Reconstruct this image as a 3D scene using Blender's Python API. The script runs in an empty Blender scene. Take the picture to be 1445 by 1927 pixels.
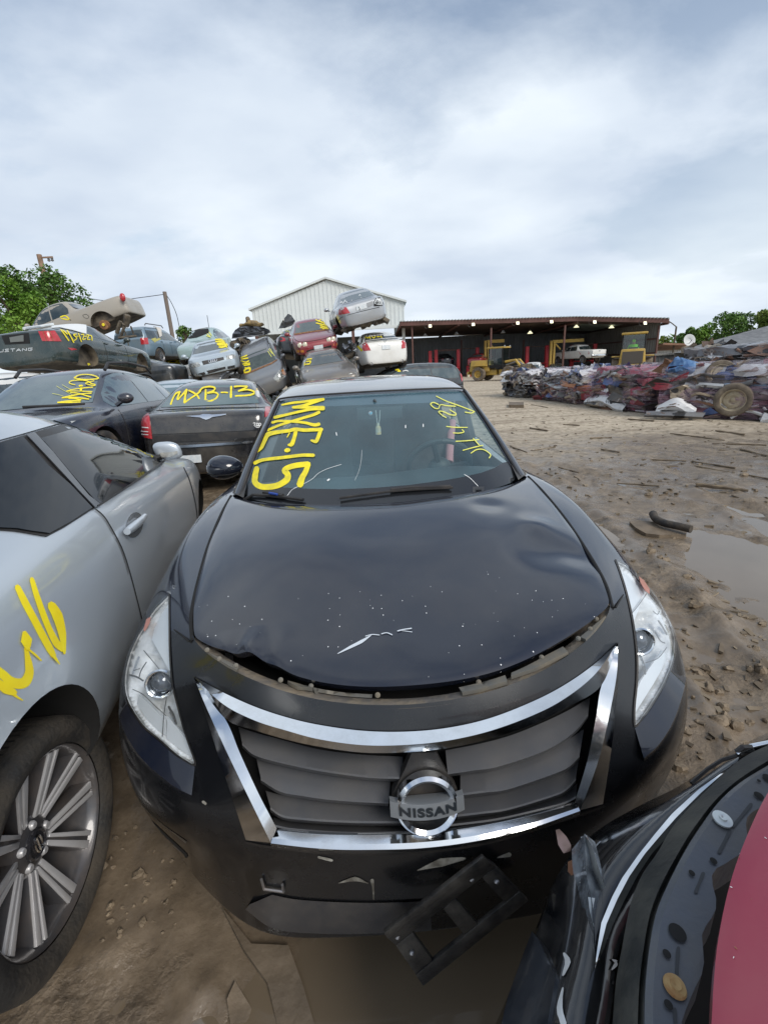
import bpy, bmesh, math, random
from math import sin, cos, pi, radians as rad, sqrt
from mathutils import Vector as V, Matrix, Euler, noise
from mathutils.bvhtree import BVHTree
random.seed(7)
SC = bpy.context.scene
COL = SC.collection
# ------------------------------------------------------------------ camera
F_PX, PITCH, ROLL = 857.6174, rad(17.7837), rad(3.0154)
CAM = V((-.0657, -.8079, 1.5395))
_fw = V((0, cos(PITCH), -sin(PITCH))); _r = V((1, 0, 0)); _u = _r.cross(_fw)
CR = _r*cos(ROLL) - _u*sin(ROLL); CU = _u*cos(ROLL) + _r*sin(ROLL); CF = _fw
cd = bpy.data.cameras.new('camera'); co = bpy.data.objects.new('camera', cd); COL.objects.link(co)
cd.sensor_fit = 'VERTICAL'; cd.sensor_height = 36; cd.lens = F_PX/1927*36; cd.clip_start = .02; cd.clip_end = 3000
co.matrix_world = Matrix(((CR.x, CU.x, -CF.x, CAM.x), (CR.y, CU.y, -CF.y, CAM.y), (CR.z, CU.z, -CF.z, CAM.z), (0, 0, 0, 1)))
SC.camera = co

def ray(u, v):
    """direction of the sight line through a measured point of the photograph"""
    return (CF + CR*((u-722.5)/F_PX) - CU*((v-963.5)/F_PX)).normalized()
def px(P):
    q = P-CAM; d = q.dot(CF)
    return (722.5+F_PX*q.dot(CR)/d, 963.5-F_PX*q.dot(CU)/d)
def atz(u, v, z): d = ray(u, v); return CAM + d*((z-CAM.z)/d.z)
def aty(u, v, y): d = ray(u, v); return CAM + d*((y-CAM.y)/d.y)
def atplane(u, v, p, n): d = ray(u, v); return CAM + d*((p-CAM).dot(n)/d.dot(n))

# ------------------------------------------------------------------ objects
MW = {}
def _link(o, parent, mat_world=None):
    COL.objects.link(o)
    if parent is not None: o.parent = parent
    MW[o.name] = mat_world if mat_world is not None else (MW[parent.name] if parent is not None else Matrix())
    return o
def tag(o, label=None, cat=None, group=None, kind=None):
    if label: o['label'] = label
    if cat: o['category'] = cat
    if group: o['group'] = group
    if kind: o['kind'] = kind
    return o
def thing(name, label, cat, loc=(0, 0, 0), rot=(0, 0, 0), group=None):
    o = bpy.data.objects.new(name, None); o.empty_display_size = .2
    o.location = loc; o.rotation_euler = rot
    _link(o, None, Matrix.LocRotScale(V(loc), Euler(rot), None))
    return tag(o, label, cat, group)
def mesh_obj(name, verts, faces, mat=None, parent=None, world=False, smooth=True, matidx=None, label=None):
    me = bpy.data.meshes.new(name)
    if world and parent is not None:
        inv = MW[parent.name].inverted(); verts = [inv @ V(p) for p in verts]
    me.from_pydata([tuple(p) for p in verts], [], faces)
    if mat is not None:
        for m in (mat if isinstance(mat, (list, tuple)) else [mat]): me.materials.append(m)
    if matidx: me.polygons.foreach_set('material_index', matidx)
    if smooth: me.polygons.foreach_set('use_smooth', [True]*len(me.polygons))
    me.validate(); me.update()
    o = bpy.data.objects.new(name, me); _link(o, parent)
    if label: o['label'] = label
    return o
def sharp(o, ang=35):
    me = o.data; bm = bmesh.new(); bm.from_mesh(me)
    for e in bm.edges:
        e.smooth = not (len(e.link_faces) == 2 and e.calc_face_angle(0) > rad(ang))
    bm.to_mesh(me); bm.free(); return o
def evald(verts, faces, mods, matidx=None):
    """run modifiers on raw data, return verts, faces, material indices"""
    me = bpy.data.meshes.new('tmp'); me.from_pydata([tuple(p) for p in verts], [], faces)
    if matidx:
        for k in range(max(matidx)+1): me.materials.append(bpy.data.materials['scratch'])
        me.polygons.foreach_set('material_index', matidx)
    o = bpy.data.objects.new('tmp', me); COL.objects.link(o)
    for fn in mods: fn(o)
    dg = bpy.context.evaluated_depsgraph_get(); ev = o.evaluated_get(dg); m2 = ev.to_mesh()
    vs = [v.co.copy() for v in m2.vertices]; fs = [tuple(p.vertices) for p in m2.polygons]; mi = [p.material_index for p in m2.polygons]
    ev.to_mesh_clear(); bpy.data.objects.remove(o); bpy.data.meshes.remove(me)
    return vs, fs, mi
bpy.data.materials.new('scratch')
def subsurf(levels, crease=None):
    def f(o):
        if crease:
            me = o.data; at = me.attributes.new('crease_edge', 'FLOAT', 'EDGE')
            for e in me.edges:
                c = crease(o.data.vertices[e.vertices[0]].co, o.data.vertices[e.vertices[1]].co, e.vertices[0], e.vertices[1])
                at.data[e.index].value = c
        m = o.modifiers.new('s', 'SUBSURF'); m.levels = levels; m.render_levels = levels
    return f
class MB:
    """collects simple solids into one mesh"""
    def __init__(s): s.v = []; s.f = []
    def add(s, vs, fs):
        b = len(s.v); s.v += [V(p) for p in vs]; s.f += [tuple(i+b for i in f) for f in fs]; return s
    def box(s, c, size, rot=None, taper=1.0):
        x, y, z = size[0]/2, size[1]/2, size[2]/2
        P = [V((a*x*(taper if k > 0 else 1), b*y*(taper if k > 0 else 1), k*z)) for k in (-1, 1) for a, b in ((-1, -1), (1, -1), (1, 1), (-1, 1))]
        if rot is not None:
            R = rot if isinstance(rot, Matrix) else Euler(rot).to_matrix()
            P = [R @ p for p in P]
        return s.add([p+V(c) for p in P], [(3, 2, 1, 0), (4, 5, 6, 7), (0, 1, 5, 4), (1, 2, 6, 5), (2, 3, 7, 6), (3, 0, 4, 7)])
    def tube(s, pts, r, n=8, cap=True, rs=None):
        pts = [V(p) for p in pts]; rings = []
        prev = None
        for i, p in enumerate(pts):
            t = (pts[min(i+1, len(pts)-1)]-pts[max(i-1, 0)]).normalized()
            a = prev if prev is not None else (V((0, 0, 1)) if abs(t.z) < .9 else V((1, 0, 0)))
            a = (a - t*a.dot(t)).normalized(); prev = a; b = t.cross(a)
            rr = rs[i] if rs else r
            rings.append([p + (a*cos(2*pi*k/n)+b*sin(2*pi*k/n))*rr for k in range(n)])
        vs = [q for R in rings for q in R]; fs = []
        for i in range(len(pts)-1):
            for k in range(n):
                fs.append((i*n+k, i*n+(k+1) % n, (i+1)*n+(k+1) % n, (i+1)*n+k))
        if cap: fs += [tuple(range(n-1, -1, -1)), tuple((len(pts)-1)*n+k for k in range(n))]
        return s.add(vs, fs)
    def lathe(s, prof, M=None, n=32):
        """profile (r, h) spun about z, placed by M"""
        vs = []; fs = []
        for r, h in prof:
            for k in range(n): vs.append(V((r*cos(2*pi*k/n), r*sin(2*pi*k/n), h)))
        for i in range(len(prof)-1):
            for k in range(n): fs.append((i*n+k, i*n+(k+1) % n, (i+1)*n+(k+1) % n, (i+1)*n+k))
        if M is not None: vs = [M @ p for p in vs]
        return s.add(vs, fs)
    def ball(s, c, r, n=12, m=8, sc=(1, 1, 1)):
        prof = [(r*sin(pi*i/m)+1e-5, -r*cos(pi*i/m)) for i in range(m+1)]
        return s.lathe(prof, Matrix.Translation(V(c)) @ Matrix.Diagonal((*sc, 1)), n)
    def build(s, name, mat, parent=None, world=False, smooth=False, bevel=0, label=None):
        vs, fs = s.v, s.f
        if bevel:
            def bv(o):
                m = o.modifiers.new('b', 'BEVEL'); m.width = bevel; m.segments = 2; m.limit_method = 'ANGLE'; m.angle_limit = rad(40)
            vs, fs, _ = evald(vs, fs, [bv])
        o = mesh_obj(name, vs, fs, mat, parent, world, smooth, label=label)
        if smooth or bevel: 
            if bevel: o.data.polygons.foreach_set('use_smooth', [True]*len(o.data.polygons))
            sharp(o, 40)
        return o
# ------------------------------------------------------------------ polygons laid onto surfaces
def inpoly(x, y, P):
    c = False; j = len(P)-1
    for i in range(len(P)):
        xi, yi = P[i]; xj, yj = P[j]
        if (yi > y) != (yj > y) and x < (xj-xi)*(y-yi)/(yj-yi)+xi: c = not c
        j = i
    return c
def segdist(u, v, P):
    best = 1e9
    for i in range(len(P)):
        ax, ay = P[i-1]; bx, by = P[i]; dx, dy = bx-ax, by-ay; t = max(0, min(1, ((u-ax)*dx+(v-ay)*dy)/max(1e-9, dx*dx+dy*dy))); best = min(best, sqrt((u-ax-t*dx)**2+(v-ay-t*dy)**2))
    return best
def smooth_line(P, n=8, closed=False):
    """Catmull-Rom through 2-D or 3-D points"""
    P = [V(p) for p in P]; N = len(P); out = []
    segs = N if closed else N-1
    for i in range(segs):
        p0 = P[(i-1) % N] if closed or i > 0 else P[i]*2-P[i+1]
        p1, p2 = P[i], P[(i+1) % N]
        p3 = P[(i+2) % N] if closed or i+2 < N else p2*2-p1
        for k in range(n):
            t = k/n
            out.append(.5*((2*p1)+(p2-p0)*t+(2*p0-5*p1+4*p2-p3)*t*t+(3*p1-p0-3*p2+p3)*t**3))
    if not closed: out.append(P[-1])
    return out
def resample(P, n):
    P = [V(p) for p in P]; L = [0]
    for i in range(len(P)-1): L.append(L[-1]+(P[i+1]-P[i]).length)
    out = []
    j = 0
    for k in range(n):
        s = L[-1]*k/(n-1)
        while j < len(P)-2 and L[j+1] < s: j += 1
        t = (s-L[j])/max(L[j+1]-L[j], 1e-9); out.append(P[j].lerp(P[j+1], t))
    return out
class Surf:
    """a surface that can be hit by a sight line (from='cam') or a straight axis"""
    def __init__(s, verts, faces): s.b = BVHTree.FromPolygons([V(p) for p in verts], faces); s.last = None
    def hit(s, o, d, off=0.0, toward=None):
        h = s.b.ray_cast(o, d)
        if h[0] is None:
            best = None
            for k in range(260):
                t = .4*1.018**k; q = s.b.find_nearest(o+d*t)
                if best is None or q[3] < best[0]: best = (q[3], q, t)
            for k in range(-24, 25):
                t = best[2]*(1+.0009*k); q = s.b.find_nearest(o+d*t)
                if q[3] < best[0]: best = (q[3], q, t)
            q = best[1]; n = q[1]
            if s.last is not None: n = n if n.dot(s.last[1]) > 0 else -n
            elif n.dot(d) > 0: n = -n
            return q[0]+n*off
        n = h[1] if h[1].dot(d) < 0 else -h[1]
        s.last = (h[0], n)
        return h[0]+n*off
    def cam(s, u, v, off=0.0): return s.hit(CAM, ray(u, v), off)
    def camr(s, u, v, off=0.0): return s.hit(CAM, ray(u, v), 0.0)-ray(u, v)*off*1.15   # raised straight back along the sight line
def joinsurf(*parts):
    vs = []; fs = []
    for a, b in parts:
        k = len(vs); vs += a; fs += [tuple(i+k for i in f) for f in b]
    return Surf(vs, fs)
def flat_fill(poly, step):
    """triangle/grid fill of a 2-D polygon with cells of about step"""
    bm = bmesh.new(); vs = [bm.verts.new((p[0], p[1], 0)) for p in poly]
    bm.faces.new(vs)
    xs = [p[0] for p in poly]; ys = [p[1] for p in poly]
    for ax, lo, hi in ((0, min(xs), max(xs)), (1, min(ys), max(ys))):
        n = max(1, int((hi-lo)/step)); n = min(n, 60)
        for k in range(1, n):
            c = lo+(hi-lo)*k/n
            co = (c, 0, 0) if ax == 0 else (0, c, 0); no = (1, 0, 0) if ax == 0 else (0, 1, 0)
            bmesh.ops.bisect_plane(bm, geom=bm.verts[:]+bm.edges[:]+bm.faces[:], dist=1e-5, plane_co=co, plane_no=no)
    bm.verts.index_update()
    V2 = [(v.co.x, v.co.y) for v in bm.verts]; F2 = [tuple(v.index for v in f.verts) for f in bm.faces]
    B = [(e.verts[0].index, e.verts[1].index) for e in bm.edges if len(e.link_faces) == 1]
    bm.free(); return V2, F2, B
def patch(name, poly, mapf, off, mat, parent, step=8, skirt=0.0, label=None, smooth=True):
    """lay a 2-D polygon on a surface: mapf(u, v, offset) -> world point; skirt closes the rim inwards"""
    V2, F2, B = flat_fill(poly, step)
    P = [mapf(u, v, off) for u, v in V2]
    ok = [p is not None for p in P]
    P = [p if p is not None else V((0, 0, 0)) for p in P]
    F = [f for f in F2 if all(ok[i] for i in f)]
    if skirt:
        n0 = len(P); P += [mapf(u, v, off-skirt) or P[i] for i, (u, v) in enumerate(V2)]
        used = set(i for f in F for i in f)
        F += [(a, b, b+n0, a+n0) for a, b in B if a in used and b in used]
    o = mesh_obj(name, P, F, mat, parent, True, smooth, label=label)
    if skirt: sharp(o, 50)
    return o
def strips(lines, mapf, offs, n=40, closed=False):
    """surface through several 2-D lines, each at its own offset; returns verts, faces (world)"""
    R = [[mapf(p[0], p[1], o) for p in resample(l, n)] for l, o in zip(lines, offs)]
    vs = [p for r in R for p in r]; fs = []
    for i in range(len(R)-1):
        for k in range(n-1): fs.append((i*n+k, i*n+k+1, (i+1)*n+k+1, (i+1)*n+k))
    return vs, fs
def stroke(pts, w, mapf, off, smooth=6, taper=(.7, .7), ws=None):
    """a painted brush stroke of width w along 2-D points -> verts, faces"""
    C = smooth_line([(p[0], p[1], 0) for p in pts], smooth) if smooth > 1 and len(pts) > 2 else resample([(p[0], p[1], 0) for p in pts], 8)
    n = len(C); vs = []; fs = []
    rows = []
    L0 = C[0]-(C[1]-C[0]).normalized()*w*.35; L1 = C[-1]+(C[-1]-C[-2]).normalized()*w*.35
    CC = [L0]+C+[L1]
    for i, p in enumerate(CC):
        t = (CC[min(i+1, n+1)]-CC[max(i-1, 0)]).normalized(); nrm = V((-t.y, t.x, 0))
        k = (i-1)/max(1, n-1)
        ww = w*(1+.10*sin(7.3*k+pts[0][0]))
        if ws: 
            kk = max(0, min(.999, k))*(len(ws)-1); a = int(kk); ww = ws[a]+(ws[a+1]-ws[a])*(kk-a)
        if i == 0 or i == n+1: ww *= .45
        rows.append([p+nrm*ww*.5, p+nrm*ww*.17, p-nrm*ww*.17, p-nrm*ww*.5])
    for r in rows:
        for q in r: vs.append(mapf(q.x, q.y, off))
    for i in range(len(rows)-1):
        for k in range(3): fs.append((i*4+k, i*4+k+1, (i+1)*4+k+1, (i+1)*4+k))
    if any(p is None for p in vs): 
        good = [p is not None for p in vs]; fs = [f for f in fs if all(good[i] for i in f)]; vs = [p or V((0, 0, 0)) for p in vs]
    return vs, fs
def paint(name, strokes, w, mapf, off, mat, parent, smooth=6, label=None):
    mb = MB()
    for k, s in enumerate(strokes):
        ww = w; ws = None
        if isinstance(s, tuple): s, ww = s
        if isinstance(ww, list): ws = ww; ww = max(ws)
        mb.add(*stroke(s, ww, mapf, off+.0006*(k % 4), smooth, ws=ws))
    return mesh_obj(name, mb.v, mb.f, mat, parent, True, True, label=label)
def grid_mesh(rows):
    m = len(rows[0]); vs = [V(p) for r in rows for p in r]; fs = []
    for i in range(len(rows)-1):
        for k in range(m-1): fs.append((i*m+k, i*m+k+1, (i+1)*m+k+1, (i+1)*m+k))
    return vs, fs
# ------------------------------------------------------------------ materials
def _n(nt, t, **kw):
    n = nt.nodes.new(t)
    for k, v in kw.items():
        if k in n.inputs: n.inputs[k].default_value = v
        else: setattr(n, k, v)
    return n
def C4(c): return (c[0], c[1], c[2], 1)
def mat(name, col, rough=.5, metal=0., coat=0., dirt=None, dirt_amt=0., dirt_scale=3., bump=0., bump_scale=40., col2=None, c2_scale=6., spec=.5, emit=None, emit_s=0, rough_var=.0, alpha=None):
    m = bpy.data.materials.new(name); m.use_nodes = True; nt = m.node_tree; L = nt.links
    b = nt.nodes['Principled BSDF']
    b.inputs['Base Color'].default_value = C4(col); b.inputs['Roughness'].default_value = rough; b.inputs['Metallic'].default_value = metal
    b.inputs['Coat Weight'].default_value = coat; b.inputs['Coat Roughness'].default_value = .06; b.inputs['Specular IOR Level'].default_value = spec
    if emit: b.inputs['Emission Color'].default_value = C4(emit); b.inputs['Emission Strength'].default_value = emit_s
    tc = _n(nt, 'ShaderNodeTexCoord'); cur = None
    if col2:
        n1 = _n(nt, 'ShaderNodeTexNoise', Scale=c2_scale, Detail=5.); L.new(tc.outputs['Object'], n1.inputs['Vector'])
        r1 = _n(nt, 'ShaderNodeValToRGB'); r1.color_ramp.elements[0].position = .38; r1.color_ramp.elements[1].position = .62
        r1.color_ramp.elements[0].color = C4(col); r1.color_ramp.elements[1].color = C4(col2)
        L.new(n1.outputs['Fac'], r1.inputs['Fac']); cur = r1.outputs['Color']
    if dirt:
        n2 = _n(nt, 'ShaderNodeTexNoise', Scale=dirt_scale, Detail=8., Roughness=.65); L.new(tc.outputs['Object'], n2.inputs['Vector'])
        r2 = _n(nt, 'ShaderNodeMapRange'); r2.inputs['From Min'].default_value = .42; r2.inputs['From Max'].default_value = .72; r2.inputs['To Max'].default_value = dirt_amt
        L.new(n2.outputs['Fac'], r2.inputs['Value'])
        mx = _n(nt, 'ShaderNodeMix', data_type='RGBA'); L.new(r2.outputs['Result'], mx.inputs[0])
        if cur: L.new(cur, mx.inputs[6])
        else: mx.inputs[6].default_value = C4(col)
        mx.inputs[7].default_value = C4(dirt); cur = mx.outputs[2]
        ma = _n(nt, 'ShaderNodeMath', operation='MULTIPLY_ADD'); L.new(r2.outputs['Result'], ma.inputs[0]); ma.inputs[1].default_value = .6; ma.inputs[2].default_value = rough
        L.new(ma.outputs[0], b.inputs['Roughness'])
        if coat:
            mc = _n(nt, 'ShaderNodeMath', operation='MULTIPLY_ADD'); L.new(r2.outputs['Result'], mc.inputs[0]); mc.inputs[1].default_value = -coat; mc.inputs[2].default_value = coat; mc.use_clamp = True
            L.new(mc.outputs[0], b.inputs['Coat Weight'])
    if cur: L.new(cur, b.inputs['Base Color'])
    if bump:
        n3 = _n(nt, 'ShaderNodeTexNoise', Scale=bump_scale, Detail=4.); L.new(tc.outputs['Object'], n3.inputs['Vector'])
        bp = _n(nt, 'ShaderNodeBump', Strength=bump, Distance=.02); L.new(n3.outputs['Fac'], bp.inputs['Height']); L.new(bp.outputs['Normal'], b.inputs['Normal'])
    return m
DUST = (.30, .26, .20)
def carpaint(name, col, metal=.0, dirt=.35, rough=.32, coat=.8):
    return mat(name, col, rough, metal, coat, dirt=DUST, dirt_amt=dirt, dirt_scale=2.2, bump=.04, bump_scale=3.)
def glassmat(name, tint=(.75, .85, .83), rough=.02, gain=1.0, dust_haze=None, haze_amt=0):
    """thin clear pane: see-through plus a fresnel sheen"""
    m = bpy.data.materials.new(name); m.use_nodes = True; nt = m.node_tree; nt.nodes.clear(); L = nt.links
    out = _n(nt, 'ShaderNodeOutputMaterial'); t = _n(nt, 'ShaderNodeBsdfTransparent', Color=C4(tint)); g = _n(nt, 'ShaderNodeBsdfGlossy', Roughness=rough, Color=(1, 1, 1, 1))
    # Schlick sheen from the facing angle, the same from both sides of the pane
    ge = _n(nt, 'ShaderNodeNewGeometry'); dt = _n(nt, 'ShaderNodeVectorMath', operation='DOT_PRODUCT'); L.new(ge.outputs['Normal'], dt.inputs[0]); L.new(ge.outputs['Incoming'], dt.inputs[1])
    ab = _n(nt, 'ShaderNodeMath', operation='ABSOLUTE'); L.new(dt.outputs['Value'], ab.inputs[0]); om = _n(nt, 'ShaderNodeMath', operation='SUBTRACT'); om.inputs[0].default_value = 1; L.new(ab.outputs[0], om.inputs[1])
    pw = _n(nt, 'ShaderNodeMath', operation='POWER'); pw.inputs[1].default_value = 5; L.new(om.outputs[0], pw.inputs[0]); sc = _n(nt, 'ShaderNodeMath', operation='MULTIPLY_ADD'); sc.inputs[1].default_value = .92; sc.inputs[2].default_value = .07; L.new(pw.outputs[0], sc.inputs[0])
    mu = _n(nt, 'ShaderNodeMath', operation='MULTIPLY'); mu.inputs[1].default_value = gain; mu.use_clamp = True
    L.new(sc.outputs[0], mu.inputs[0]); mx = _n(nt, 'ShaderNodeMixShader'); L.new(mu.outputs[0], mx.inputs[0]); L.new(t.outputs[0], mx.inputs[1]); L.new(g.outputs[0], mx.inputs[2])
    last = mx.outputs[0]
    if dust_haze:   # dusty film whose colour also paints in haze and reflections
        df = _n(nt, 'ShaderNodeBsdfDiffuse', Color=C4(dust_haze)); tc = _n(nt, 'ShaderNodeTexCoord'); nz = _n(nt, 'ShaderNodeTexNoise', Scale=2.5, Detail=6.); L.new(tc.outputs['Object'], nz.inputs['Vector'])
        mr = _n(nt, 'ShaderNodeMapRange'); mr.inputs['From Min'].default_value = .3; mr.inputs['From Max'].default_value = .7; mr.inputs['To Min'].default_value = haze_amt*.5; mr.inputs['To Max'].default_value = haze_amt*1.4; L.new(nz.outputs['Fac'], mr.inputs['Value'])
        m2 = _n(nt, 'ShaderNodeMixShader'); L.new(mr.outputs['Result'], m2.inputs[0]); L.new(last, m2.inputs[1]); L.new(df.outputs[0], m2.inputs[2]); last = m2.outputs[0]
    L.new(last, out.inputs[0])
    return m
M = dict(
 black_plastic=mat('black_plastic', (.013, .013, .014), .45, dirt=(.12, .10, .08), dirt_amt=.35, dirt_scale=6, bump=.05, bump_scale=200),
 dark=mat('dark_void', (.006, .006, .006), .8),
 rubber=mat('tyre_rubber', (.022, .021, .02), .75, dirt=(.17, .13, .09), dirt_amt=.55, dirt_scale=7, bump=.25, bump_scale=60),
 muddy_rubber=mat('muddy_rubber', (.10, .08, .06), .85, dirt=(.28, .23, .17), dirt_amt=.8, dirt_scale=5, bump=.3, bump_scale=40),
 steel=mat('steel', (.35, .35, .36), .35, .9, dirt=(.2, .14, .09), dirt_amt=.5, dirt_scale=8),
 alloy=mat('alloy', (.45, .46, .48), .3, .85, dirt=(.16, .13, .1), dirt_amt=.4, dirt_scale=9),
 chrome=mat('chrome', (.82, .84, .86), .07, 1., dirt=(.45, .42, .38), dirt_amt=.25, dirt_scale=14),
 carglass=mat('dark_window_glass', (.018, .03, .034), .06, 0, .6, dirt=(.16, .18, .17), dirt_amt=.4, dirt_scale=3, spec=.7),
 clearglass=glassmat('clear_pane'),
 yellow=mat('yellow_marker_paint', (.86, .71, .012), .55, col2=(.66, .56, .03), c2_scale=26),
 white_mark=mat('white_marker_paint', (.7, .71, .7), .6),
 red_lens=mat('red_lens', (.42, .012, .02), .15, 0, .8, dirt=(.5, .2, .2), dirt_amt=.3, dirt_scale=12),
 amber=mat('amber_lens', (.55, .2, .03), .2, 0, .6),
 lamp_glass=mat('lamp_glass', (.52, .53, .5), .12, .35, .8, col2=(.22, .22, .21), c2_scale=14),
 rust=mat('rust', (.16, .07, .035), .9, col2=(.28, .15, .07), c2_scale=12, bump=.3),
 grime=mat('greasy_underside', (.055, .045, .035), .7, col2=(.16, .13, .09), c2_scale=5, bump=.4, bump_scale=20),
 plate=mat('plate_white', (.62, .64, .64), .4, col2=(.5, .55, .58), c2_scale=20),
 greyplastic=mat('grey_plastic', (.10, .10, .105), .5, dirt=(.22, .2, .17), dirt_amt=.4, dirt_scale=8),
)
# ================================================================== the black sedan in front of the camera
PSI = rad(2.7827)
sedan = thing('black_sedan', 'black sedan close up, facing the camera, with MXE-15 in yellow down its windscreen', 'car', (0, 0, 0), (0, 0, PSI))
HM = MW['black_sedan']
def hw(p): return HM @ V(p)
def at_l(u, v, l): return atplane(u, v, hw((0, l, 0)), HM.to_3x3() @ V((0, 1, 0)))
def at_a(u, v, a): return atplane(u, v, hw((a, 0, 0)), HM.to_3x3() @ V((1, 0, 0)))

def hero_paint(name, flecks):
    m = carpaint(name, (.009, .012, .022), 0, .07, .16, 1.0); nt = m.node_tree; L = nt.links; b = nt.nodes['Principled BSDF']
    b.inputs['Coat Roughness'].default_value = .03; b.inputs['Specular IOR Level'].default_value = .3
    if flecks:   # stone chips in the paint
        tc = _n(nt, 'ShaderNodeTexCoord'); vo = _n(nt, 'ShaderNodeTexVoronoi', Scale=32., voronoi_dimensions='2D'); L.new(tc.outputs['Object'], vo.inputs['Vector'])
        cs = _n(nt, 'ShaderNodeSeparateColor'); L.new(vo.outputs['Color'], cs.inputs[0])
        th = _n(nt, 'ShaderNodeMath', operation='MULTIPLY_ADD'); th.inputs[1].default_value = .042; th.inputs[2].default_value = .014; L.new(cs.outputs[1], th.inputs[0])
        lt = _n(nt, 'ShaderNodeMath', operation='LESS_THAN'); L.new(vo.outputs['Distance'], lt.inputs[0]); L.new(th.outputs[0], lt.inputs[1])
        g2 = _n(nt, 'ShaderNodeMath', operation='GREATER_THAN'); g2.inputs[1].default_value = .72; L.new(cs.outputs[0], g2.inputs[0])
        sp = _n(nt, 'ShaderNodeSeparateXYZ'); L.new(tc.outputs['Object'], sp.inputs[0])
        g3 = _n(nt, 'ShaderNodeMapRange'); g3.inputs['From Min'].default_value = .75; g3.inputs['From Max'].default_value = .45; L.new(sp.outputs['Y'], g3.inputs['Value'])
        nz = _n(nt, 'ShaderNodeTexNoise', Scale=9.); L.new(tc.outputs['Object'], nz.inputs['Vector'])
        m1 = _n(nt, 'ShaderNodeMath', operation='MULTIPLY'); L.new(lt.outputs[0], m1.inputs[0]); L.new(g2.outputs[0], m1.inputs[1])
        g4 = _n(nt, 'ShaderNodeMath', operation='GREATER_THAN'); g4.inputs[1].default_value = .5
        m2 = _n(nt, 'ShaderNodeMath', operation='MULTIPLY'); L.new(g3.outputs[0], m2.inputs[0]); L.new(nz.outputs['Fac'], m2.inputs[1])
        m2b = _n(nt, 'ShaderNodeMath', operation='MULTIPLY'); m2b.inputs[1].default_value = 1.15; L.new(m2.outputs[0], m2b.inputs[0]); L.new(m2b.outputs[0], g4.inputs[0])
        m3 = _n(nt, 'ShaderNodeMath', operation='MULTIPLY'); L.new(m1.outputs[0], m3.inputs[0]); L.new(g4.outputs[0], m3.inputs[1])
        mx = _n(nt, 'ShaderNodeMix', data_type='RGBA'); L.new(m3.outputs[0], mx.inputs[0])
        src = b.inputs['Base Color'].links[0].from_socket; L.new(src, mx.inputs[6]); mx.inputs[7].default_value = (.8, .8, .8, 1); L.new(mx.outputs[2], b.inputs['Base Color'])
    return m
M['hero'] = hero_paint('black_paint', False); M['hero_hood'] = hero_paint('black_paint_chipped', True)
M['hero_bumper'] = mat('black_bumper_paint', (.005, .0055, .007), .25, 0, .40, dirt=(.06, .06, .06), dirt_amt=.15, dirt_scale=5, bump=.03, bump_scale=6)

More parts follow.
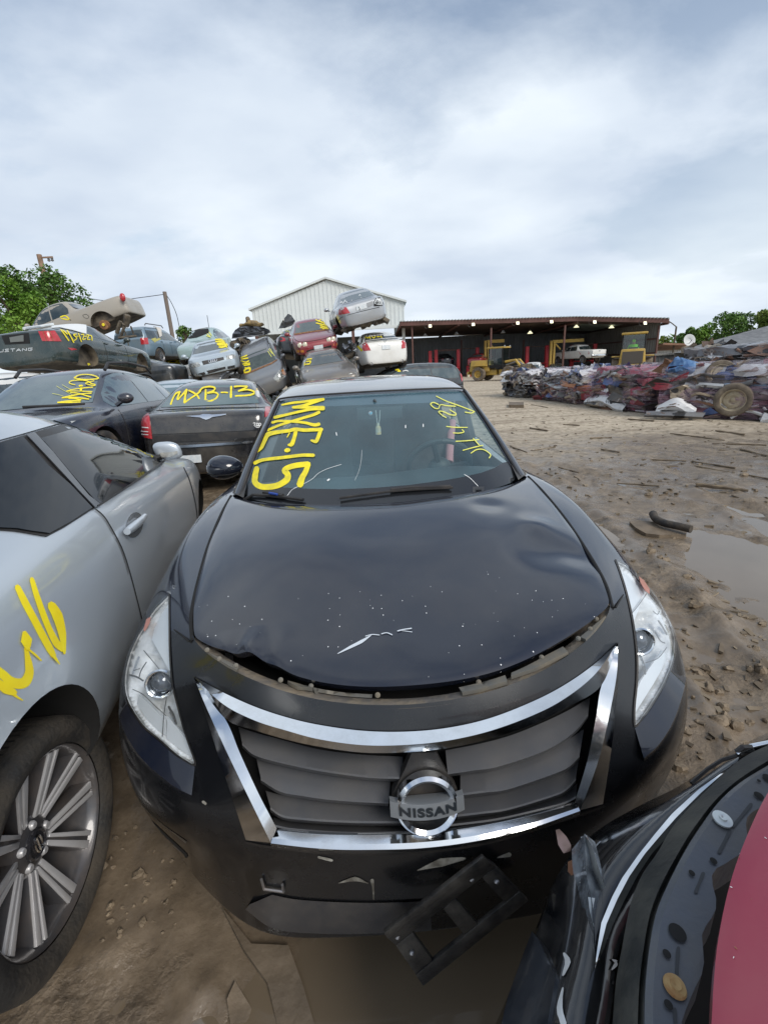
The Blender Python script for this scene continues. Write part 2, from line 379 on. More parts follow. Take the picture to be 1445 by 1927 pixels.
# control rows (half width a, distance back l, height z); columns run from the centre to the wheel arch
Hc = [
 [(0,.10,.112),(.20,.10,.112),(.38,.115,.112),(.49,.16,.112),(.60,.23,.112),(.70,.34,.12),(.78,.45,.13),(.84,.57,.14),(.865,.66,.16)],
 [(0,-.018,.135),(.20,-.012,.135),(.38,.0,.135),(.475,.03,.14),(.575,.09,.16),(.69,.18,.19),(.78,.29,.20),(.855,.44,.21),(.885,.63,.23)],
 [(0,-.012,.235),(.20,-.006,.235),(.38,.004,.235),(.475,.035,.24),(.575,.085,.26),(.69,.16,.30),(.81,.245,.32),(.885,.41,.33),(.90,.62,.34)],
 [(0,-.028,.335),(.20,-.02,.335),(.38,.003,.335),(.48,.035,.34),(.58,.075,.36),(.69,.135,.39),(.815,.225,.41),(.905,.385,.42),(.905,.62,.43)],
 [(0,-.036,.455),(.20,-.026,.456),(.38,.004,.462),(.48,.03,.475),(.58,.062,.495),(.69,.118,.515),(.806,.222,.53),(.903,.37,.545),(.907,.62,.54)],
 [(0,-.012,.57),(.20,-.004,.57),(.38,.03,.575),(.48,.075,.58),(.58,.105,.575),(.70,.16,.585),(.812,.258,.605),(.90,.40,.62),(.912,.65,.60)],
 [(0,.010,.675),(.20,.02,.675),(.38,.075,.68),(.48,.145,.69),(.565,.20,.70),(.685,.26,.695),(.826,.345,.695),(.912,.49,.69),(.91,.70,.645)],
 [(0,.032,.742),(.20,.05,.743),(.38,.115,.748),(.49,.185,.757),(.585,.262,.774),(.70,.345,.768),(.842,.44,.747),(.906,.60,.737),(.908,.77,.69)],
 [(0,.055,.787),(.20,.082,.79),(.36,.147,.80),(.495,.232,.815),(.62,.348,.828),(.70,.425,.822),(.826,.54,.793),(.897,.69,.77),(.905,.87,.72)],
 [None]*4+[(.662,.50,.856),(.72,.55,.850),(.832,.66,.832),(.90,.79,.80),(.906,.98,.735)],
 [None]*4+[(.70,.75,.890),(.755,.79,.886),(.838,.85,.877),(.897,.94,.83),(.907,1.12,.70)],
 [None]*4+[(.735,1.05,.928),(.788,1.07,.924),(.862,1.10,.917),(.907,1.16,.855),(.91,1.26,.60)],
 [None]*4+[(.757,1.44,.965),(.808,1.46,.962),(.868,1.47,.940),(.907,1.47,.84),(.915,1.36,.34)],
 [None]*4+[(.762,1.95,.925),(.812,1.95,.92),(.868,1.95,.90),(.905,1.95,.81),(.91,1.95,.27)],
 [None]*4+[(.762,2.75,1.0),(.812,2.75,.995),(.868,2.75,.955),(.905,2.75,.82),(.91,2.75,.27)],
 [None]*4+[(.76,3.30,1.015),(.81,3.30,1.01),(.866,3.30,.965),(.903,3.30,.84),(.91,3.33,.36)],
 [None]*4+[(.75,3.75,1.03),(.80,3.75,1.025),(.86,3.75,.98),(.90,3.75,.86),(.91,3.75,.72)],
 [None]*4+[(.73,4.25,1.045),(.78,4.25,1.035),(.84,4.25,.98),(.885,4.25,.86),(.90,4.17,.36)],
 [None]*4+[(.66,4.68,1.04),(.71,4.68,1.03),(.77,4.68,.97),(.82,4.68,.85),(.84,4.66,.30)],
]
cv = []; cid = {}
for i, row in enumerate(Hc):
    for j, p in enumerate(row):
        if p is None: continue
        for s in ((1,) if j == 0 else (1, -1)):
            cid[(i, s*j)] = len(cv); cv.append(V((s*p[0], p[1], p[2])))
cf = []; cm = []
for i in range(len(Hc)-1):
    for j in range(-8, 8):
        q = [(i, j), (i, j+1), (i+1, j+1), (i+1, j)]
        if all(k in cid for k in q):
            cf.append(tuple(cid[k] for k in q))
            cm.append(0 if i < 8 else (1 if i < 12 else (3 if i < 15 else 5)) + (0 if j >= 0 else 1))
rows_of = {v: k for k, v in cid.items()}
def crease(a, b, ia, ib):
    (r1, j1), (r2, j2) = rows_of[ia], rows_of[ib]
    if r1 == r2 == 1: return .6
    if r1 == r2 and r1 in (8,) and max(abs(j1), abs(j2)) <= 4: return 1
    if j1 == j2 and abs(j1) == 4 and min(r1, r2) >= 8: return .5
    if j1 == j2 and abs(j1) == 6 and min(r1, r2) >= 8: return .25
    return 0
shv, shf, shm = evald(cv, cf, [subsurf(5, crease)], cm)
shw = [hw(p) for p in shv]
HS = Surf(shw, shf)
cam = lambda u, v, o=0.0: HS.cam(u, v, o)
camr = lambda u, v, o=0.0: HS.camr(u, v, o)
HL_L = [(319,1117.6),(304,1133),(289,1149),(272,1176),(256,1203),(245,1228),(237,1256),(234,1283),(236.5,1307),(246,1331),(268,1364),(287,1381),(304,1395),(333,1421),(364,1440),(367,1433),(356,1402),(346,1372),(335,1332),(328,1305),(323.5,1283),(320,1235),(319,1183)]
HL_R = [(1157.5,1053.5),(1170,1059),(1184,1068),(1204,1089),(1229,1117),(1249,1146),(1263,1174),(1270,1200),(1269.5,1227),(1262,1257),(1246,1293),(1224.5,1328),(1206,1355),(1194.5,1367),(1194,1330),(1198,1289),(1199,1247),(1196,1206),(1189,1160),(1178,1113),(1166,1075)]
GRL_IN = [(423,1352),(480,1373),(560,1396),(640,1412),(700,1417),(780,1415),(860,1405),(930,1388),(1000,1364),(1070,1330),(1130,1291),(1120,1350),(1104,1430),(1083,1508),(1000,1531),(920,1548),(850,1559),(780,1565),(700,1569),(640,1568),(580,1565),(517,1560),(490,1500),(455,1425)]
# cut the lamp wells and the grille mouth out of the nose, then split the skin into its panels
panels = {}
boxes = [(P, min(p[0] for p in P), max(p[0] for p in P), min(p[1] for p in P), max(p[1] for p in P)) for P in (HL_L, HL_R, GRL_IN)]
def shrink(P, k):
    cx = sum(p[0] for p in P)/len(P); cy = sum(p[1] for p in P)/len(P); return [(cx+(x-cx)*k, cy+(y-cy)*k) for x, y in P]
pxs = [px(p) if (p-CAM).dot(CF) > .1 else (-1, -1) for p in shw]
def incut(f, m):
    if m > 2: return False
    x = sum(pxs[i][0] for i in f)/len(f); y = sum(pxs[i][1] for i in f)/len(f)
    return any(x0 < x < x1 and y0 < y < y1 and inpoly(x, y, P) for P, x0, x1, y0, y1 in boxes)
for f, m in zip(shf, shm):
    if incut(f, m): continue
    panels.setdefault(m, []).append(f)
for m, (nm, mt) in {0: ('front_bumper', 'hero_bumper'), 1: ('fender', 'hero'), 2: ('fender', 'hero'), 3: ('side_panel', 'hero'), 4: ('side_panel', 'hero'), 5: ('rear_fender', 'hero'), 6: ('rear_fender', 'hero')}.items():
    used = sorted(set(i for f in panels[m] for i in f)); mp = {o: k for k, o in enumerate(used)}
    mesh_obj(nm, [shv[i] for i in used], [tuple(mp[i] for i in f) for f in panels[m]], M[mt], sedan)
# ---- hood
hood_half = [
 [(0,.112,.797),(.18,.127,.80),(.34,.185,.812),(.48,.262,.825),(.572,.325,.832),(.602,.352,.834)],
 [(0,.135,.815),(.18,.15,.819),(.34,.208,.828),(.485,.285,.838),(.58,.35,.841),(.612,.375,.840)],
 [(0,.22,.842),(.185,.235,.846),(.35,.29,.852),(.50,.36,.856),(.60,.415,.852),(.63,.43,.848)],
 [(0,.38,.876),(.19,.39,.88),(.365,.43,.884),(.525,.48,.884),(.63,.52,.870),(.658,.53,.862)],
 [(0,.65,.922),(.20,.655,.927),(.38,.67,.930),(.555,.71,.924),(.67,.74,.903),(.695,.75,.893)],
 [(0,.90,.955),(.205,.905,.961),(.39,.925,.962),(.575,.97,.953),(.70,1.03,.938),(.727,1.05,.930)],
 [(0,1.10,.974),(.205,1.115,.979),(.40,1.16,.979),(.595,1.25,.974),(.72,1.39,.968),(.75,1.43,.966)],
 [(0,1.125,.955),(.205,1.14,.96),(.40,1.185,.96),(.595,1.275,.957),(.72,1.41,.955),(.75,1.445,.955)],
]
def mirror_rows(H): return [[V((-p[0], p[1], p[2])) for p in reversed(r[1:])]+[V(p) for p in r] for r in H]
hv, hf = grid_mesh(mirror_rows(hood_half))
hv, hf, _ = evald(hv, hf, [subsurf(4)])
DENT = [((.50,.62,.915), .10, -.012), ((.56,.80,.93), .07, .010), ((.10,.28,.86), .13, -.008), ((-.05,.24,.85), .05, .004), ((.42,1.0,.955), .06, -.006), ((.62,.62,.90), .08, -.012), ((-.30,.42,.87), .16, -.005), ((.30,.50,.89), .2, -.004)]
def hood_fix(p):
    q = V(p)
    for c, r, a in DENT:
        d = (V((q.x-c[0], q.y-c[1], 0))).length
        if d < 2.5*r: q.z += a*math.exp(-(d/r)**2)
    q.z += .0022*noise.noise(V((q.x*4, q.y*4, 3)))
    # buckled left front edge
    k = math.exp(-((q.x+.44)/.085)**2)*max(0, 1-(q.y-.19)/.16)
    if k > 0: q.y += .035*k*max(0, 1-(q.y-.19)/.10); q.z += .020*k*(1+.5*sin(q.x*70))
    return q
hv = [hood_fix(p) for p in hv]
# folded-under front lip
def hood_edge(hv, hf):
    cnt = {}
    for f in hf:
        for k in range(len(f)): e = tuple(sorted((f[k], f[(k+1) % len(f)]))); cnt[e] = cnt.get(e, 0)+1
    B = [e for e, c in cnt.items() if c == 1]
    n0 = len(hv); mp = {}; nf = []
    for e in B:
        for i in e:
            if i not in mp: mp[i] = len(hv); p = hv[i]; hv.append(V((p.x*.985, p.y+(.012 if p.y < .6 else 0), p.z-.022)))
        nf.append((e[0], e[1], mp[e[1]], mp[e[0]]))
    return hv, hf+nf
hv, hf2 = hood_edge(list(hv), hf)
hood = sharp(mesh_obj('hood', hv, hf2, M['hero_hood'], sedan), 50)
HOODS = Surf([hw(p) for p in hv], hf2)
# bare scratch across the nose of the hood
hcam = lambda u, v, o=0.0: HOODS.cam(u, v, o)
M['bare'] = mat('bare_scratch', (.75, .78, .8), .35, .6)
paint('scratch', [([(637,1230),(660,1218),(680,1208),(697,1197)], [1.5, 5, 6, 2]), ([(688,1198),(700,1195),(714,1196)], 1.6), ([(718,1194),(728,1192),(738,1196)], 1.8), ([(748,1189),(760,1186),(774,1184)], 2.0), ([(754,1187),(775,1190)], 1.4)], 4, hcam, .0015, M['bare'], hood, 3)
# ---- the slot below the hood: flange, brackets, bolts and the dark bay behind
lip = [cv[cid[(8, j)]] for j in range(-4, 5)]
lipd = [p for p in smooth_line(lip, 12)]
M['flange'] = mat('dusty_flange', (.20, .16, .11), .8, col2=(.11, .10, .09), c2_scale=18, bump=.3, bump_scale=60)
fl = []
for du, dz in ((.004, -.006), (.02, -.009), (.045, -.012), (.055, -.05)):
    fl.append([hw((p.x*(1-du*.35), p.y+du*(1-.1*abs(p.x)), p.z+dz)) for p in lipd])
fv, ff = grid_mesh(fl); mesh_obj('radiator_flange', fv, ff, M['flange'], sedan, True)
FS = Surf(fv, ff)
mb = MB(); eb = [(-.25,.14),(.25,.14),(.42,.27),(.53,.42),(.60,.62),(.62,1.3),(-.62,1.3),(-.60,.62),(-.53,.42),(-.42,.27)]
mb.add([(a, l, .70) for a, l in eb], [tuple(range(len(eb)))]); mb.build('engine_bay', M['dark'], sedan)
M['bracket'] = mat('grey_bracket', (.14, .135, .12), .6, .3, dirt=(.25, .2, .13), dirt_amt=.6, dirt_scale=12)
for poly in ([(545,1277),(598,1283),(600,1302),(560,1300),(543,1291)], [(585,1290),(700,1292),(700,1311),(640,1306),(590,1300)], [(866,1300),(905,1288),(950,1276),(955,1290),(905,1304),(870,1311)], [(960,1268),(1010,1250),(1060,1224),(1070,1234),(1010,1264),(962,1280)], [(392,1236),(450,1262),(440,1276),(398,1252)], [(1092,1206),(1140,1166),(1150,1172),(1110,1212)]):
    patch('bracket', poly, lambda u, v, o=0.0: FS.cam(u, v, o), .012, M['bracket'], sedan, 10, .010)
for (u, v) in ((389,1232),(412,1249),(443,1262),(583,1292),(528,1289),(711,1318),(1123,1173),(1112,1192),(1089,1210),(905,1292),(1020,1246)):
    P = FS.cam(u, v, .014)
    if P is None: continue
    mb = MB(); Rr = (CAM-P).normalized().to_track_quat('Z', 'Y').to_matrix().to_4x4()
    mb.lathe([(.0001, .004), (.0028, .004), (.003, .002), (.0062, .001), (.0066, -.004)], Matrix.Translation(P) @ Rr, 14); mb.build('bolt', M['bracket'], sedan, True, True)
# ---- panel gaps
M['gap'] = M['dark']
def seam(poly, w, surf=cam, off=.0012, nm='panel_gap', par=sedan, m=None): return paint(nm, [poly], w, surf, off, m or M['gap'], par)
def gap3(pts, w=.006, up=.002, nm='panel_gap'):
    P = smooth_line([V(p) for p in pts], 8); mb = MB(); mb.tube([p+V((0, 0, up-.004)) for p in P], w/2, 6); return mb.build(nm, M['dark'], sedan, False, True)
for s in (1, -1):
    gap3([(s*p[0], p[1], p[2]) for p in ((.611,.350,.826),(.646,.46,.848),(.678,.64,.876),(.714,.90,.910),(.740,1.20,.944),(.753,1.43,.962))], .012)
    gap3([(s*p[0], p[1], p[2]) for p in ((.62,.348,.828),(.655,.388,.827),(.69,.428,.822))], .005, .001)
    gap3([(s*p[0], p[1], p[2]) for p in ((.36,.147,.802),(.495,.232,.817),(.60,.332,.828))], .003, .001) if False else None
# ---- headlamps
def headlamp(P, side):
    lens = patch('headlight', P, cam, .004, M['lens'], sedan, 7)
    hs = bpy.data.objects[lens.name]
    V2, F2, B = flat_fill(shrink(P, .985), 4)
    rnd = lambda u, v: .5+.5*noise.noise(V((u*.06, v*.045, side)))
    pts = []
    for u, v in V2:
        q = cam(u, v, 0)
        d = segdist(u, v, P)
        dep = min(1, d/22)
        fac = .024 if (v < proj_c[side][1]-55) else .040
        pts.append(cam(u, v, -(.004+dep*(fac+.014*rnd(u, v)))))
    n0 = len(pts); pts += [cam(V2[i][0], V2[i][1], .001) for i in range(len(V2))]
    fc = list(F2)+[(a, b, b+n0, a+n0) for a, b in B]
    hm = mesh_obj('reflector', pts, fc, M['lampbowl'], lens, True)
    # projector barrel
    u, v = proj_c[side]; c = cam(u, v, -.022); ax = (CAM-c).normalized()*.55+(HM.to_3x3() @ V((side*.12, -1, .15))).normalized(); ax.normalize()
    Rm = Matrix.Translation(c) @ ax.to_track_quat('Z', 'Y').to_matrix().to_4x4()
    mb = MB(); mb.lathe([(.026, -.03), (.040, -.004), (.042, .006), (.038, .010), (.034, .008), (.031, -.006)], Rm, 28); mb.build('projector_ring', M['chrome'], lens, True, True)
    mb = MB(); mb.lathe([(.0001, .010), (.010, .009), (.020, .004), (.028, -.004), (.031, -.012)], Rm, 28); mb.build('projector_lens', M['projglass'], lens, True, True)
    return lens, hm
proj_c = {-1: (291, 1284), 1: (1215, 1203)}
M['lens'] = glassmat('headlamp_lens', (.93, .95, .96), .04, 1.3)
M['lampbowl'] = mat('lamp_reflector', (.90, .91, .92), .2, .25, .6, col2=(.55, .55, .54), c2_scale=11, bump=.35, bump_scale=24)
M['lampwhite'] = mat('lamp_frosted', (.74, .77, .8), .3, .25, .5)
M['projglass'] = mat('projector_glass', (.10, .11, .13), .03, .4, 1.)
M['sidered'] = mat('side_reflector', (.50, .22, .17), .25, 0, .6)
lensL, rfL = headlamp(HL_L, -1); lensR, rfR = headlamp(HL_R, 1)
patch('signal_lens', [(317,1126),(300,1150),(285,1180),(280,1200),(296,1230),(311,1258),(318,1266),(316,1220),(316,1170)], cam, -.012, M['lampwhite'], lensL, 6, .006)
patch('signal_lens', [(1162,1066),(1184,1078),(1205,1100),(1212,1124),(1206,1146),(1198,1166),(1189,1150),(1178,1110)], cam, -.012, M['lampwhite'], lensR, 6, .006)
patch('lower_lens', [(254,1306),(268,1318),(290,1340),(302,1352),(306,1385),(290,1374),(268,1352),(250,1326)], cam, -.013, M['lampwhite'], lensL, 6, .006)
patch('lower_lens', [(310,1348),(330,1372),(352,1400),(360,1428),(340,1416),(308,1390)], cam, -.011, M['lampwhite'], lensL, 6, .006)
patch('lower_lens', [(1252,1222),(1262,1232),(1254,1254),(1236,1286),(1216,1318),(1200,1344),(1200,1310),(1212,1280),(1228,1256)], cam, -.012, M['lampwhite'], lensR, 6, .006)
patch('side_reflector', [(273,1187),(279,1166),(287,1162),(285,1174),(276,1190)], cam, .0055, M['sidered'], lensL, 5)
patch('side_reflector', [(1199,1086),(1209,1094),(1219,1110),(1219,1120),(1210,1112),(1202,1098)], cam, .0055, M['sidered'], lensR, 5)
M['fin'] = mat('lamp_fin', (.16, .16, .16), .3, .4, .4); M['finb'] = mat('lamp_fin_bright', (.85, .87, .9), .1, .8)
for l, ss in ((lensL, (([(271,1224),(296,1254),(321,1286)], 1.8, 'fin'), ([(244,1270),(258,1274),(270,1281)], 3.5, 'fin'), ([(250,1297),(270,1307),(292,1328),(313,1347)], 1.6, 'fin'), ([(314,1312),(309,1345),(306,1386)], 1.6, 'fin'), ([(262,1236),(256,1252),(250,1268)], 4, 'finb'), ([(276,1246),(266,1262),(262,1276)], 2.2, 'fin'), ([(252,1262),(264,1258)], 1.6, 'fin'), ([(318,1330),(326,1345),(332,1362)], 5, 'fin'), ([(320,1340),(326,1352)], 3, 'finb'))),
              (lensR, (([(1183,1160),(1200,1140),(1216,1117)], 1.8, 'fin'), ([(1238,1168),(1246,1180),(1254,1194)], 3.2, 'fin'), ([(1214,1247),(1237,1239),(1254,1218)], 1.6, 'fin'), ([(1203,1232),(1210,1250),(1213,1268)], 5, 'fin'), ([(1205,1238),(1210,1252)], 3, 'finb'), ([(1228,1150),(1236,1156),(1240,1150)], 2, 'fin'), ([(1250,1176),(1258,1190)], 3, 'finb'), ([(1232,1190),(1242,1206),(1250,1210)], 2.2, 'fin')))):
    for pts, wd, mk in ss: paint('reflector_fin', [pts], wd, camr, -.008, M[mk], l, 3)
for P, l in ((HL_L, lensL), (HL_R, lensR)):
    mb = MB(); mb.add(*stroke(P+[P[0]], 3.2, camr, .0042, 3)); mesh_obj('lens_rim', mb.v, mb.f, M['black_plastic'], l, True)
FU = {-1: [(367,1443),(333,1424),(304,1399),(287,1385),(268,1368),(246,1336),(236,1312)], 1: [(1194,1370),(1206,1358),(1226,1331),(1247,1296),(1263,1259),(1271,1229)]}
FL_ = {-1: [(361,1497),(330,1481),(290,1450),(270,1430),(250,1404),(231,1370),(223,1335)], 1: [(1211,1427),(1240,1400),(1265,1360),(1283,1310),(1291,1268),(1286,1240)]}
for sd in (-1, 1):
    up = FU[sd]; lo = FL_[sd]; lo2 = [(x, y+7) for x, y in lo]
    Ls = [smooth_line([(x, y, 0) for x, y in l], 8) for l in (up, lo, lo2)]
    vs, fs = strips(Ls, camr, [.001, .024, .000], 40)
    fs.append((0, 40, 80))
    sharp(mesh_obj('bumper_facet', vs, fs, M['hero'], sedan, True), 25)
# ---- grille: dark back, grey slats, chrome frame, badge
bigg = [(p[0]+(p[0]-775)*.02, p[1]+(p[1]-1460)*.03) for p in GRL_IN]
patch('grille_back', bigg, camr, -.10, M['dark'], sedan, 14)
M['slat'] = mat('grey_grille_plastic', (.078, .08, .086), .32, dirt=(.16, .14, .11), dirt_amt=.25, dirt_scale=7)
slats = [
 ([(449,1368),(478,1378),(530,1392),(600,1410),(680,1420),(758,1424)], [(456,1402),(486,1424),(574,1446),(640,1457),(698,1464),(756,1466)]),
 ([(482,1424),(510,1434),(570,1446),(640,1458),(690,1464),(735,1468)], [(491,1468),(528,1490),(570,1498),(615,1504.6),(670,1509),(731,1512)]),
 ([(500,1488),(530,1496),(580,1503),(620,1508),(680,1513),(732,1516)], [(509,1523),(532,1538),(570,1543),(615,1546.5),(680,1549),(756,1549)]),
 ([(514,1538),(545,1545),(590,1549),(640,1551),(700,1553),(760,1552)], [(517,1556),(545,1562),(590,1566),(640,1569),(700,1570),(785,1567)]),
 ([(1110,1312),(1070,1336),(1020,1360),(960,1384),(900,1400),(838,1412)], [(1106,1346),(1078,1379),(1026,1412),(940,1442),(890,1450),(842,1457)]),
 ([(1098,1372),(1074,1388),(1030,1410),(970,1432),(920,1446),(866,1456)], [(1090,1424),(1070,1443),(1043,1456),(957,1485),(915,1491),(866,1497)]),
 ([(1090,1420),(1072,1440),(1030,1460),(970,1480),(920,1490),(866,1498)], [(1083,1468),(1066,1486),(1043,1498),(957,1524),(910,1531),(860,1537)]),
 ([(1086,1474),(1062,1490),(1020,1506),(960,1524),(900,1534),(858,1540)], [(1083,1502),(1060,1514),(1010,1527),(950,1541),(900,1549),(800,1560)]),
]
for top, bot in slats:
    t = smooth_line([(x, y, 0) for x, y in top], 6); b = smooth_line([(x, y, 0) for x, y in bot], 6)
    mid = [p.lerp(q, .55) for p, q in zip(resample(t, 40), resample(b, 40))]
    low = [(p[0], p[1]+5, 0) for p in b]
    lip_ = [(p[0], p[1]-4, 0) for p in b]
    vs, fs = strips([t, lip_, b, low], camr, [-.066, -.016, -.012, -.040], 40)
    sharp(mesh_obj('grille_slat', vs, fs, M['slat'], sedan, True), 14)
def ridge(nm, lines, offs, m, par=sedan, n=50, sm=8):
    L = [smooth_line([(x, y, 0) for x, y in l], sm) if len(l) > 2 else [V((x, y, 0)) for x, y in l] for l in lines]
    vs, fs = strips(L, camr, offs, n); return sharp(mesh_obj(nm, vs, fs, m, par, True), 22)
fr = thing  # (frame pieces are parts of the car)
top_out = [(364,1272),(420,1303),(480,1330),(540,1350),(600,1364),(680,1375),(760,1377),(840,1370),(920,1352),(1000,1321),(1060,1290),(1115,1252),(1163,1208)]
top_mid = [(364.5,1273),(420,1325),(480,1356),(540,1375),(600,1391),(680,1402),(760,1402),(840,1394),(920,1376),(1000,1347),(1060,1316),(1118,1270),(1162,1209)]
top_low = [(366,1275),(424,1352),(480,1374),(540,1392),(600,1405),(680,1416),(760,1416),(840,1408),(920,1391),(1000,1364),(1064,1332),(1130,1291),(1161,1211)]
ridge('chrome_bar', [top_out, top_mid, top_low, top_low], [.004, .030, .016, -.03], M['chrome'], n=90)
legL = [[(364,1272),(382,1330),(405,1403),(432,1486),(463,1581)], [(365,1273),(386,1325),(420,1400),(462,1488),(510,1586)], [(367,1275),(424,1353),(452,1418),(487,1494),(521,1559)]]
legR = [[(1163,1208),(1163,1270),(1157,1350),(1147,1430),(1134,1513)], [(1162.5,1209),(1160,1268),(1145,1350),(1124,1436),(1091,1525)], [(1161,1211),(1131,1291),(1121,1350),(1105,1430),(1081,1509)]]
for L3 in (legL, legR): ridge('chrome_leg', [L3[0], L3[1], L3[2], L3[2]], [.004, .026, .012, -.03], M['chrome'], n=50)
bt = [(517,1559),(580,1565.5),(640,1568),(710,1568),(780,1565),(850,1559),(920,1548),(1000,1531),(1083,1508)]
bb = [(510,1587),(580,1595),(640,1599),(710,1599),(780,1597),(850,1590),(920,1578),(1000,1558),(1091,1526)]
bm_ = [(x*.35+X*.65, y*.35+Y_*.65) for (x, y), (X, Y_) in zip(bt, bb)]
ridge('chrome_bar', [bt, bm_, bb, [(x, y+7) for x, y in bb]], [-.004, .022, .032, .002], M['chrome'], n=60)
ridge('lip_shadow_gap', [[(460,1583),(510,1592),(640,1604),(780,1602),(920,1583),(1091,1531),(1136,1515)], [(462,1590),(510,1600),(640,1613),(780,1611),(920,1592),(1093,1539),(1139,1521)]], [.003, -.002], M['black_plastic'])
# badge
bc = cam(801.5, 1503.5, .020)
bn = (HM.to_3x3() @ V((0, -1, .26))).normalized(); bx = (HM.to_3x3() @ V((1, 0, 0))); by = bn.cross(bx).normalized()
BM = Matrix(((bx.x, by.x, bn.x, bc.x), (bx.y, by.y, bn.y, bc.y), (bx.z, by.z, bn.z, bc.z), (0, 0, 0, 1)))
patch('badge_plate', [(775,1420),(822,1420),(838,1452),(862,1490),(862,1535),(842,1552),(760,1552),(736,1540),(738,1500),(762,1452)], cam, -.008, M['black_plastic'], sedan, 10, .03)
R0 = .0705
mb = MB(); prof = [(R0, -.02), (R0, .004), (R0-.007, .011), (R0-.015, .005), (R0-.016, -.02)]; mb.lathe(prof, BM, 56)
badge = mb.build('badge', M['chrome'], sedan, True, True)
rows = []
for y, z in ((.013, -.02), (.0185, .004), (.017, .020), (-.017, .024), (-.0185, .016), (-.0185, -.01)):
    rows.append([BM @ V((x, y, z-6*x*x*.5*(1 if z > 0 else 0))) for x in [(-1+2*k/24)*.0845 for k in range(25)]])
vs, fs = grid_mesh(rows); sharp(mesh_obj('badge_bar', vs, fs, mat('satin_chrome', (.26, .28, .30), .3, .5, dirt=(.25, .25, .24), dirt_amt=.3, dirt_scale=20), badge, True), 30)
def text_mesh(body, size, extrude=.002, bold=0.0, spacing=1.0):
    cu = bpy.data.curves.new('t', 'FONT'); cu.body = body; cu.size = size; cu.extrude = extrude; cu.align_x = 'CENTER'; cu.align_y = 'CENTER'; cu.offset = bold; cu.space_character = spacing
    o = bpy.data.objects.new('t', cu); COL.objects.link(o); dg = bpy.context.evaluated_depsgraph_get(); ev = o.evaluated_get(dg); m = ev.to_mesh()
    vs = [v.co.copy() for v in m.vertices]; fs = [tuple(p.vertices) for p in m.polygons]; ev.to_mesh_clear(); bpy.data.objects.remove(o); bpy.data.curves.remove(cu)
    return vs, fs
vs, fs = text_mesh('NISSAN', .026, .0015, .0009, 1.12)
kx = .130/(max(p.x for p in vs)-min(p.x for p in vs))
mesh_obj('badge_lettering', [BM @ V((p.x*kx, p.y-.001, .0235-3*(p.x*kx)**2+p.z)) for p in vs], fs, mat('dark_lettering', (.02, .025, .03), .4), badge, True, False)
# ---- lower bumper details
seam([(240,1478),(262,1520),(300,1560),(345,1602),(352,1612)], 5, cam, .001, 'bumper_crease')
ridge('fog_trim', [[(238,1470),(262,1508),(300,1546),(352,1584)], [(236,1482),(258,1524),(296,1566),(340,1604)]], [.004, .010], mat('grey_trim', (.06, .06, .062), .35, 0, .3))
ridge('bumper_lip', [[(512,1684),(560,1693),(640,1698),(720,1699),(800,1696)], [(470,1702),(520,1721),(600,1727),(700,1728),(810,1724)], [(462,1712),(516,1748),(600,1757),(700,1757),(812,1752)]], [.006, .020, .012], mat('satin_black_lip', (.035, .036, .04), .3, 0, .4, dirt=(.14, .12, .1), dirt_amt=.4, dirt_scale=9), n=40)
mb = MB()
for a, b in (((494,1650),(499,1668)), ((499,1668),(535,1673)), ((535,1673),(533,1660))): mb.tube([cam(*a, .006), cam(*b, .006)], .0035, 6)
mb.build('tow_cover_edge', M['steel'], sedan, True, True)
M['chip'] = mat('chipped_paint', (.35, .34, .3), .8, col2=(.12, .11, .09), c2_scale=30)
for pc in [([(640,1660),(668,1653),(690,1660)], [2, 9, 2]), ([(700,1655),(702,1668),(703,1690)], [7, 4, 2]), ([(790,1635),(830,1622),(870,1615)], [3, 16, 6]), ([(600,1612),(625,1618)], 5), ([(938,1612),(958,1607)], [3, 9]), ([(383,1508),(388,1512)], 5)]: paint('paint_chip', [pc], 5, cam, .0015, M['chip'], sedan, 3)
# number-plate bracket hanging askew
PB = [at_l(721,1742,-.075), at_l(905,1600,-.045), at_l(992,1690,-.05), at_l(795,1850,-.10)]
bu = lambda s, t: (PB[0].lerp(PB[1], s)).lerp(PB[3].lerp(PB[2], s), t)
pn = (PB[1]-PB[0]).cross(PB[3]-PB[0]).normalized(); pn = pn if pn.dot(CAM-PB[0]) > 0 else -pn
def plate_piece(s0, s1, t0, t1, mb, up0=.006, up1=.006):
    q = [bu(s0, t0)+pn*up0, bu(s1, t0)+pn*up0, bu(s1, t1)+pn*up1, bu(s0, t1)+pn*up1]; mb.add(q+[p-pn*.012 for p in q], [(0, 1, 2, 3), (7, 6, 5, 4), (0, 4, 5, 1), (1, 5, 6, 2), (2, 6, 7, 3), (3, 7, 4, 0)])
mb = MB()
for a in ((0, 1, 0, .10, .018, .018), (0, 1, .10, .30, .016, .005), (0, 1, .80, 1, .008, .008), (0, .17, .30, .80), (.47, .60, .30, .80), (.86, 1, .30, .80)): plate_piece(*a[:4], mb, *(a[4:] if len(a) > 4 else ()))
M['bracket_plastic'] = mat('scuffed_black_plastic', (.014, .014, .015), .38, dirt=(.19, .17, .14), dirt_amt=.55, dirt_scale=9, bump=.1, bump_scale=70)
pb = mb.build('plate_bracket', M['bracket_plastic'], sedan, True, bevel=.003)
for s, t in ((.08, .5), (.93, .45), (.06, .2), (.8, .2)):
    mb = MB(); c = bu(s, t)+pn*.008; mb.ball(c, .007, 10, 6, (1, 1, .6)); mb.build('screw', M['steel'], pb, True, True)
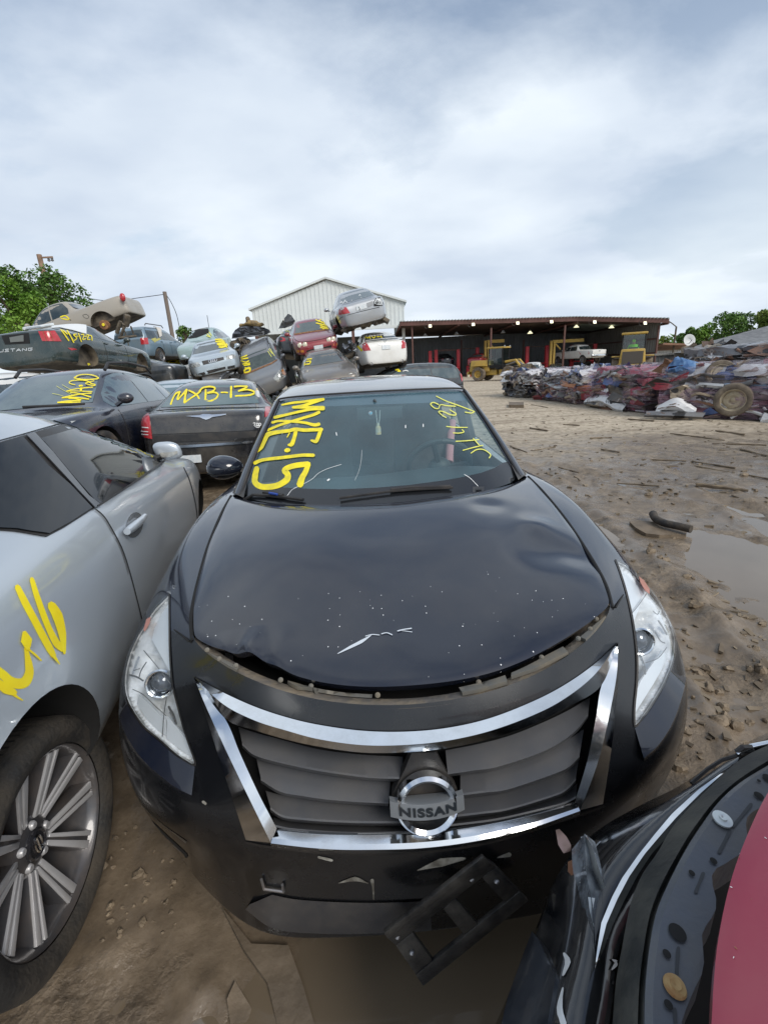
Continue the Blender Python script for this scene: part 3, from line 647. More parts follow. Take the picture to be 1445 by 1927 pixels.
# ---- windscreen
ws_half = [
 [(0,1.10,.955),(.25,1.13,.957),(.47,1.205,.960),(.61,1.30,.963),(.69,1.385,.966)],
 [(0,1.31,1.078),(.235,1.335,1.078),(.45,1.40,1.078),(.585,1.485,1.077),(.662,1.56,1.074)],
 [(0,1.52,1.193),(.225,1.54,1.192),(.43,1.59,1.190),(.555,1.665,1.186),(.628,1.73,1.180)],
 [(0,1.73,1.297),(.21,1.745,1.295),(.405,1.785,1.291),(.525,1.845,1.285),(.593,1.895,1.277)],
 [(0,1.94,1.388),(.20,1.95,1.386),(.385,1.98,1.382),(.50,2.02,1.376),(.560,2.058,1.368)],
]
wv, wf = grid_mesh(mirror_rows(ws_half)); wv, wf, _ = evald(wv, wf, [subsurf(3)])
M['windscreen'] = glassmat('windscreen_glass', (.86, .96, .95), .015, 1.2, (.20, .40, .48), .12)
windscreen = mesh_obj('windscreen', wv, wf, M['windscreen'], sedan)
WS = Surf([hw(p) for p in wv], wf); wcam = lambda u, v, o=0.0: WS.cam(u, v, o)
M['frit'] = mat('black_frit', (.012, .013, .015), .25, 0, .5)
frit = [(446,948),(560,955),(650,957),(740,951),(850,938),(985,912),(958,868),(946,871),(930,881),(905,890),(870,898),(837,904),(770,913),(709,918),(640,921),(576,920),(520,917),(488,915),(470,908)]
patch('frit_band', frit, wcam, .0015, M['frit'], windscreen, 14)
patch('frit_band', [(455,936),(488,916),(540,775),(552,757),(522,758)], wcam, -.004, M['frit'], windscreen, 14)
patch('frit_band', [(866,740),(893,770),(925,820),(960,874),(975,905),(978,880),(900,770),(872,736)], wcam, -.004, M['frit'], windscreen, 14)
patch('shade_band', [(532,752),(600,744),(700,740.5),(800,738.5),(868,736),(880,752),(800,757),(700,760),(600,764),(545,770)], wcam, -.004, mat('shade_band', (.02, .035, .06), .2, 0, .3), windscreen, 14)
k = 200/1445
z1 = lambda x, y: (450+x*k, 730+y*k)
Z = lambda *p: [z1(*q) for q in p]
paint('yellow_marking', [
 (Z((590,235),(720,210),(900,190),(1150,160)), [3, 4.5, 4.5, 5.5]), (Z((1140,165),(950,225),(860,250),(740,272)), 5.0), (Z((740,272),(900,272),(1150,278)), [5, 5, 7]), (Z((1150,290),(980,300),(700,360),(490,410)), [7, 5, 4.6, 5.6]),
 (Z((1090,335),(1000,375),(750,450),(560,510),(390,580)), [6, 5.4, 4.6, 4.4, 4.6]), (Z((460,475),(560,455),(760,465),(900,480),(1020,510),(1090,500)), [5, 4, 4.6, 5, 6, 6.6]),
 (Z((260,875),(310,810),(350,720),(400,640),(520,610),(680,590),(770,570),(900,582),(1060,575),(1120,572)), [3, 8, 9, 9, 7, 6.4, 6.6, 6.6, 6.4, 7]), (Z((1115,575),(1085,660),(1050,735),(990,725)), [7, 7, 7, 4]), (Z((775,590),(755,680),(720,770),(685,780)), [7, 7, 8, 5]), (Z((690,620),(660,675)), 2.4),
 (Z((640,858),(682,852)), 7.5),
 (Z((220,1030),(340,985),(600,955),(850,925),(1015,925)), [7, 6, 6, 6, 6.5]),
 (Z((245,1100),(225,1200),(225,1290),(300,1345),(420,1350),(540,1325),(650,1255),(665,1180),(620,1130),(680,1085),(800,1055),(940,1040)), [10, 11, 11, 11, 11, 11, 12, 11, 10, 10, 10, 10]), (Z((945,1045),(905,1150),(860,1230),(830,1325)), [9, 10, 11, 13])],
 6, wcam, .003, M['yellow'], windscreen, 5)
k2 = 240/1445
Z2 = lambda *p: [(770+x*k2, 730+y*k2) for x, y in p]
M['thin_yellow'] = mat('thin_yellow_marker', (.62, .62, .12), .6)
paint('thin_marking', [Z2((305,98),(420,155),(560,205),(735,272)), Z2((735,272),(700,290),(630,280)), Z2((520,215),(430,208),(350,198),(330,240),(280,232),(240,190),(275,172),(330,195)), Z2((415,345),(360,310),(330,275),(380,275),(460,310),(520,315),(520,295),(455,255)), Z2((420,442),(530,452),(655,452)), Z2((495,515),(560,518),(615,505),(595,478)), Z2((525,612),(650,605),(785,592)), Z2((720,580),(760,625),(795,665)), Z2((605,712),(720,680),(830,655)), Z2((695,745),(760,705),(840,705),(915,760),(900,800))], 1.9, wcam, .003, M['thin_yellow'], windscreen, 4)
paint('glass_crack', [(Z((660,1465),(720,1390),(800,1345)), .9), (Z((880,1310),(1000,1240),(1080,1165),(1200,1105),(1390,1045)), .7), (Z2((620,985),(690,1030),(775,1118)), .9), ([(668,905),(676,886),(680,866),(681,848)], .4), (Z((1320,610),(1328,650)), 1.6), ([(763,801),(763,806)], 1.6), ([(796,799),(796,804)], 1.6), ([(617,905),(620,903)], 3)], 1.2, wcam, .002, M['white_mark'], windscreen, 4)
# wipers and cowl
WHOOD = Surf([hw(p) for p in hv]+[hw(p) for p in wv], list(hf2)+[tuple(i+len(hv) for i in f) for f in wf]); whc = lambda u, v, o=0.0: WHOOD.cam(u, v, o)
def wiper(P, r, nm='wiper'):
    mb = MB(); mb.tube([whc(u, v, .016) for u, v in P], r, 6); return mb.build(nm, M['black_plastic'], sedan, True, True)
wiper([(457,934),(480,935),(510,937),(545,941),(573,945)], .008); wiper([(500,931),(520,934),(535,938)], .012)
mb = MB(); mb.tube([whc(512,935,.028), whc(527,938,.028)], .006, 6); mb.build('wiper_clip', mat('blue_clip', (.02, .06, .3), .4), sedan, True, True)
wiper([(640,942),(690,935),(735,929),(790,925),(850,922)], .006); wiper([(735,927),(770,923),(800,922),(846,921)], .010)
cowlm = mat('cowl_plastic', (.045, .045, .046), .6, dirt=(.2, .18, .15), dirt_amt=.4, dirt_scale=10)
rows = [[(s*q[0], q[1], q[2]) for q in ((.69,1.392,.966),(.72,1.42,.968),(.757,1.445,.964))] for s in (1,)]
for s in (1, -1):
    R3 = [[(s*.668,1.335,.972),(s*.70,1.375,.974),(s*.745,1.43,.974)], [(s*.672,1.50,1.04),(s*.705,1.53,1.03),(s*.742,1.56,1.0)], [(s*.655,1.60,1.098),(s*.685,1.62,1.088),(s*.712,1.66,1.06)]]
    vs, fs = grid_mesh(R3); mesh_obj('cowl_corner', vs, fs, cowlm, sedan)
# ---- pillars, roof, glass house
for s in (1, -1):
    edge = [V((s*r[-1][0], r[-1][1], r[-1][2])) for r in ws_half]
    edge = smooth_line(edge, 4); n = len(edge)
    rowsP = []
    for i, p in enumerate(edge):
        t = i/(n-1); w = .055-.012*t
        rowsP.append([p+V((-s*.012, -.006, .004)), p+V((s*.012, .004, .008)), p+V((s*.9*w, .028, .006-.01*t)), p+V((s*1.15*w, .062, -.028)), p+V((s*.7*w, .09, -.045))])
    vs, fs = grid_mesh(rowsP); vs, fs, _ = evald(vs, fs, [subsurf(2)]); mesh_obj('windscreen_pillar', vs, fs, M['hero'], sedan)
    mb = MB(); mb.tube([p+V((s*.004, -.002, .009)) for p in edge], .007, 6); mb.build('pillar_trim', M['black_plastic'], sedan, False, True)
roof_half = [
 [(0,1.945,1.385),(.20,1.955,1.383),(.385,1.985,1.379),(.50,2.025,1.373),(.560,2.063,1.365),(.612,2.12,1.345),(.63,2.14,1.32)],
 [(0,1.955,1.397),(.20,1.965,1.395),(.385,1.995,1.390),(.50,2.035,1.384),(.565,2.07,1.374),(.615,2.13,1.35),(.632,2.15,1.325)],
 [(0,2.30,1.443),(.21,2.31,1.441),(.40,2.33,1.434),(.52,2.35,1.424),(.588,2.37,1.408),(.635,2.40,1.378),(.65,2.42,1.345)],
 [(0,2.80,1.474),(.215,2.80,1.472),(.41,2.80,1.463),(.53,2.80,1.452),(.60,2.80,1.432),(.648,2.80,1.395),(.662,2.80,1.36)],
 [(0,3.30,1.466),(.21,3.30,1.464),(.40,3.30,1.454),(.52,3.30,1.440),(.585,3.30,1.420),(.635,3.30,1.38),(.652,3.30,1.345)],
 [(0,3.72,1.418),(.20,3.72,1.415),(.385,3.70,1.404),(.50,3.68,1.390),(.565,3.66,1.368),(.615,3.64,1.325),(.635,3.62,1.29)],
]
rv, rf = grid_mesh(mirror_rows(roof_half)); rv, rf, _ = evald(rv, rf, [subsurf(3)]); mesh_obj('roof', rv, rf, M['hero'], sedan)
ROOFS = Surf([hw(p) for p in rv], rf)
mb = MB(); mb.tube(smooth_line([hw((s_*p[0], p[1]-.004, p[2]+.012)) for p, s_ in [(q, -1) for q in reversed(ws_half[-1][1:])]+[(q, 1) for q in ws_half[-1]]], 4), .0055, 6); mb.build('roof_seal', M['black_plastic'], sedan, True, True)
rg_half = [[(0,3.73,1.412),(.30,3.70,1.403),(.56,3.66,1.362)], [(0,4.02,1.30),(.32,4.0,1.29),(.60,3.96,1.24)], [(0,4.30,1.13),(.34,4.27,1.12),(.66,4.2,1.09)]]
vs, fs = grid_mesh(mirror_rows(rg_half)); vs, fs, _ = evald(vs, fs, [subsurf(2)]); M['cabglass'] = glassmat('cabin_glass', (.93, .96, .95), .02, .7); mesh_obj('rear_window', vs, fs, M['cabglass'], sedan)
tr_half = [[(0,4.28,1.13),(.34,4.25,1.12),(.64,4.2,1.085),(.70,4.1,1.06)], [(0,4.55,1.11),(.34,4.53,1.10),(.62,4.48,1.07),(.69,4.45,1.045)], [(0,4.80,1.085),(.33,4.78,1.08),(.6,4.72,1.06),(.66,4.68,1.04)], [(0,4.84,.95),(.34,4.82,.95),(.64,4.77,.93),(.77,4.70,.92)], [(0,4.80,.60),(.34,4.79,.60),(.66,4.75,.60),(.82,4.68,.60)], [(0,4.87,.50),(.36,4.86,.50),(.68,4.80,.50),(.84,4.68,.50)], [(0,4.84,.28),(.36,4.83,.28),(.68,4.76,.28),(.84,4.66,.29)]]
vs, fs = grid_mesh(mirror_rows(tr_half)); vs, fs, _ = evald(vs, fs, [subsurf(2)]); mesh_obj('trunk_lid', vs, fs, M['hero'], sedan)
for s in (1, -1):
    # side glass between belt and roof rail, centre pillar, rear pillar
    vs, fs = grid_mesh([[(s*.752,1.55,.95),(s*.752,2.05,.93),(s*.752,2.62,1.0)], [(s*.69,1.86,1.16),(s*.70,2.1,1.17),(s*.70,2.62,1.18)], [(s*.632,2.16,1.325),(s*.645,2.35,1.345),(s*.655,2.62,1.355)]])
    mesh_obj('door_window', vs, fs, M['cabglass'], sedan)
    vs, fs = grid_mesh([[(s*.752,2.74,1.0),(s*.75,3.2,1.01),(s*.745,3.62,1.02)], [(s*.70,2.74,1.18),(s*.70,3.2,1.18),(s*.69,3.55,1.18)], [(s*.655,2.74,1.355),(s*.652,3.2,1.345),(s*.64,3.45,1.315)]])
    mesh_obj('door_window', vs, fs, M['cabglass'], sedan)
    mb = MB()
    mb.tube([(s*.755,2.68,.97), (s*.70,2.68,1.18), (s*.655,2.68,1.36)], .05, 8); mb.build('door_pillar', M['black_plastic'], sedan, False, True)
    vs, fs = grid_mesh([[(s*.745,3.62,1.02),(s*.735,3.95,1.035),(s*.70,4.22,1.055)], [(s*.69,3.55,1.18),(s*.68,3.75,1.19),(s*.655,4.03,1.20)], [(s*.638,3.45,1.315),(s*.62,3.6,1.32),(s*.56,3.70,1.355)]])
    vs, fs, _ = evald(vs, fs, [subsurf(2)]); mesh_obj('rear_pillar', vs, fs, M['hero'], sedan)
# ---- cabin
M['trim'] = mat('dash_plastic', (.034, .046, .052), .55); M['seat'] = mat('seat_cloth', (.035, .038, .042), .9, col2=(.05, .052, .055), c2_scale=20)
dash_half = [[(0,1.12,.935),(.3,1.16,.94),(.55,1.28,.945),(.70,1.42,.95)], [(0,1.40,.985),(.3,1.42,.985),(.55,1.47,.98),(.72,1.55,.975)], [(0,1.62,.985),(.25,1.64,.99),(.5,1.68,.985),(.735,1.7,.96)], [(0,1.74,.93),(.3,1.76,.92),(.55,1.78,.9),(.74,1.78,.88)], [(0,1.76,.60),(.3,1.76,.6),(.55,1.76,.6),(.74,1.76,.6)]]
dr = mirror_rows(dash_half)
for r in dr:
    for q in r: q.z += .045*math.exp(-((q.x-.37)/.17)**2)*math.exp(-((q.y-1.64)/.16)**2)
vs, fs = grid_mesh(dr); vs, fs, _ = evald(vs, fs, [subsurf(3)]); mesh_obj('dashboard', vs, fs, M['trim'], sedan)
mb = MB(); mb.box((0, 2.7, .30), (1.45, 2.6, .04)); mb.box((0, 4.0, .75), (1.4, .06, .9)); mb.build('cabin_floor', M['dark'], sedan)
vs, fs = grid_mesh([[(a, l, z-.03) for a, l, z in r[:5]] for r in roof_half[1:]]); vs2, fs2 = grid_mesh([[(-a, l, z-.03) for a, l, z in r[:5]] for r in roof_half[1:]])
mesh_obj('headliner', vs+vs2, fs+[tuple(i+len(vs) for i in f) for f in fs2], mat('headliner', (.16, .17, .17), .9), sedan)
sc = V((.37, 1.86, .955)); sn = V((0, .86, .5)).normalized(); SM = Matrix.Translation(sc) @ sn.to_track_quat('Z', 'X').to_matrix().to_4x4()
mb = MB(); ring = [SM @ V((.185*cos(2*pi*k/40), .185*sin(2*pi*k/40), 0)) for k in range(41)]; mb.tube(ring, .016, 8, False)
for a in (pi/2+.0, pi+.25, -.25): mb.tube([SM @ V((0, 0, -.02)), SM @ V((.18*cos(a), .18*sin(a), 0))], .018, 6)
mb.ball(SM @ V((0, 0, -.01)), .07, 12, 8, (1, .8, .8)); mb.build('steering_wheel', M['trim'], sedan, False, True)
def seat(a, l, w=.5):
    mb = MB(); mb.box((a, l-.25, .56), (w, .5, .16), (rad(8), 0, 0)); mb.box((a, l+.06, .86), (w*.94, .13, .60), (rad(-14), 0, 0), .84); mb.box((a, l+.15, 1.21), (w*.5, .10, .17), (rad(-14), 0, 0), .85)
    mb.tube([(a-.06, l+.13, 1.08), (a-.06, l+.15, 1.16)], .008, 6); mb.tube([(a+.06, l+.13, 1.08), (a+.06, l+.15, 1.16)], .008, 6)
    return mb.build('seat', M['seat'], sedan, bevel=.035)
seat(.37, 2.45); seat(-.37, 2.45); seat(0, 3.45, 1.25)
mb = MB(); mb.tube([hw((.60,2.58,1.12)), hw((.57,2.50,1.03)), hw((.545,2.42,.92)), hw((.53,2.36,.86))], .03, 10); mb.build('belt_cover', mat('pink_cloth', (.42, .22, .25), .9), sedan, True, True)
mb = MB(); mb.tube([hw((.63,2.66,1.28)), hw((.60,2.58,1.12)), hw((.50,2.3,.75))], .012, 4); mb.build('seat_belt', M['greyplastic'], sedan, True)
mb = MB(); mb.box((.03, 1.86, 1.285), (.26, .03, .07), (rad(15), 0, 0)); mb.tube([(.03, 1.86, 1.31), (0, 1.85, 1.36)], .01, 6); mb.build('inside_mirror', M['trim'], sedan, bevel=.01)
hp = lambda u, v: at_l(u, v, 1.80)
mb = MB(); mb.tube([hp(707, 772), hp(709, 790), hp(711, 802)], .0022, 4); mb.tube([hp(715, 772), hp(714, 790), hp(712, 802)], .0022, 4); mb.build('hanging_cord', mat('pale_cord', (.5, .55, .55), .7), sedan, True)
mb = MB(); c = hp(711.5, 808); mb.lathe([(.001, .035), (.010, .033), (.010, .018), (.016, .014), (.017, -.028), (.001, -.03)], Matrix.Translation(c), 12); mb.build('air_freshener', mat('freshener_bottle', (.45, .5, .45), .2, 0, .5, col2=(.5, .4, .2), c2_scale=40), sedan, True, True)
mb = MB(); mb.ball(hp(697, 778), .012, 10, 8, (1, .5, 1)); mb.build('sticker', mat('sticker', (.1, .4, .6), .5, col2=(.7, .4, .3), c2_scale=60), sedan, True, True)
# ---- left door mirror
mb = MB(); c = at_a(424, 879, -.985); 
mb.ball((0, 0, 0), 1, 20, 14)
mv = []
for p in mb.v:
    x, y, z = p
    q = V((x*.118, y*(.10 if y < 0 else .035), z*(.078-.012*x)))
    mv.append(c+HM.to_3x3() @ q)
mo = sharp(mesh_obj('door_mirror', mv, mb.f, M['hero'], sedan, True), 60)
mb = MB(); mb.tube([c+HM.to_3x3() @ V((.09, .0, -.03)), c+HM.to_3x3() @ V((.17, .02, -.05)), c+HM.to_3x3() @ V((.24, .04, -.06))], .03, 8); mb.build('mirror_arm', M['black_plastic'], mo, True, True)
mb = MB(); mb.tube([c+HM.to_3x3() @ V((-.112, -.03, -.03)), c+HM.to_3x3() @ V((-.05, -.088, -.034)), c+HM.to_3x3() @ V((.04, -.094, -.034)), c+HM.to_3x3() @ V((.10, -.05, -.03))], .004, 5); mb.build('mirror_seam', M['dark'], mo, True, True)
# ---- wheels
def wheel(par, M4, r=.33, w=.21, rr=.22, spokes=5, tyre='rubber', rim='alloy', spoke_w=.05, n=32, flat=False):
    """wheel about local z (outer face towards +z); returns the wheel (tyre with rim as sub-part)"""
    h = w/2
    mb = MB(); mb.lathe([(rr, -h*.9), (rr+.02, -h), (r-.03, -h*1.02), (r-.008, -h*.85), (r, -h*.5), (r, h*.5), (r-.008, h*.85), (r-.03, h*1.02), (rr+.03, h*1.0), (rr+.006, h*.93), (rr, h*.85)], M4, n)
    t = mb.build('wheel', M[tyre], par, False, True)
    mb = MB(); mb.lathe([(rr+.006, h*.9), (rr-.004, h*.93), (rr-.012, h*.8), (rr-.022, h*.1), (rr-.03, -h*.6), (.001, -h*.62)], M4, n)
    if flat: mb.lathe([(rr-.012, h*.6), (rr*.8, h*.35), (rr*.72, h*.55), (rr*.45, h*.62), (rr*.35, h*.45), (.045, h*.45), (.04, h*.7), (.001, h*.72)], M4, n)
    else:
        mb.lathe([(.07, h*.3), (.068, h*.66), (.05, h*.72), (.001, h*.74)], M4, 20)
        for s in range(spokes):
            a = 2*pi*s/spokes; R = M4 @ Matrix.Rotation(a, 4, 'Z')
            q = [(.05, -spoke_w*.5, h*.68), (.05, spoke_w*.5, h*.68), (rr-.01, spoke_w*.42, h*.85), (rr-.01, -spoke_w*.42, h*.85)]
            mb.add([R @ V(p) for p in q]+[R @ V((p[0], p[1]*1.15, p[2]-.035)) for p in q], [(3, 2, 1, 0), (0, 1, 5, 4), (1, 2, 6, 5), (2, 3, 7, 6), (3, 0, 4, 7)])
    mb.build('rim', M[rim], t, False, True)
    return t
for s in (1, -1):
    for l in (.99, 3.77):
        if l > 1 or True: wheel(sedan, Matrix.Translation((s*.80, l, .315)) @ Matrix.Rotation(s*pi/2, 4, 'Y'), .325, .21)
# ================================================================== other cars: a lofted body with its own panes, lamps and wheels
DEF = dict(xf=2.25, xr=-2.4, w=.89, r=.32, fa=1.34, ra=-1.34, zb=.20, zh=.78, xc=.92, zc=.97, yc=.69, xt=.15, zt=1.36, yt=.53, xm=-.45, H=1.43, xrt=-1.2, zrt=1.37, yrt=.53, xrb=-1.85, zrb=1.03, yrb=.66, zd=.98,
           bf=.86, br=.93, pill=(-.35, -1.15), missing=(), mirrors=True, tyre='rubber', rim='alloy', lift_top=0, nosez=.55, tailz=.62, arch=.045, seams=True, win=True, wsg=True, rwg=True, wheelsize=None, crumple=0, seed=1, handles=True)
def lerpl(P, x):
    if x >= P[0][0]: return P[0][1]
    for (a, p), (b, q) in zip(P, P[1:]):
        if b <= x <= a: return p+(q-p)*(a-x)/(a-b) if a != b else q
    return P[-1][1]
class Car: pass
def make_car(name, label, loc, rot, paintm, group='scrapped cars piled up in the yard', cat='car', **kw):
    s = dict(DEF); s.update(kw); S = type('S', (), s); c = Car(); c.s = S
    c.root = thing(name, label, cat, loc, tuple(rad(a) for a in rot), group); c.M = MW[c.root.name]
    xf, xr, w = S.xf, S.xr, S.w
    top = [(xf, S.nosez), (xf-.05, S.zh-.09), (xf-.18, S.zh), (xf-.6, S.zh+(S.zc-S.zh)*.42), (S.xc+.2, S.zc-.035), (S.xc, S.zc), ((S.xc+S.xt)/2, (S.zc+S.zt)/2+.02), (S.xt, S.zt), ((S.xt+S.xm)/2, S.zt+(S.H-S.zt)*.75), (S.xm, S.H), ((S.xm+S.xrt)/2, S.zrt+(S.H-S.zrt)*.7), (S.xrt, S.zrt), ((S.xrt+S.xrb)/2, (S.zrt+S.zrb)/2+.015), (S.xrb, S.zrb), ((S.xrb+xr)/2-.02, (S.zrb*.45+S.zd*.55)), (xr+.14, S.zd), (xr+.04, S.zd-.07), (xr, S.tailz)]
    top = [t for i, t in enumerate(top) if i == 0 or t[0] < top[i-1][0]-.012]
    yr = [(S.xc, S.yc), (S.xt, S.yt), (S.xm, S.yt+.03), (S.xrt, S.yrt), (S.xrb, S.yrb)]
    sec = []
    for x, zt in top:
        e0 = min(1, max(0, (xf-x)/.75)); e1 = min(1, max(0, (x-xr)/.7)); e = min(e0**.42 if e0 > 0 else 0, e1**.38 if e1 > 0 else 0)
        wx = w*(.66+.34*e)
        zb = S.zb+(.10 if x > xf-.03 or x < xr+.03 else (.02 if x > xf-.2 or x < xr+.2 else 0))
        belt = S.bf+(S.br-S.bf)*min(1, max(0, (S.xc-x)/(S.xc-xr)))
        if x > S.xc: belt = min(belt, zt-.03)
        belt = min(belt, zt-.015); cabin = S.xrb-.001 <= x <= S.xc+.001
        zm = zb+(belt-zb)*.52
        P = [(0, zb), (.8*wx, zb), (.965*wx, zb+.05), (wx, zm), (.99*wx, belt-(belt-zm)*.30), (.94*wx, belt)]
        if cabin:
            y7 = lerpl(yr, x); fr = min(1, (zt-belt)/.35)
            P += [(.94*wx-(.94*wx-y7)*.12, belt+(zt-belt)*.12), (y7+.03*fr, zt-.085*fr), (y7*.8, zt-.022*fr), (y7*.45, zt-.004), (0, zt)]
        else:
            P += [(.86*wx, belt+(zt-belt)*.55), (.74*wx, zt-(zt-belt)*.18), (.55*wx, zt-.012), (.3*wx, zt-.003), (0, zt)]
        sec.append([(x, y, z) for y, z in P])
    n = 11; m = 20; vs = []; fs = []
    for r in sec:
        ring = [V(p) for p in r]+[V((p[0], -p[1], p[2])) for p in reversed(r[1:-1])]
        vs += ring
    for i in range(len(sec)-1):
        for k in range(m): fs.append((i*m+k, i*m+(k+1) % m, (i+1)*m+(k+1) % m, (i+1)*m+k))
    fs += [tuple(range(m-1, -1, -1)), tuple((len(sec)-1)*m+k for k in range(m))]
    if S.crumple:
        q = V((S.seed*3.1, 1, 2)); vs = [p+noise.noise_vector(p*1.6+q)*S.crumple+noise.noise_vector(p*4+q)*S.crumple*.4 for p in vs]
    # wheel wells
    mb = MB(); ax = [(S.fa, s_) for s_ in (1, -1)]+[(S.ra, s_) for s_ in (1, -1)]; ra = S.r+S.arch; zc_ = S.r
    for x, sg in ax: mb.lathe([(.0001, -.17), (ra, -.17), (ra, .2), (.0001, .2)], Matrix.Translation((x, sg*(w-.06), zc_)) @ Matrix.Rotation(-sg*pi/2, 4, 'X'), 60)
    me = bpy.data.meshes.new('cut'); me.from_pydata([tuple(p) for p in mb.v], [], mb.f); bmx = bmesh.new(); bmx.from_mesh(me); bmesh.ops.remove_doubles(bmx, verts=bmx.verts[:], dist=.0005); bmesh.ops.recalc_face_normals(bmx, faces=bmx.faces[:]); bmx.to_mesh(me); bmx.free()
    cut = bpy.data.objects.new('cut', me); COL.objects.link(cut)
    def bl(o):
        b = o.modifiers.new('b', 'BOOLEAN'); b.operation = 'DIFFERENCE'; b.object = cut; b.solver = 'EXACT'
    bmx = bmesh.new()
    vs, fs, _ = evald(vs, fs, [subsurf(2), bl])
    bpy.data.objects.remove(cut); bpy.data.meshes.remove(me)
    mi = []
    for f in fs:
        ctr = sum((vs[i] for i in f), V())/len(f); k = 0
        for x, sg in ax:
            d = sqrt((ctr.x-x)**2+(ctr.z-zc_)**2)
            if d < ra+.004 and ctr.y*sg > 0 and abs(ctr.y) < w+.05:
                onr = all(abs(sqrt((vs[i].x-x)**2+(vs[i].z-zc_)**2)-ra) < .006 for i in f); inn = all(abs(abs(vs[i].y)-(w-.23)) < .01 for i in f)
                if onr or inn: k = 1
        if k == 0 and len(f) >= 3:
            nn = (vs[f[1]]-vs[f[0]]).cross(vs[f[2]]-vs[f[0]])
            if nn.length > 1e-9 and abs(nn.normalized().z) > .75 and ctr.z < S.zb+.12: k = 2
        mi.append(k)
    c.body = sharp(mesh_obj('body', vs, fs, [paintm, M['dark'] if S.tyre != 'well' else M['grime'], M['grime']], c.root, matidx=mi), 48)
    c.lv, c.lf = vs, fs
    c.surf_local = Surf(vs, fs); c.surf = Surf([c.M @ p for p in vs], fs)
    side = lambda sg: (lambda x, z, o=0.0: (lambda h: c.M @ h if h is not None else None)(c.surf_local.hit(V((x, sg*3, z)), V((0, -sg, 0)), o)))
    fb = lambda sg: (lambda y, z, o=0.0: (lambda h: c.M @ h if h is not None else None)(c.surf_local.hit(V((sg*5, y, z)), V((-sg, 0, 0)), o)))
    c.side, c.fb = side, fb; c.cam = lambda u, v, o=0.0: c.surf.cam(u, v, o)
    gl = kw.get('glass', M['carglass'])
    if S.wsg: c.windscreen = patch('windscreen', [(-S.yc*.93, S.zc+.03), (S.yc*.93, S.zc+.03), (S.yt*.93, S.zt-.045), (0, S.zt-.03), (-S.yt*.93, S.zt-.045)], fb(1), .006, gl, c.root, .12, .004)
    if S.rwg: c.rearglass = patch('rear_window', [(-S.yrb*.92, S.zrb+.03), (S.yrb*.92, S.zrb+.03), (S.yrt*.92, S.zrt-.045), (0, S.zrt-.035), (-S.yrt*.92, S.zrt-.045)], fb(-1), .006, gl, c.root, .12, .004)
    if S.win:
        beltz = lambda x: S.bf+(S.br-S.bf)*min(1, max(0, (S.xc-x)/(S.xc-xr)))+.035
        A = lambda x: S.zc+.02+(S.zt-.09-S.zc-.02)*(S.xc-.10-x)/max(.05, S.xc-.10-S.xt+.08)
        Cc = lambda x: S.zrb+(S.zrt-.09-S.zrb)*(x-S.xrb-.14)/max(.05, S.xrt-S.xrb+.0)
        up = lambda x: min(A(x), Cc(x), lerpl(top, x)-.10)
        xs0 = S.xc-.16; xs1 = S.xrb+.20
        cuts = [xs0]+[p for p in S.pill if xs1+.1 < p < xs0-.1]+[xs1]
        for a, b in zip(cuts, cuts[1:]):
            a2 = a-.025; b2 = b+.025; xs = [a2+(b2-a2)*k/8 for k in range(9)]
            U = [(x, up(x)) for x in xs if up(x) > beltz(x)+.02]; B = [(x, beltz(x)) for x, _ in reversed(U)]
            if len(U) < 3: continue
            for sg in (1, -1): patch('side_window', U+B, side(sg), .005, gl, c.root, .15, .004)
    if S.seams:
        for sg in (1, -1):
            for xs_ in (S.xc-.22,)+tuple(S.pill[:2]):
                if xs_ < S.ra+.4: xs_ = S.ra+.40
                mb = MB(); mb.tube([p for p in (side(sg)(xs_, S.zb+.08+k*(S.bf-S.zb-.08)/7, .001) for k in range(8)) if p], .006, 4); mb.build('door_gap', M['dark'], c.root, True)
            if S.handles:
                for xs_ in S.pill[:2]:
                    P = side(sg)(xs_+.12, S.bf-.05, .015)
                    if P:
                        mb = MB(); mb.box((0, 0, 0), (.16, .03, .03)); mb.v = [P+c.M.to_3x3() @ p for p in mb.v]; mb.build('door_handle', paintm, c.root, True)
    if S.mirrors:
        for sg in (1, -1):
            mb = MB(); mb.ball((S.xc-.22, sg*(w+.07), S.bf+.14), .1, 12, 8, (.75, 1.05, .72)); mb.tube([(S.xc-.2, sg*(w-.06), S.bf+.06), (S.xc-.2, sg*(w+.03), S.bf+.11)], .03, 6); mb.build('wing_mirror', kw.get('mirrorm', paintm), c.root, False, True)
    for k, (x, sg) in enumerate(ax):
        if k in S.missing: continue
        wheel(c.root, Matrix.Translation((x, sg*(w-.115), zc_)) @ Matrix.Rotation(-sg*pi/2, 4, 'X'), S.r, .20, S.r*.66, tyre=S.tyre if S.tyre in M else 'rubber', rim=S.rim, n=24)
    c.headlight = lambda poly, m=None, nm='headlight': [patch(nm, [(sg*y, z) for y, z in poly], fb(1), .008, m or M['lamp_glass'], c.root, .1, .01) for sg in (1, -1)]
    c.taillight = lambda poly, m=None, nm='tail_light': [patch(nm, [(sg*y, z) for y, z in poly], fb(-1), .008, m or M['red_lens'], c.root, .1, .01) for sg in (1, -1)]
    c.onpx = lambda nm, poly, m, off=.010, st=6, sk=.008: patch(nm, poly, c.cam, off, m, c.root, st, sk)
    c.text = lambda strokes, wd, m=None, off=.014, sm=4, nm='yellow_marking': paint(nm, strokes, wd, c.cam, off, m or M['yellow'], c.root, sm)
    def plate(sg, y, z, wd=.30, h=.15, m=None):
        P = fb(sg)(y, z, .012)
        if P:
            mb = MB(); mb.box((0, 0, 0), (.012, wd, h)); mb.v = [P+c.M.to_3x3() @ p for p in mb.v]; mb.build('number_plate', m or M['plate'], c.root, True)
    c.plate = plate
    return c
def off_scale(k, ox, oy): return lambda *p: [(ox+x/k, oy+y/k) for x, y in p]

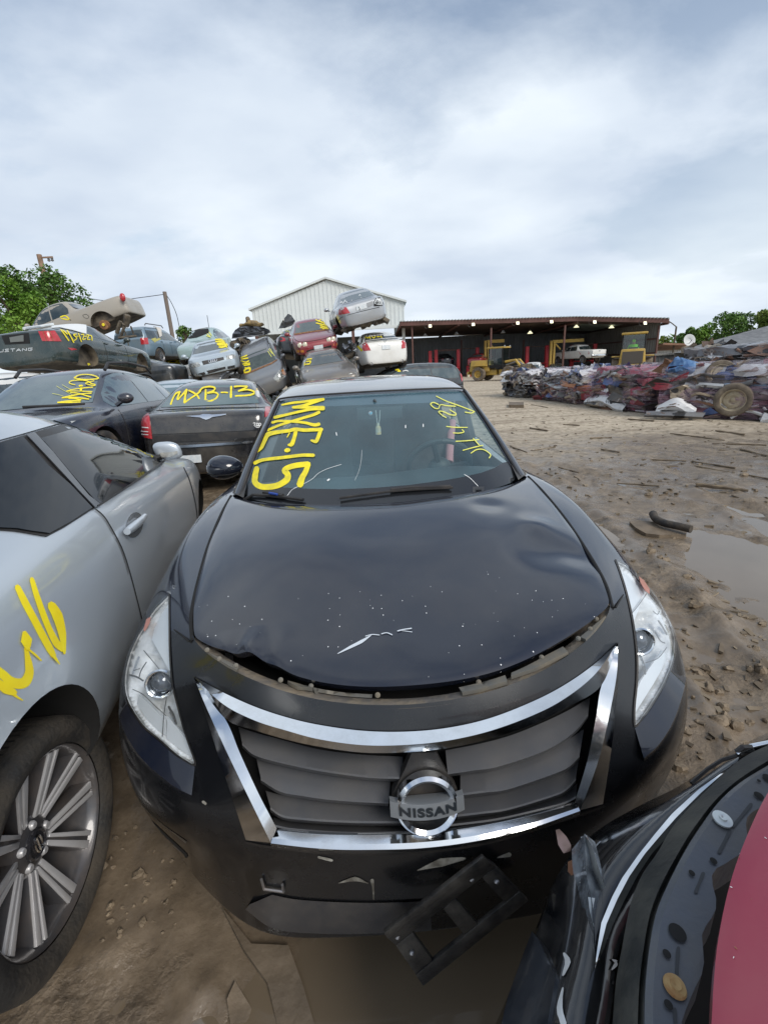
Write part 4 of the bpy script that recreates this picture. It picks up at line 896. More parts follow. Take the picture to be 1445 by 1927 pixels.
# ---------------------------------------------------------------- black saloon with MXB-13 on the rear window
P_black2 = carpaint('black_saloon_paint', (.010, .010, .012), 0, .22, .22, 1.0)
P_navy = carpaint('navy_paint', (.010, .014, .030), .2, .2, .22, 1.0); P_silver = carpaint('silver_paint', (.42, .44, .46), .55, .18, .30, .8); P_dgreen = carpaint('dark_green_paint', (.012, .030, .030), .1, .2, .22, 1.)
P_iceblue = carpaint('ice_blue_paint', (.40, .47, .52), .3, .18, .3, .8); P_bluegrey = carpaint('blue_grey_paint', (.20, .29, .36), .4, .3, .32, .8); P_beige = carpaint('beige_paint', (.36, .33, .28), .2, .3, .4, .5)
P_white = carpaint('white_paint', (.72, .72, .69), 0, .22, .35, .6); P_maroon = carpaint('maroon_paint', (.22, .012, .022), .15, .18, .28, .9); P_grey = carpaint('grey_paint', (.19, .20, .215), .5, .3, .32, .8); P_taupe = carpaint('taupe_paint', (.16, .145, .13), .4, .4, .38, .6)
P_teal = carpaint('pale_teal_paint', (.32, .44, .43), .2, .25, .32, .8); P_char = carpaint('charcoal_paint', (.030, .036, .042), .3, .25, .28, .9)
c = make_car('black_saloon', 'black saloon seen from behind, with MXB-13 in yellow on its rear window', (-2.78, 7.55, -.03), (1.2, 2.2, 100.8), P_black2, xf=2.5, xr=-2.48, w=.94, fa=1.525, ra=-1.525, r=.36, zh=.86, xc=1.0, zc=1.03, xt=.2, zt=1.40, yt=.56, xm=-.4, H=1.485, xrt=-1.25, zrt=1.40, yrt=.58, xrb=-1.85, zrb=1.06, yrb=.72, zd=1.04, bf=.95, br=1.0, tailz=.66, yc=.72,
             glass=mat('teal_window_glass', (.055, .10, .105), .05, 0, .6, dirt=(.2, .24, .23), dirt_amt=.4, spec=.8))
g = off_scale(4.516, 240, 690)
for poly in (g((150,388),(186,384),(192,440),(202,520),(214,615),(150,600),(84,560),(74,520),(80,460),(108,415)), g((1170,345),(1216,343),(1205,390),(1190,420),(1168,430),(1166,380))): c.onpx('tail_light', poly, M['red_lens'], .012, 4, .012)
for yy in (512, 545, 570): c.text([g((96, yy), (140, yy+4), (186, yy+8))], 1.6, M['white_mark'], .018, 1, 'lamp_strip')
c.onpx('wing_badge', g((498,425),(620,416),(640,408),(700,408),(720,412),(842,405),(838,414),(720,432),(700,445),(668,453),(640,444),(620,434)), M['chrome'], .014, 5)
c.onpx('bumper_chrome', g((400,672),(560,662),(760,650),(920,640),(1065,628),(1062,646),(920,660),(760,670),(560,684),(404,690)), M['chrome'], .02, 6, .015)
c.text([g((210,378),(400,362),(700,352),(1000,348),(1170,345)), g((215,578),(500,568),(800,556),(1110,540)), g((224,640),(500,640),(800,628),(1070,610))], 1.3, M['dark'], .003, 4, 'lid_gap')
c.onpx('bumper_shelf', g((214,585),(500,575),(800,562),(1108,545),(1085,600),(800,622),(500,636),(226,632)), M['black_plastic'], .004, 8, .002)
h_ = off_scale(6.881, 310, 710)
c.text([(h_((85,360),(110,290),(150,220),(205,195)), 3), (h_((205,195),(185,240),(170,300),(230,240),(285,175)), 3), (h_((290,170),(275,230),(262,340)), 4.2), (h_((262,340),(330,290),(420,230),(470,185)), 3), (h_((320,180),(380,210),(430,250),(455,295)), 3.2), (h_((535,170),(535,230),(530,300)), 3.6), (h_((450,195),(500,145),(590,130),(650,145),(640,180),(560,210)), 3), (h_((560,212),(650,205),(695,235),(660,290),(590,315),(525,300)), 3.2), (h_((735,205),(780,203),(820,208)), 2.6), (h_((865,130),(862,200),(860,270)), 3.8), (h_((905,130),(980,125),(1070,130),(1000,170),(960,190)), 3), (h_((960,185),(1080,170),(1165,205),(1100,240),(920,252)), 3.2)], 3, None, .012, 5)
c.text([(g((1070,480),(1088,480),(1078,500)), 1.4), (g((1100,480),(1112,485),(1110,500),(1098,500),(1100,480)), 1.4), (g((1120,480),(1131,485),(1128,500),(1117,498),(1120,480)), 1.4), (g((1082,506),(1120,504),(1115,515),(1092,516)), 1.2)], 1.5, M['white_mark'], .014, 3, 'model_lettering')
c.plate(-1, .25, .44, .30, .10); c.onpx('shark_fin_scuff', g((840,112),(900,102),(945,108),(900,116)), M['white_mark'], .006, 8, 0)
SALOON = c
# spray can and marker standing on its boot
P0 = atplane(*g((1115, 312))[0], c.M @ V((-1.9, -.55, 1.065)), V((0, 0, 1)))
t = thing('spray_can', 'white spray can standing on the boot of the black saloon', 'spray can', P0)
mb = MB(); mb.lathe([(.0001, 0), (.034, 0), (.034, .165), (.024, .185)], None, 20); mb.build('can_body', M['plate'], t, False, True)
mb = MB(); mb.lathe([(.024, .185), (.020, .19), (.013, .20), (.011, .222), (.0001, .224)], None, 16); mb.build('nozzle', mat('nozzle_tan', (.6, .5, .3), .5), t, False, True)
P1 = atplane(*g((1025, 310))[0], P0, V((0, 0, 1)))
mb = MB(); mb.tube([(-.07, 0, .012), (.03, -.012, .012)], .01, 8); t = thing('marker_pen', 'white paint marker lying beside the spray can', 'marker', P1); mb.build('barrel', M['plate'], t); mb = MB(); mb.tube([(.03, -.012, .012), (.055, -.015, .012)], .011, 8); mb.build('cap', M['yellow'], t)
# ---------------------------------------------------------------- navy estate/SUV with MXA-20
c = make_car('navy_suv', 'navy blue SUV with MXA-20 in yellow on its windscreen', (-4.475, 6.165, .11), (2.1, -2.5, 275.7), P_navy, xf=2.35, xr=-2.3, w=.97, fa=1.43, ra=-1.42, r=.38, zb=.25, zh=.92, xc=1.08, zc=1.07, yc=.74, xt=.40, zt=1.53, yt=.60, xm=-.3, H=1.62, xrt=-1.7, zrt=1.52, yrt=.58, xrb=-2.1, zrb=1.15, yrb=.68, zd=1.10, bf=.98, br=1.08, pill=(-.25, -1.15), nosez=.6,
             glass=mat('blue_window_glass', (.05, .085, .105), .05, 0, .6, dirt=(.22, .27, .27), dirt_amt=.35, spec=.8))
h_ = off_scale(14.45, 100, 690)
c.text([(h_((590,330),(720,255),(930,235),(1120,265),(1240,335),(1100,365),(900,375),(700,355),(610,335)), 2.0), (h_((620,515),(500,490),(460,450),(560,400),(800,390),(960,420),(1050,480),(1150,510),(1120,540),(980,510),(900,480),(960,450),(1120,410)), 1.7), (h_((735,545),(810,540)), 3.2), (h_((1090,585),(900,600),(620,635),(390,690)), 1.8), (h_((390,690),(700,685),(1075,705)), 1.6), (h_((780,610),(775,680)), 4), (h_((1055,745),(800,765),(500,820),(270,870)), 2.2), (h_((500,725),(700,750),(900,810),(1045,855)), 2.0), (h_((270,870),(600,860),(980,905)), 2.4), (h_((450,880),(600,890),(780,930)), 2.4), (h_((150,1000),(400,965),(760,945)), 2.6), (h_((160,1005),(500,1000),(760,990)), 2.2)], 2, None, .014, 4)
c.text([(h_((120,550),(280,650),(540,780)), .7), (h_((270,515),(400,590),(500,640)), .7), (h_((0,755),(150,780),(300,830)), .7)], .8, M['thin_yellow'], .014, 3, 'thin_marking')
for sg in (1, -1):
    mb = MB(); mb.tube([c.M @ V(p) for p in ((.25, sg*.60, 1.54), (.1, sg*.60, 1.64), (-.5, sg*.62, 1.68), (-1.3, sg*.60, 1.65), (-1.55, sg*.58, 1.56))], .022, 8); mb.build('roof_rail', M['black_plastic'], c.root, True, True)
c.headlight([(.52, .78), (.78, .80), (.86, .90), (.70, .90), (.55, .86)])
mb = MB(); mb.tube([c.M @ V((1.14, .65, 1.09)), c.M @ V((1.12, .3, 1.10)), c.M @ V((1.1, -.1, 1.12))], .016, 6); mb.build('wiper', M['black_plastic'], c.root, True)
# ---------------------------------------------------------------- silver-blue saloon, nose towards us, up on the pile
c = make_car('ice_blue_saloon', 'pale silver-blue saloon perched nose first on the pile, four rings on its grille', (-6.121, 17.653, 1.387), (9.9, .7, 288.4), P_iceblue, xf=2.24, xr=-2.3, zh=.80, xc=1.0, xt=.2, zt=1.36, yt=.53, w=.885, fa=1.32, ra=-1.33)
g = off_scale(6.283, 230, 580)
for poly in (g((806,655),(900,640),(928,672),(915,690),(830,705),(808,690)), g((1232,565),(1310,545),(1335,560),(1335,590),(1240,605))): c.onpx('headlight', poly, M['lamp_glass'], .012, 3)
gr = c.onpx('grille', g((945,628),(1200,578),(1208,608),(960,672)), M['black_plastic'], .012, 4)
for i in range(4):
    u0, v0 = g((1040+22*i, 630-5*i))[0]; pts = [(u0+2.6*cos(2*pi*k/12), v0+2.6*sin(2*pi*k/12)) for k in range(13)]; c.text([pts], .7, M['chrome'], .03, 3, 'ring_badge')
for poly in (g((1000,740),(1220,690),(1226,715),(1020,775)), g((880,780),(975,752),(990,780),(915,812)), g((1245,690),(1350,668),(1362,695),(1250,720))): c.onpx('air_intake', poly, M['black_plastic'], .006, 4)
c.text([(g((1105,375),(1190,370)), 3), (g((1110,400),(1210,390)), 3), (g((1130,425),(1225,410),(1130,440),(1240,430)), 3), (g((1150,465),(1250,450),(1170,470)), 3), (g((1180,380),(1240,465)), 3)], 3, None, .016, 3)
# ---------------------------------------------------------------- maroon coupe, four round lamps
c = make_car('maroon_coupe', 'maroon coupe with four round headlamps on top of the pile', (-2.50, 18.533, 2.09), (6.9, 6.7, 282.2), P_maroon, xf=2.16, xr=-2.2, w=.855, fa=1.28, ra=-1.29, r=.30, zh=.72, xc=.88, zc=.90, yc=.67, xt=.1, zt=1.26, yt=.52, xm=-.4, H=1.33, xrt=-1.1, zrt=1.24, xrb=-1.9, zrb=.95, zd=.92, bf=.80, br=.86, nosez=.5, pill=(-.55,), glass=mat('greenish_glass', (.04, .06, .062), .07, 0, .5, dirt=(.16, .18, .16), dirt_amt=.4))
g = off_scale(5.78, 430, 580)
M['ivory_lamp'] = mat('ivory_lamp', (.62, .58, .45), .15, .2, .8)
for u, v in ((778,404),(832,397),(1092,347),(1140,336)):
    P = c.cam(*g((u, v))[0], .012); ax = (c.M.to_3x3() @ V((1, 0, .15))).normalized(); R4 = Matrix.Translation(P) @ ax.to_track_quat('Z', 'Y').to_matrix().to_4x4()
    mb = MB(); mb.lathe([(.082, -.03), (.082, .006), (.070, .012), (.066, .004), (.03, .014), (.0001, .018)], R4, 20); mb.build('headlight', M['ivory_lamp'], c.root, True, True)
c.onpx('air_intake', g((848,462),(925,440),(1030,425),(1122,400),(1120,430),(1030,450),(930,478),(855,486)), M['dark'], .004, 4)
c.onpx('number_plate', g((928,412),(1026,396),(1030,432),(934,448)), M['plate'], .03, 4, .01)
for poly in (g((738,455),(820,455),(822,480),(742,485)), g((1140,385),(1208,375),(1205,400),(1145,408))): c.onpx('indicator', poly, M['amber'], .01, 4)
c.onpx('rust_streak', g((712,278),(900,250),(1092,226),(1090,240),(900,264),(716,292)), M['rust'], .008, 4, 0)
c.text([(g((950,130),(1040,165)), 2.2), (g((955,165),(1060,190)), 2.2), (g((975,145),(1020,125),(1040,180)), 2), (g((1000,195),(1075,215)), 2.4), (g((1000,215),(1085,228)), 2), (g((1040,150),(1080,190),(1030,230)), 2)], 2, None, .016, 3)
c.text([g((705,310),(730,345),(800,368),(1000,340),(1130,300),(1145,270))], 1, M['dark'], .002, 4, 'hood_gap')
# ---------------------------------------------------------------- grey SUV tipped on its side of the pile
c = make_car('grey_suv', 'grey SUV tilted steeply to one side, MSLT-8 in yellow on its windscreen', (-4.45, 18.961, .96), (17.7, 14.2, 281.5), P_grey, xf=2.2, xr=-2.2, w=.90, r=.35, fa=1.32, ra=-1.3, zb=.28, zh=.95, xc=1.0, zc=1.09, yc=.72, xt=.35, zt=1.56, yt=.60, xm=-.6, H=1.68, xrt=-1.85, zrt=1.62, yrt=.6, xrb=-2.08, zrb=1.15, yrb=.7, zd=1.1, bf=1.0, br=1.05, pill=(-.3, -1.2), glass=mat('murky_glass', (.045, .06, .06), .1, 0, .4, dirt=(.14, .17, .15), dirt_amt=.5))
c.onpx('headlight', g((490,760),(560,670),(590,660),(622,715),(620,745),(545,808),(520,800)), M['lamp_glass'], .012, 4); c.onpx('indicator', g((575,680),(590,662),(620,712),(612,735),(590,720)), M['amber'], .022, 4)
c.onpx('rust_streak', g((150,712),(190,705),(470,592),(535,552),(530,568),(470,610),(200,722)), M['rust'], .009, 4, 0)
c.text([(g((140,540),(205,515)), 2.4), (g((150,555),(215,545)), 2.4), (g((145,575),(190,590),(225,575)), 2.2), (g((160,610),(235,600)), 2.2), (g((175,625),(235,615)), 2.4), (g((165,690),(200,660),(235,650),(235,685),(200,700),(170,700)), 3), (g((185,650),(240,665)), 2.5)], 2.4, None, .016, 3)
c.text([g((430,470),(470,530)), g((440,450),(480,500)), g((450,440),(500,520))], 1.0, M['thin_yellow'], .014, 3, 'thin_marking')
for sg in (1, -1):
    mb = MB(); mb.tube([c.M @ V(p) for p in ((.1, sg*.60, 1.60), (0, sg*.60, 1.69), (-1.5, sg*.60, 1.73), (-1.65, sg*.58, 1.65))], .02, 6); mb.build('roof_rail', M['black_plastic'], c.root, True)
# ---------------------------------------------------------------- taupe saloon under the maroon coupe
c = make_car('taupe_saloon', 'dusty taupe saloon crushed beneath the maroon coupe', (-1.706, 15.442, .783), (5.8, 5.1, 279.9), P_taupe, xf=2.4, xr=-2.5, w=.92, zh=.80, xc=.92, zc=.97, zt=1.30, H=1.36, xt=.2, fa=1.42, ra=-1.42)
c.text([(g((835,615),(885,610)), 2.4), (g((835,595),(830,625)), 2.2), (g((850,585),(895,580),(890,600)), 2.2), (g((860,560),(905,555)), 2.2)], 2.2, None, .016, 3)
c.headlight([(.45, .60), (.80, .62), (.84, .74), (.5, .74)])
# ---------------------------------------------------------------- silver saloon thrown on top, tail up
c = make_car('silver_saloon', 'silver saloon with a smashed tail tilted up on top of the pile', (-.694, 18.737, 2.953), (-12.2, -4.5, 100.1), P_silver, xf=2.25, xr=-2.48, w=.90, fa=1.40, ra=-1.43, zh=.8, xrt=-1.1, xrb=-1.65, zrb=1.0, yrb=.66, zd=.97, tailz=.6, missing=(2, 3), crumple=.012, glass=mat('pale_glass', (.10, .13, .15), .08, 0, .6))
g = off_scale(5.352, 610, 540)
c.onpx('tail_light', g((148,240),(165,215),(222,205),(262,262),(150,282)), M['red_lens'], .012, 3); c.onpx('tail_light', g((165,214),(195,205),(205,222),(170,235)), M['plate'], .016, 3)
c.onpx('broken_lamp_hole', g((498,150),(520,115),(560,105),(600,175),(585,190),(500,195)), M['dark'], .01, 4)
rng = random.Random(3); c.text([[(rng.uniform(704,720), rng.uniform(561,574)) for _ in range(3)] for _ in range(12)], .9, M['plate'], .02, 2, 'broken_lamp_shards')
c.onpx('number_plate', g((318,200),(418,170),(432,212),(330,242)), M['plate'], .02, 4); c.text([g((345,200),(360,225),(350,230))], .8, M['dark'], .03, 3, 'plate_marking')
c.onpx('number_recess', g((428,165),(490,140),(496,180),(440,205)), mat('primer', (.3, .31, .32), .7), .012, 4)
c.text([g((165,165),(180,150),(190,170)), g((200,160),(215,135),(230,160)), g((245,140),(270,125),(280,140)), g((300,125),(330,110)), g((345,115),(360,80),(375,110)), g((390,100),(420,95))], 1.2, M['white_mark'], .014, 3, 'white_marking')
c.text([g((140,350),(170,310),(265,275),(400,240),(610,190))], 1.0, M['dark'], .004, 4, 'bumper_gap')
for nm, a, b, r_ in (('rear_axle', (-1.43, .7, .32), (-1.43, -.7, .32), .07), ('exhaust_pipe', (-2.2, -.3, .22), (.5, -.1, .2), .035), ('fuel_tank', (-.9, .4, .24), (-.9, -.4, .24), .13), ('silencer', (-2.15, .5, .24), (-2.15, -.1, .24), .10)):
    mb = MB(); mb.tube([c.M @ V(a), c.M @ (V(a)+V(b)).__mul__(.5), c.M @ V(b)], r_, 8); mb.build(nm, M['grime'], c.root, True, True)
rng = random.Random(8); mb = MB()
for k in range(26): mb.box(c.M @ V((rng.uniform(-2.4, 1.6), rng.uniform(-.75, .75), rng.uniform(.12, .24))), (rng.uniform(.1, .5), rng.uniform(.1, .4), rng.uniform(.04, .14)), (rng.uniform(-.6, .6), rng.uniform(-.6, .6), rng.uniform(0, 3)))
mb.build('underbody', M['grime'], c.root, True)
# ---------------------------------------------------------------- white saloon, tail towards us
c = make_car('white_saloon', 'white saloon seen from behind, with a boot spoiler and twin exhausts', (-.077, 18.342, 1.287), (-2.3, 2.1, 99.4), P_white, xf=2.4, xr=-2.48, w=.90, fa=1.4, ra=-1.4, xrt=-1.25, zrt=1.37, yrt=.52, xrb=-1.9, zrb=1.02, zd=1.0, tailz=.66, H=1.47)
for poly in (g((388,580),(425,555),(470,638),(400,645),(386,620)), g((780,545),(812,530),(832,610),(778,622))): c.onpx('tail_light', poly, M['red_lens'], .012, 3)
c.onpx('number_plate', g((580,588),(660,580),(664,625),(584,632)), M['plate'], .02, 3); c.text([g((548,582),(620,574),(680,572))], 1.0, M['chrome'], .02, 3, 'boot_trim')
c.text([g((600,545),(612,535),(624,545),(612,556),(600,545))], .7, M['chrome'], .014, 3, 'badge')
rows = []
for k in range(9):
    y = .66-1.32*k/8; z = 1.055-.02*(y/.66)**2; rows.append([c.M @ V((-2.42, y, z)), c.M @ V((-2.36, y, z+.02)), c.M @ V((-2.22, y, z+.0))])
vs, fs = grid_mesh(rows); mesh_obj('spoiler', vs, fs, P_white, c.root, True)
for y in (.55, -.55):
    mb = MB(); mb.lathe([(.03, -.1), (.05, .03), (.042, .03), (.03, -.08)], c.M @ Matrix.Translation((-2.44, y, .27)) @ Matrix.Rotation(-pi/2, 4, 'Y'), 14); mb.build('exhaust_tip', M['steel'], c.root, True, True)
c.text([(g((415,520),(420,500),(440,520),(455,500),(465,525)), 1.4), (g((480,500),(500,520),(515,498)), 1.4), (g((530,505),(560,505)), 1.3), (g((570,495),(580,515)), 1.3)], 1.4, None, .014, 2); c.text([(g((340,600),(380,640)), 4)], 3, None, .006, 1)
c.onpx('window_sticker', g((590,466),(685,462),(725,490),(600,500)), M['plate'], .012, 5, 0)
# ---------------------------------------------------------------- dark green coupe on the left
c = make_car('green_coupe', 'dark green coupe with its rear wheel gone and M.S-12-27 on its flank', (-8.266, 12.985, 1.59), (-3.6, 3.3, 89.3), P_dgreen, xf=2.35, xr=-2.42, w=.94, fa=1.36, ra=-1.36, r=.33, zh=.82, xc=.75, zc=.97, xt=.0, zt=1.33, yt=.54, xm=-.35, H=1.39, xrt=-1.0, zrt=1.30, xrb=-1.75, zrb=1.05, zd=1.02, tailz=.68, bf=.87, br=.95, missing=(0, 1, 2, 3), tyre='well', pill=(-.55,), arch=.06)
g = off_scale(5.558, 0, 560)
c.onpx('tail_light', g((408,356),(575,350),(646,458),(450,455)), M['red_lens'], .016, 4)
for a in (460, 520): c.text([g((a, 356), (a+38, 455))], .9, M['maroon_d'] if 'maroon_d' in M else M['rust'], .024, 1, 'lamp_divider')
c.onpx('plate_recess', g((20,400),(305,370),(318,480),(60,492)), M['dark'], .008, 5); c.onpx('number_plate', g((110,420),(255,395),(258,460),(120,470)), mat('faded_plate', (.13, .14, .13), .6), .02, 5)
c.onpx('side_marker', g((710,525),(780,530),(808,545),(745,552)), M['red_lens'], .012, 4)
rowl = {'M': [[(0,1),(0,0),(.5,.7),(1,0),(1,1)]], 'U': [[(0,0),(0,1),(1,1),(1,0)]], 'S': [[(1,0),(0,0),(0,.5),(1,.5),(1,1),(0,1)]], 'T': [[(0,0),(1,0)],[(.5,0),(.5,1)]], 'A': [[(0,1),(.5,0),(1,1)],[(.2,.65),(.8,.65)]], 'N': [[(0,1),(0,0),(1,1),(1,0)]], 'G': [[(1,0),(0,0),(0,1),(1,1),(1,.5),(.5,.5)]]}
x = -62
for ch in 'MUSTANG':
    for st in rowl[ch]: c.text([(g(*[(x+a*44, 552-(x+a*44)*.045+b*26-8) for a, b in st]), 1.2)], 1.2, M['plate'], .014, 1, 'lettering')
    x += 61
c.text([(g((640,340),(680,395),(720,452)), 2.2), (g((660,345),(705,385)), 2), (g((705,350),(740,410),(770,470)), 2.2), (g((800,385),(768,392),(802,425),(775,450)), 1.8), (g((800,405),(818,408)), 1.6), (g((822,380),(850,462)), 2), (g((850,392),(880,390),(862,440),(895,432)), 1.7), (g((885,410),(905,412)), 1.4), (g((900,398),(930,395),(912,438),(942,440)), 1.7), (g((925,398),(958,405),(962,450)), 1.8)], 2, None, .014, 3)
c.onpx('white_cover', g((545,292),(560,255),(640,238),(850,245),(905,292),(905,385),(880,380),(760,345),(630,318),(545,325)), mat('white_sheet', (.66, .68, .68), .7, bump=.3, bump_scale=9), .022, 5)
mb = MB(); mb.tube([c.cam(*q, .05) for q in g((240,290),(400,272),(560,258))], .035, 6); mb.build('pale_trim_strip', M['plate'], c.root, True, True)
c.onpx('rust_hub', g((915,690),(935,683),(950,700),(930,712)), M['yellow'], -.0, 4, 0)
# ---------------------------------------------------------------- pale blue-grey SUV behind
c = make_car('blue_suv', 'pale blue SUV with a dented door and one wheel resting on a white car', (-10.612, 22.76, 2.063), (-4.2, -.3, 86.8), P_bluegrey, xf=2.2, xr=-2.17, w=.90, fa=1.3, ra=-1.31, r=.35, zb=.3, zh=.98, xc=1.0, zc=1.1, yc=.73, xt=.35, zt=1.6, yt=.62, xm=-.6, H=1.70, xrt=-1.9, zrt=1.66, yrt=.64, xrb=-2.1, zrb=1.15, yrb=.72, zd=1.1, bf=1.03, br=1.06, pill=(-.2, -1.1), missing=(0, 1))
g = off_scale(6.283, 230, 580)
c.onpx('tail_light', g((216,355),(300,348),(315,425),(228,430)), M['red_lens'], .014, 3)
c.text([(g((350,370),(400,355),(360,385),(440,360)), 2.4), (g((380,400),(450,365)), 2)], 2.4, mat('thin_sprayed_yellow', (.45, .42, .12), .6), .012, 3)
c.onpx('hanging_panel', g((370,190),(420,190),(455,230),(462,330),(440,345),(415,260)), mat('cream_panel', (.62, .58, .52), .6), .05, 4, .03)
for sg in (1, -1):
    mb = MB(); mb.tube([c.M @ V(p) for p in ((0, sg*.62, 1.66), (-.1, sg*.62, 1.76), (-1.5, sg*.62, 1.76), (-1.6, sg*.62, 1.68))], .022, 6); mb.build('roof_rail', M['greyplastic'], c.root, True)
# ---------------------------------------------------------------- white hatchback below it
c = make_car('white_hatchback', 'white car under the pale blue SUV, yellow scrawl on its windscreen', (-10.973, 25.012, 1.228), (3.1, 6.7, 280.9), P_white, fa=1.3, ra=-1.3)
c.text([(g((510,640),(560,575),(650,580)), 3), (g((530,600),(670,620)), 3), (g((540,650),(680,645)), 3), (g((600,575),(675,660)), 3), (g((510,655),(620,600)), 2.6)], 3, None, .016, 3)
c.onpx('headlight', g((585,805),(620,765),(690,748),(712,775),(700,800)), M['lamp_glass'], .012, 3); c.onpx('indicator', g((676,760),(700,748),(710,775),(685,785)), M['amber'], .02, 3); c.onpx('grille', g((440,800),(500,790),(550,795),(520,820),(460,828)), M['black_plastic'], .008, 4)
# ---------------------------------------------------------------- pale teal hatchback, glass gone
c = make_car('teal_hatchback', 'pale teal hatchback with its windscreen smashed out', (-8.124, 22.721, 2.2), (5.9, 4.3, 274.0), P_teal, w=.88, zt=1.40, H=1.47, xrt=-1.5, zrt=1.38, xrb=-2.0, zrb=1.05, wsg=False, crumple=.035, seed=4, mirrors=False)
c.onpx('windscreen_hole', g((760,285),(830,262),(1020,240),(1035,290),(960,320),(880,350),(790,362),(765,330)), M['dark'], .01, 4)
c.onpx('torn_roof', g((800,230),(900,185),(1000,182),(1010,205),(860,245),(810,252)), M['grime'], .02, 4, .02)
c.text([g((1010,310),(1040,340)), g((1030,290),(1060,330)), g((1000,330),(1050,350))], 1.6, M['thin_yellow'], .03, 1)
mb = MB(); mb.tube([c.cam(*g((1028, 230))[0], .0), c.cam(*g((1028, 230))[0], .0)+V((0, 0, .55))], .012, 5); mb.build('aerial', M['dark'], c.root, True)
# ---------------------------------------------------------------- dark green van behind the black sedan's roof
c = make_car('green_van', 'dark green van with tinted side windows, half hidden behind the black sedan', (.93, 16.937, -.13), (3.0, -.8, 207.7), P_char, xf=2.4, xr=-2.3, w=.92, r=.34, zb=.25, zh=.95, xc=1.35, zc=1.08, yc=.74, xt=.6, zt=1.56, yt=.62, xm=-.4, H=1.70, xrt=-1.95, zrt=1.66, yrt=.66, xrb=-2.22, zrb=1.15, yrb=.74, zd=1.1, bf=1.02, br=1.05, pill=(.35, -.75), cat='van', glass=mat('van_glass', (.06, .085, .095), .06, 0, .6, dirt=(.25, .28, .28), dirt_amt=.4))
c.onpx('tail_light', [(865,703),(869,702),(871,714),(868,718)], M['red_lens'], .012, 2)
g = off_scale(5.352, 610, 540); c.text([(g((720,840),(745,832),(760,852)), 2.4), (g((740,850),(765,850)), 2.2)], 2.2, None, .014, 1); c.text([(g((790,850),(820,842),(845,850)), 1.4)], 1.4, M['white_mark'], .014, 3, 'white_marking')
# ================================================================== silver coupe on the left
P_coupe = carpaint('silver_coupe_paint', (.47, .52, .57), .4, .06, .30, .9)
c = make_car('silver_coupe', 'silver two-door coupe beside the black sedan, yellow scrawl above its rear wheel', (-2.041, 1.11, .143), (.9, 1.7, 102.7), P_coupe, group=None, xf=2.2, xr=-2.2, w=.90, r=.325, fa=1.35, ra=-1.35, zb=.22, zh=.78, xc=.98, zc=.93, yc=.74, xt=.08, zt=1.29, yt=.58, xm=-.45, H=1.345, xrt=-1.25, zrt=1.25, yrt=.56, xrb=-1.95, zrb=1.08, yrb=.64, zd=1.06, bf=.85, br=.98, pill=(), missing=(0, 1, 2, 3), mirrors=False, seams=False, win=False, arch=.035, tailz=.65)
COUPE = c; q6 = off_scale(3.4405, 0, 680); q8 = off_scale(3.321, 0, 760); ccam = c.cam
trimp = mat('black_window_trim', (.008, .008, .009), .5, 0, .1, dirt=(.12, .11, .1), dirt_amt=.25)
frame = c.onpx('window_frame', q6((-120,560),(0,528),(150,485),(300,440),(450,400),(560,375),(640,368),(700,384),(800,432),(900,490),(985,550),(1040,618),(1058,655),(600,958),(560,985),(420,1075),(300,1138),(180,1118),(95,1104),(0,1098),(-120,1090)), trimp, .004, 12, .003)
GC = mat('tinted_pane', (.007, .009, .012), .03, 0, 0, spec=.35)
c.onpx('side_window', q6((255,508),(450,452),(640,408),(700,428),(800,480),(900,536),(980,582),(1026,644),(1044,660),(840,798),(640,928),(600,900),(470,755),(350,610),(285,535)), GC, .009, 10, .004)
c.onpx('side_window', q6((-120,570),(0,540),(140,497),(300,680),(480,835),(588,955),(440,1052),(310,1124),(180,1108),(100,1094),(0,1090),(-120,1082)), GC, .009, 10, .004)
c.onpx('pillar_cover', q6((160,490),(215,476),(330,600),(460,760),(560,880),(640,940),(600,958),(480,832),(320,660)), mat('gloss_black_pillar', (.02, .022, .026), .18, 0, .8), .013, 8, .004)
paint('belt_moulding', [q6((1058,655),(840,805),(620,948))], 4, ccam, .016, trimp, c.root, 4)
paint('roof_seam', [q6((-60,532),(150,474),(300,430),(450,390),(560,364),(640,354),(710,362),(820,412),(920,470),(1010,535))], 1.6, ccam, .003, M['dark'], c.root, 4)
gapm = mat('shut_line', (.05, .055, .06), .6)
paint('door_gap', [([(181,959),(193,969),(205,986),(229,1031),(244,1076),(256,1121),(267,1166),(272,1200)], 2.0)], 2, ccam, .0015, M['dark'], c.root, 4)
paint('door_gap', [([(346,880),(358,907),(369,953),(373,995),(374,1030)], 1.6)], 2, ccam, .0015, M['dark'], c.root, 4)
paint('door_edge', [([(179,961),(191,972),(203,989),(227,1034),(241,1079)], 1.4)], 1.4, ccam, .0025, M['alloy'], c.root, 4)
# handle: round scoop and lever
c.onpx('handle_scoop', [(253+16*cos(2*pi*k/20)-3*sin(2*pi*k/20), 988+24*sin(2*pi*k/20)) for k in range(20)], mat('scoop_grey', (.20, .215, .23), .25, .5, .8), .002, 4)
rows = []
for (u, v), r_ in zip([(228,1005),(236,999),(246,991),(256,983),(263,975)], (.013, .017, .017, .015, .011)): rows.append((ccam(u, v, .024), r_))
mb = MB(); mb.tube([p for p, r_ in rows], .015, 10, True, [r_ for p, r_ in rows]); mb.build('door_handle', P_coupe, c.root, True, True)
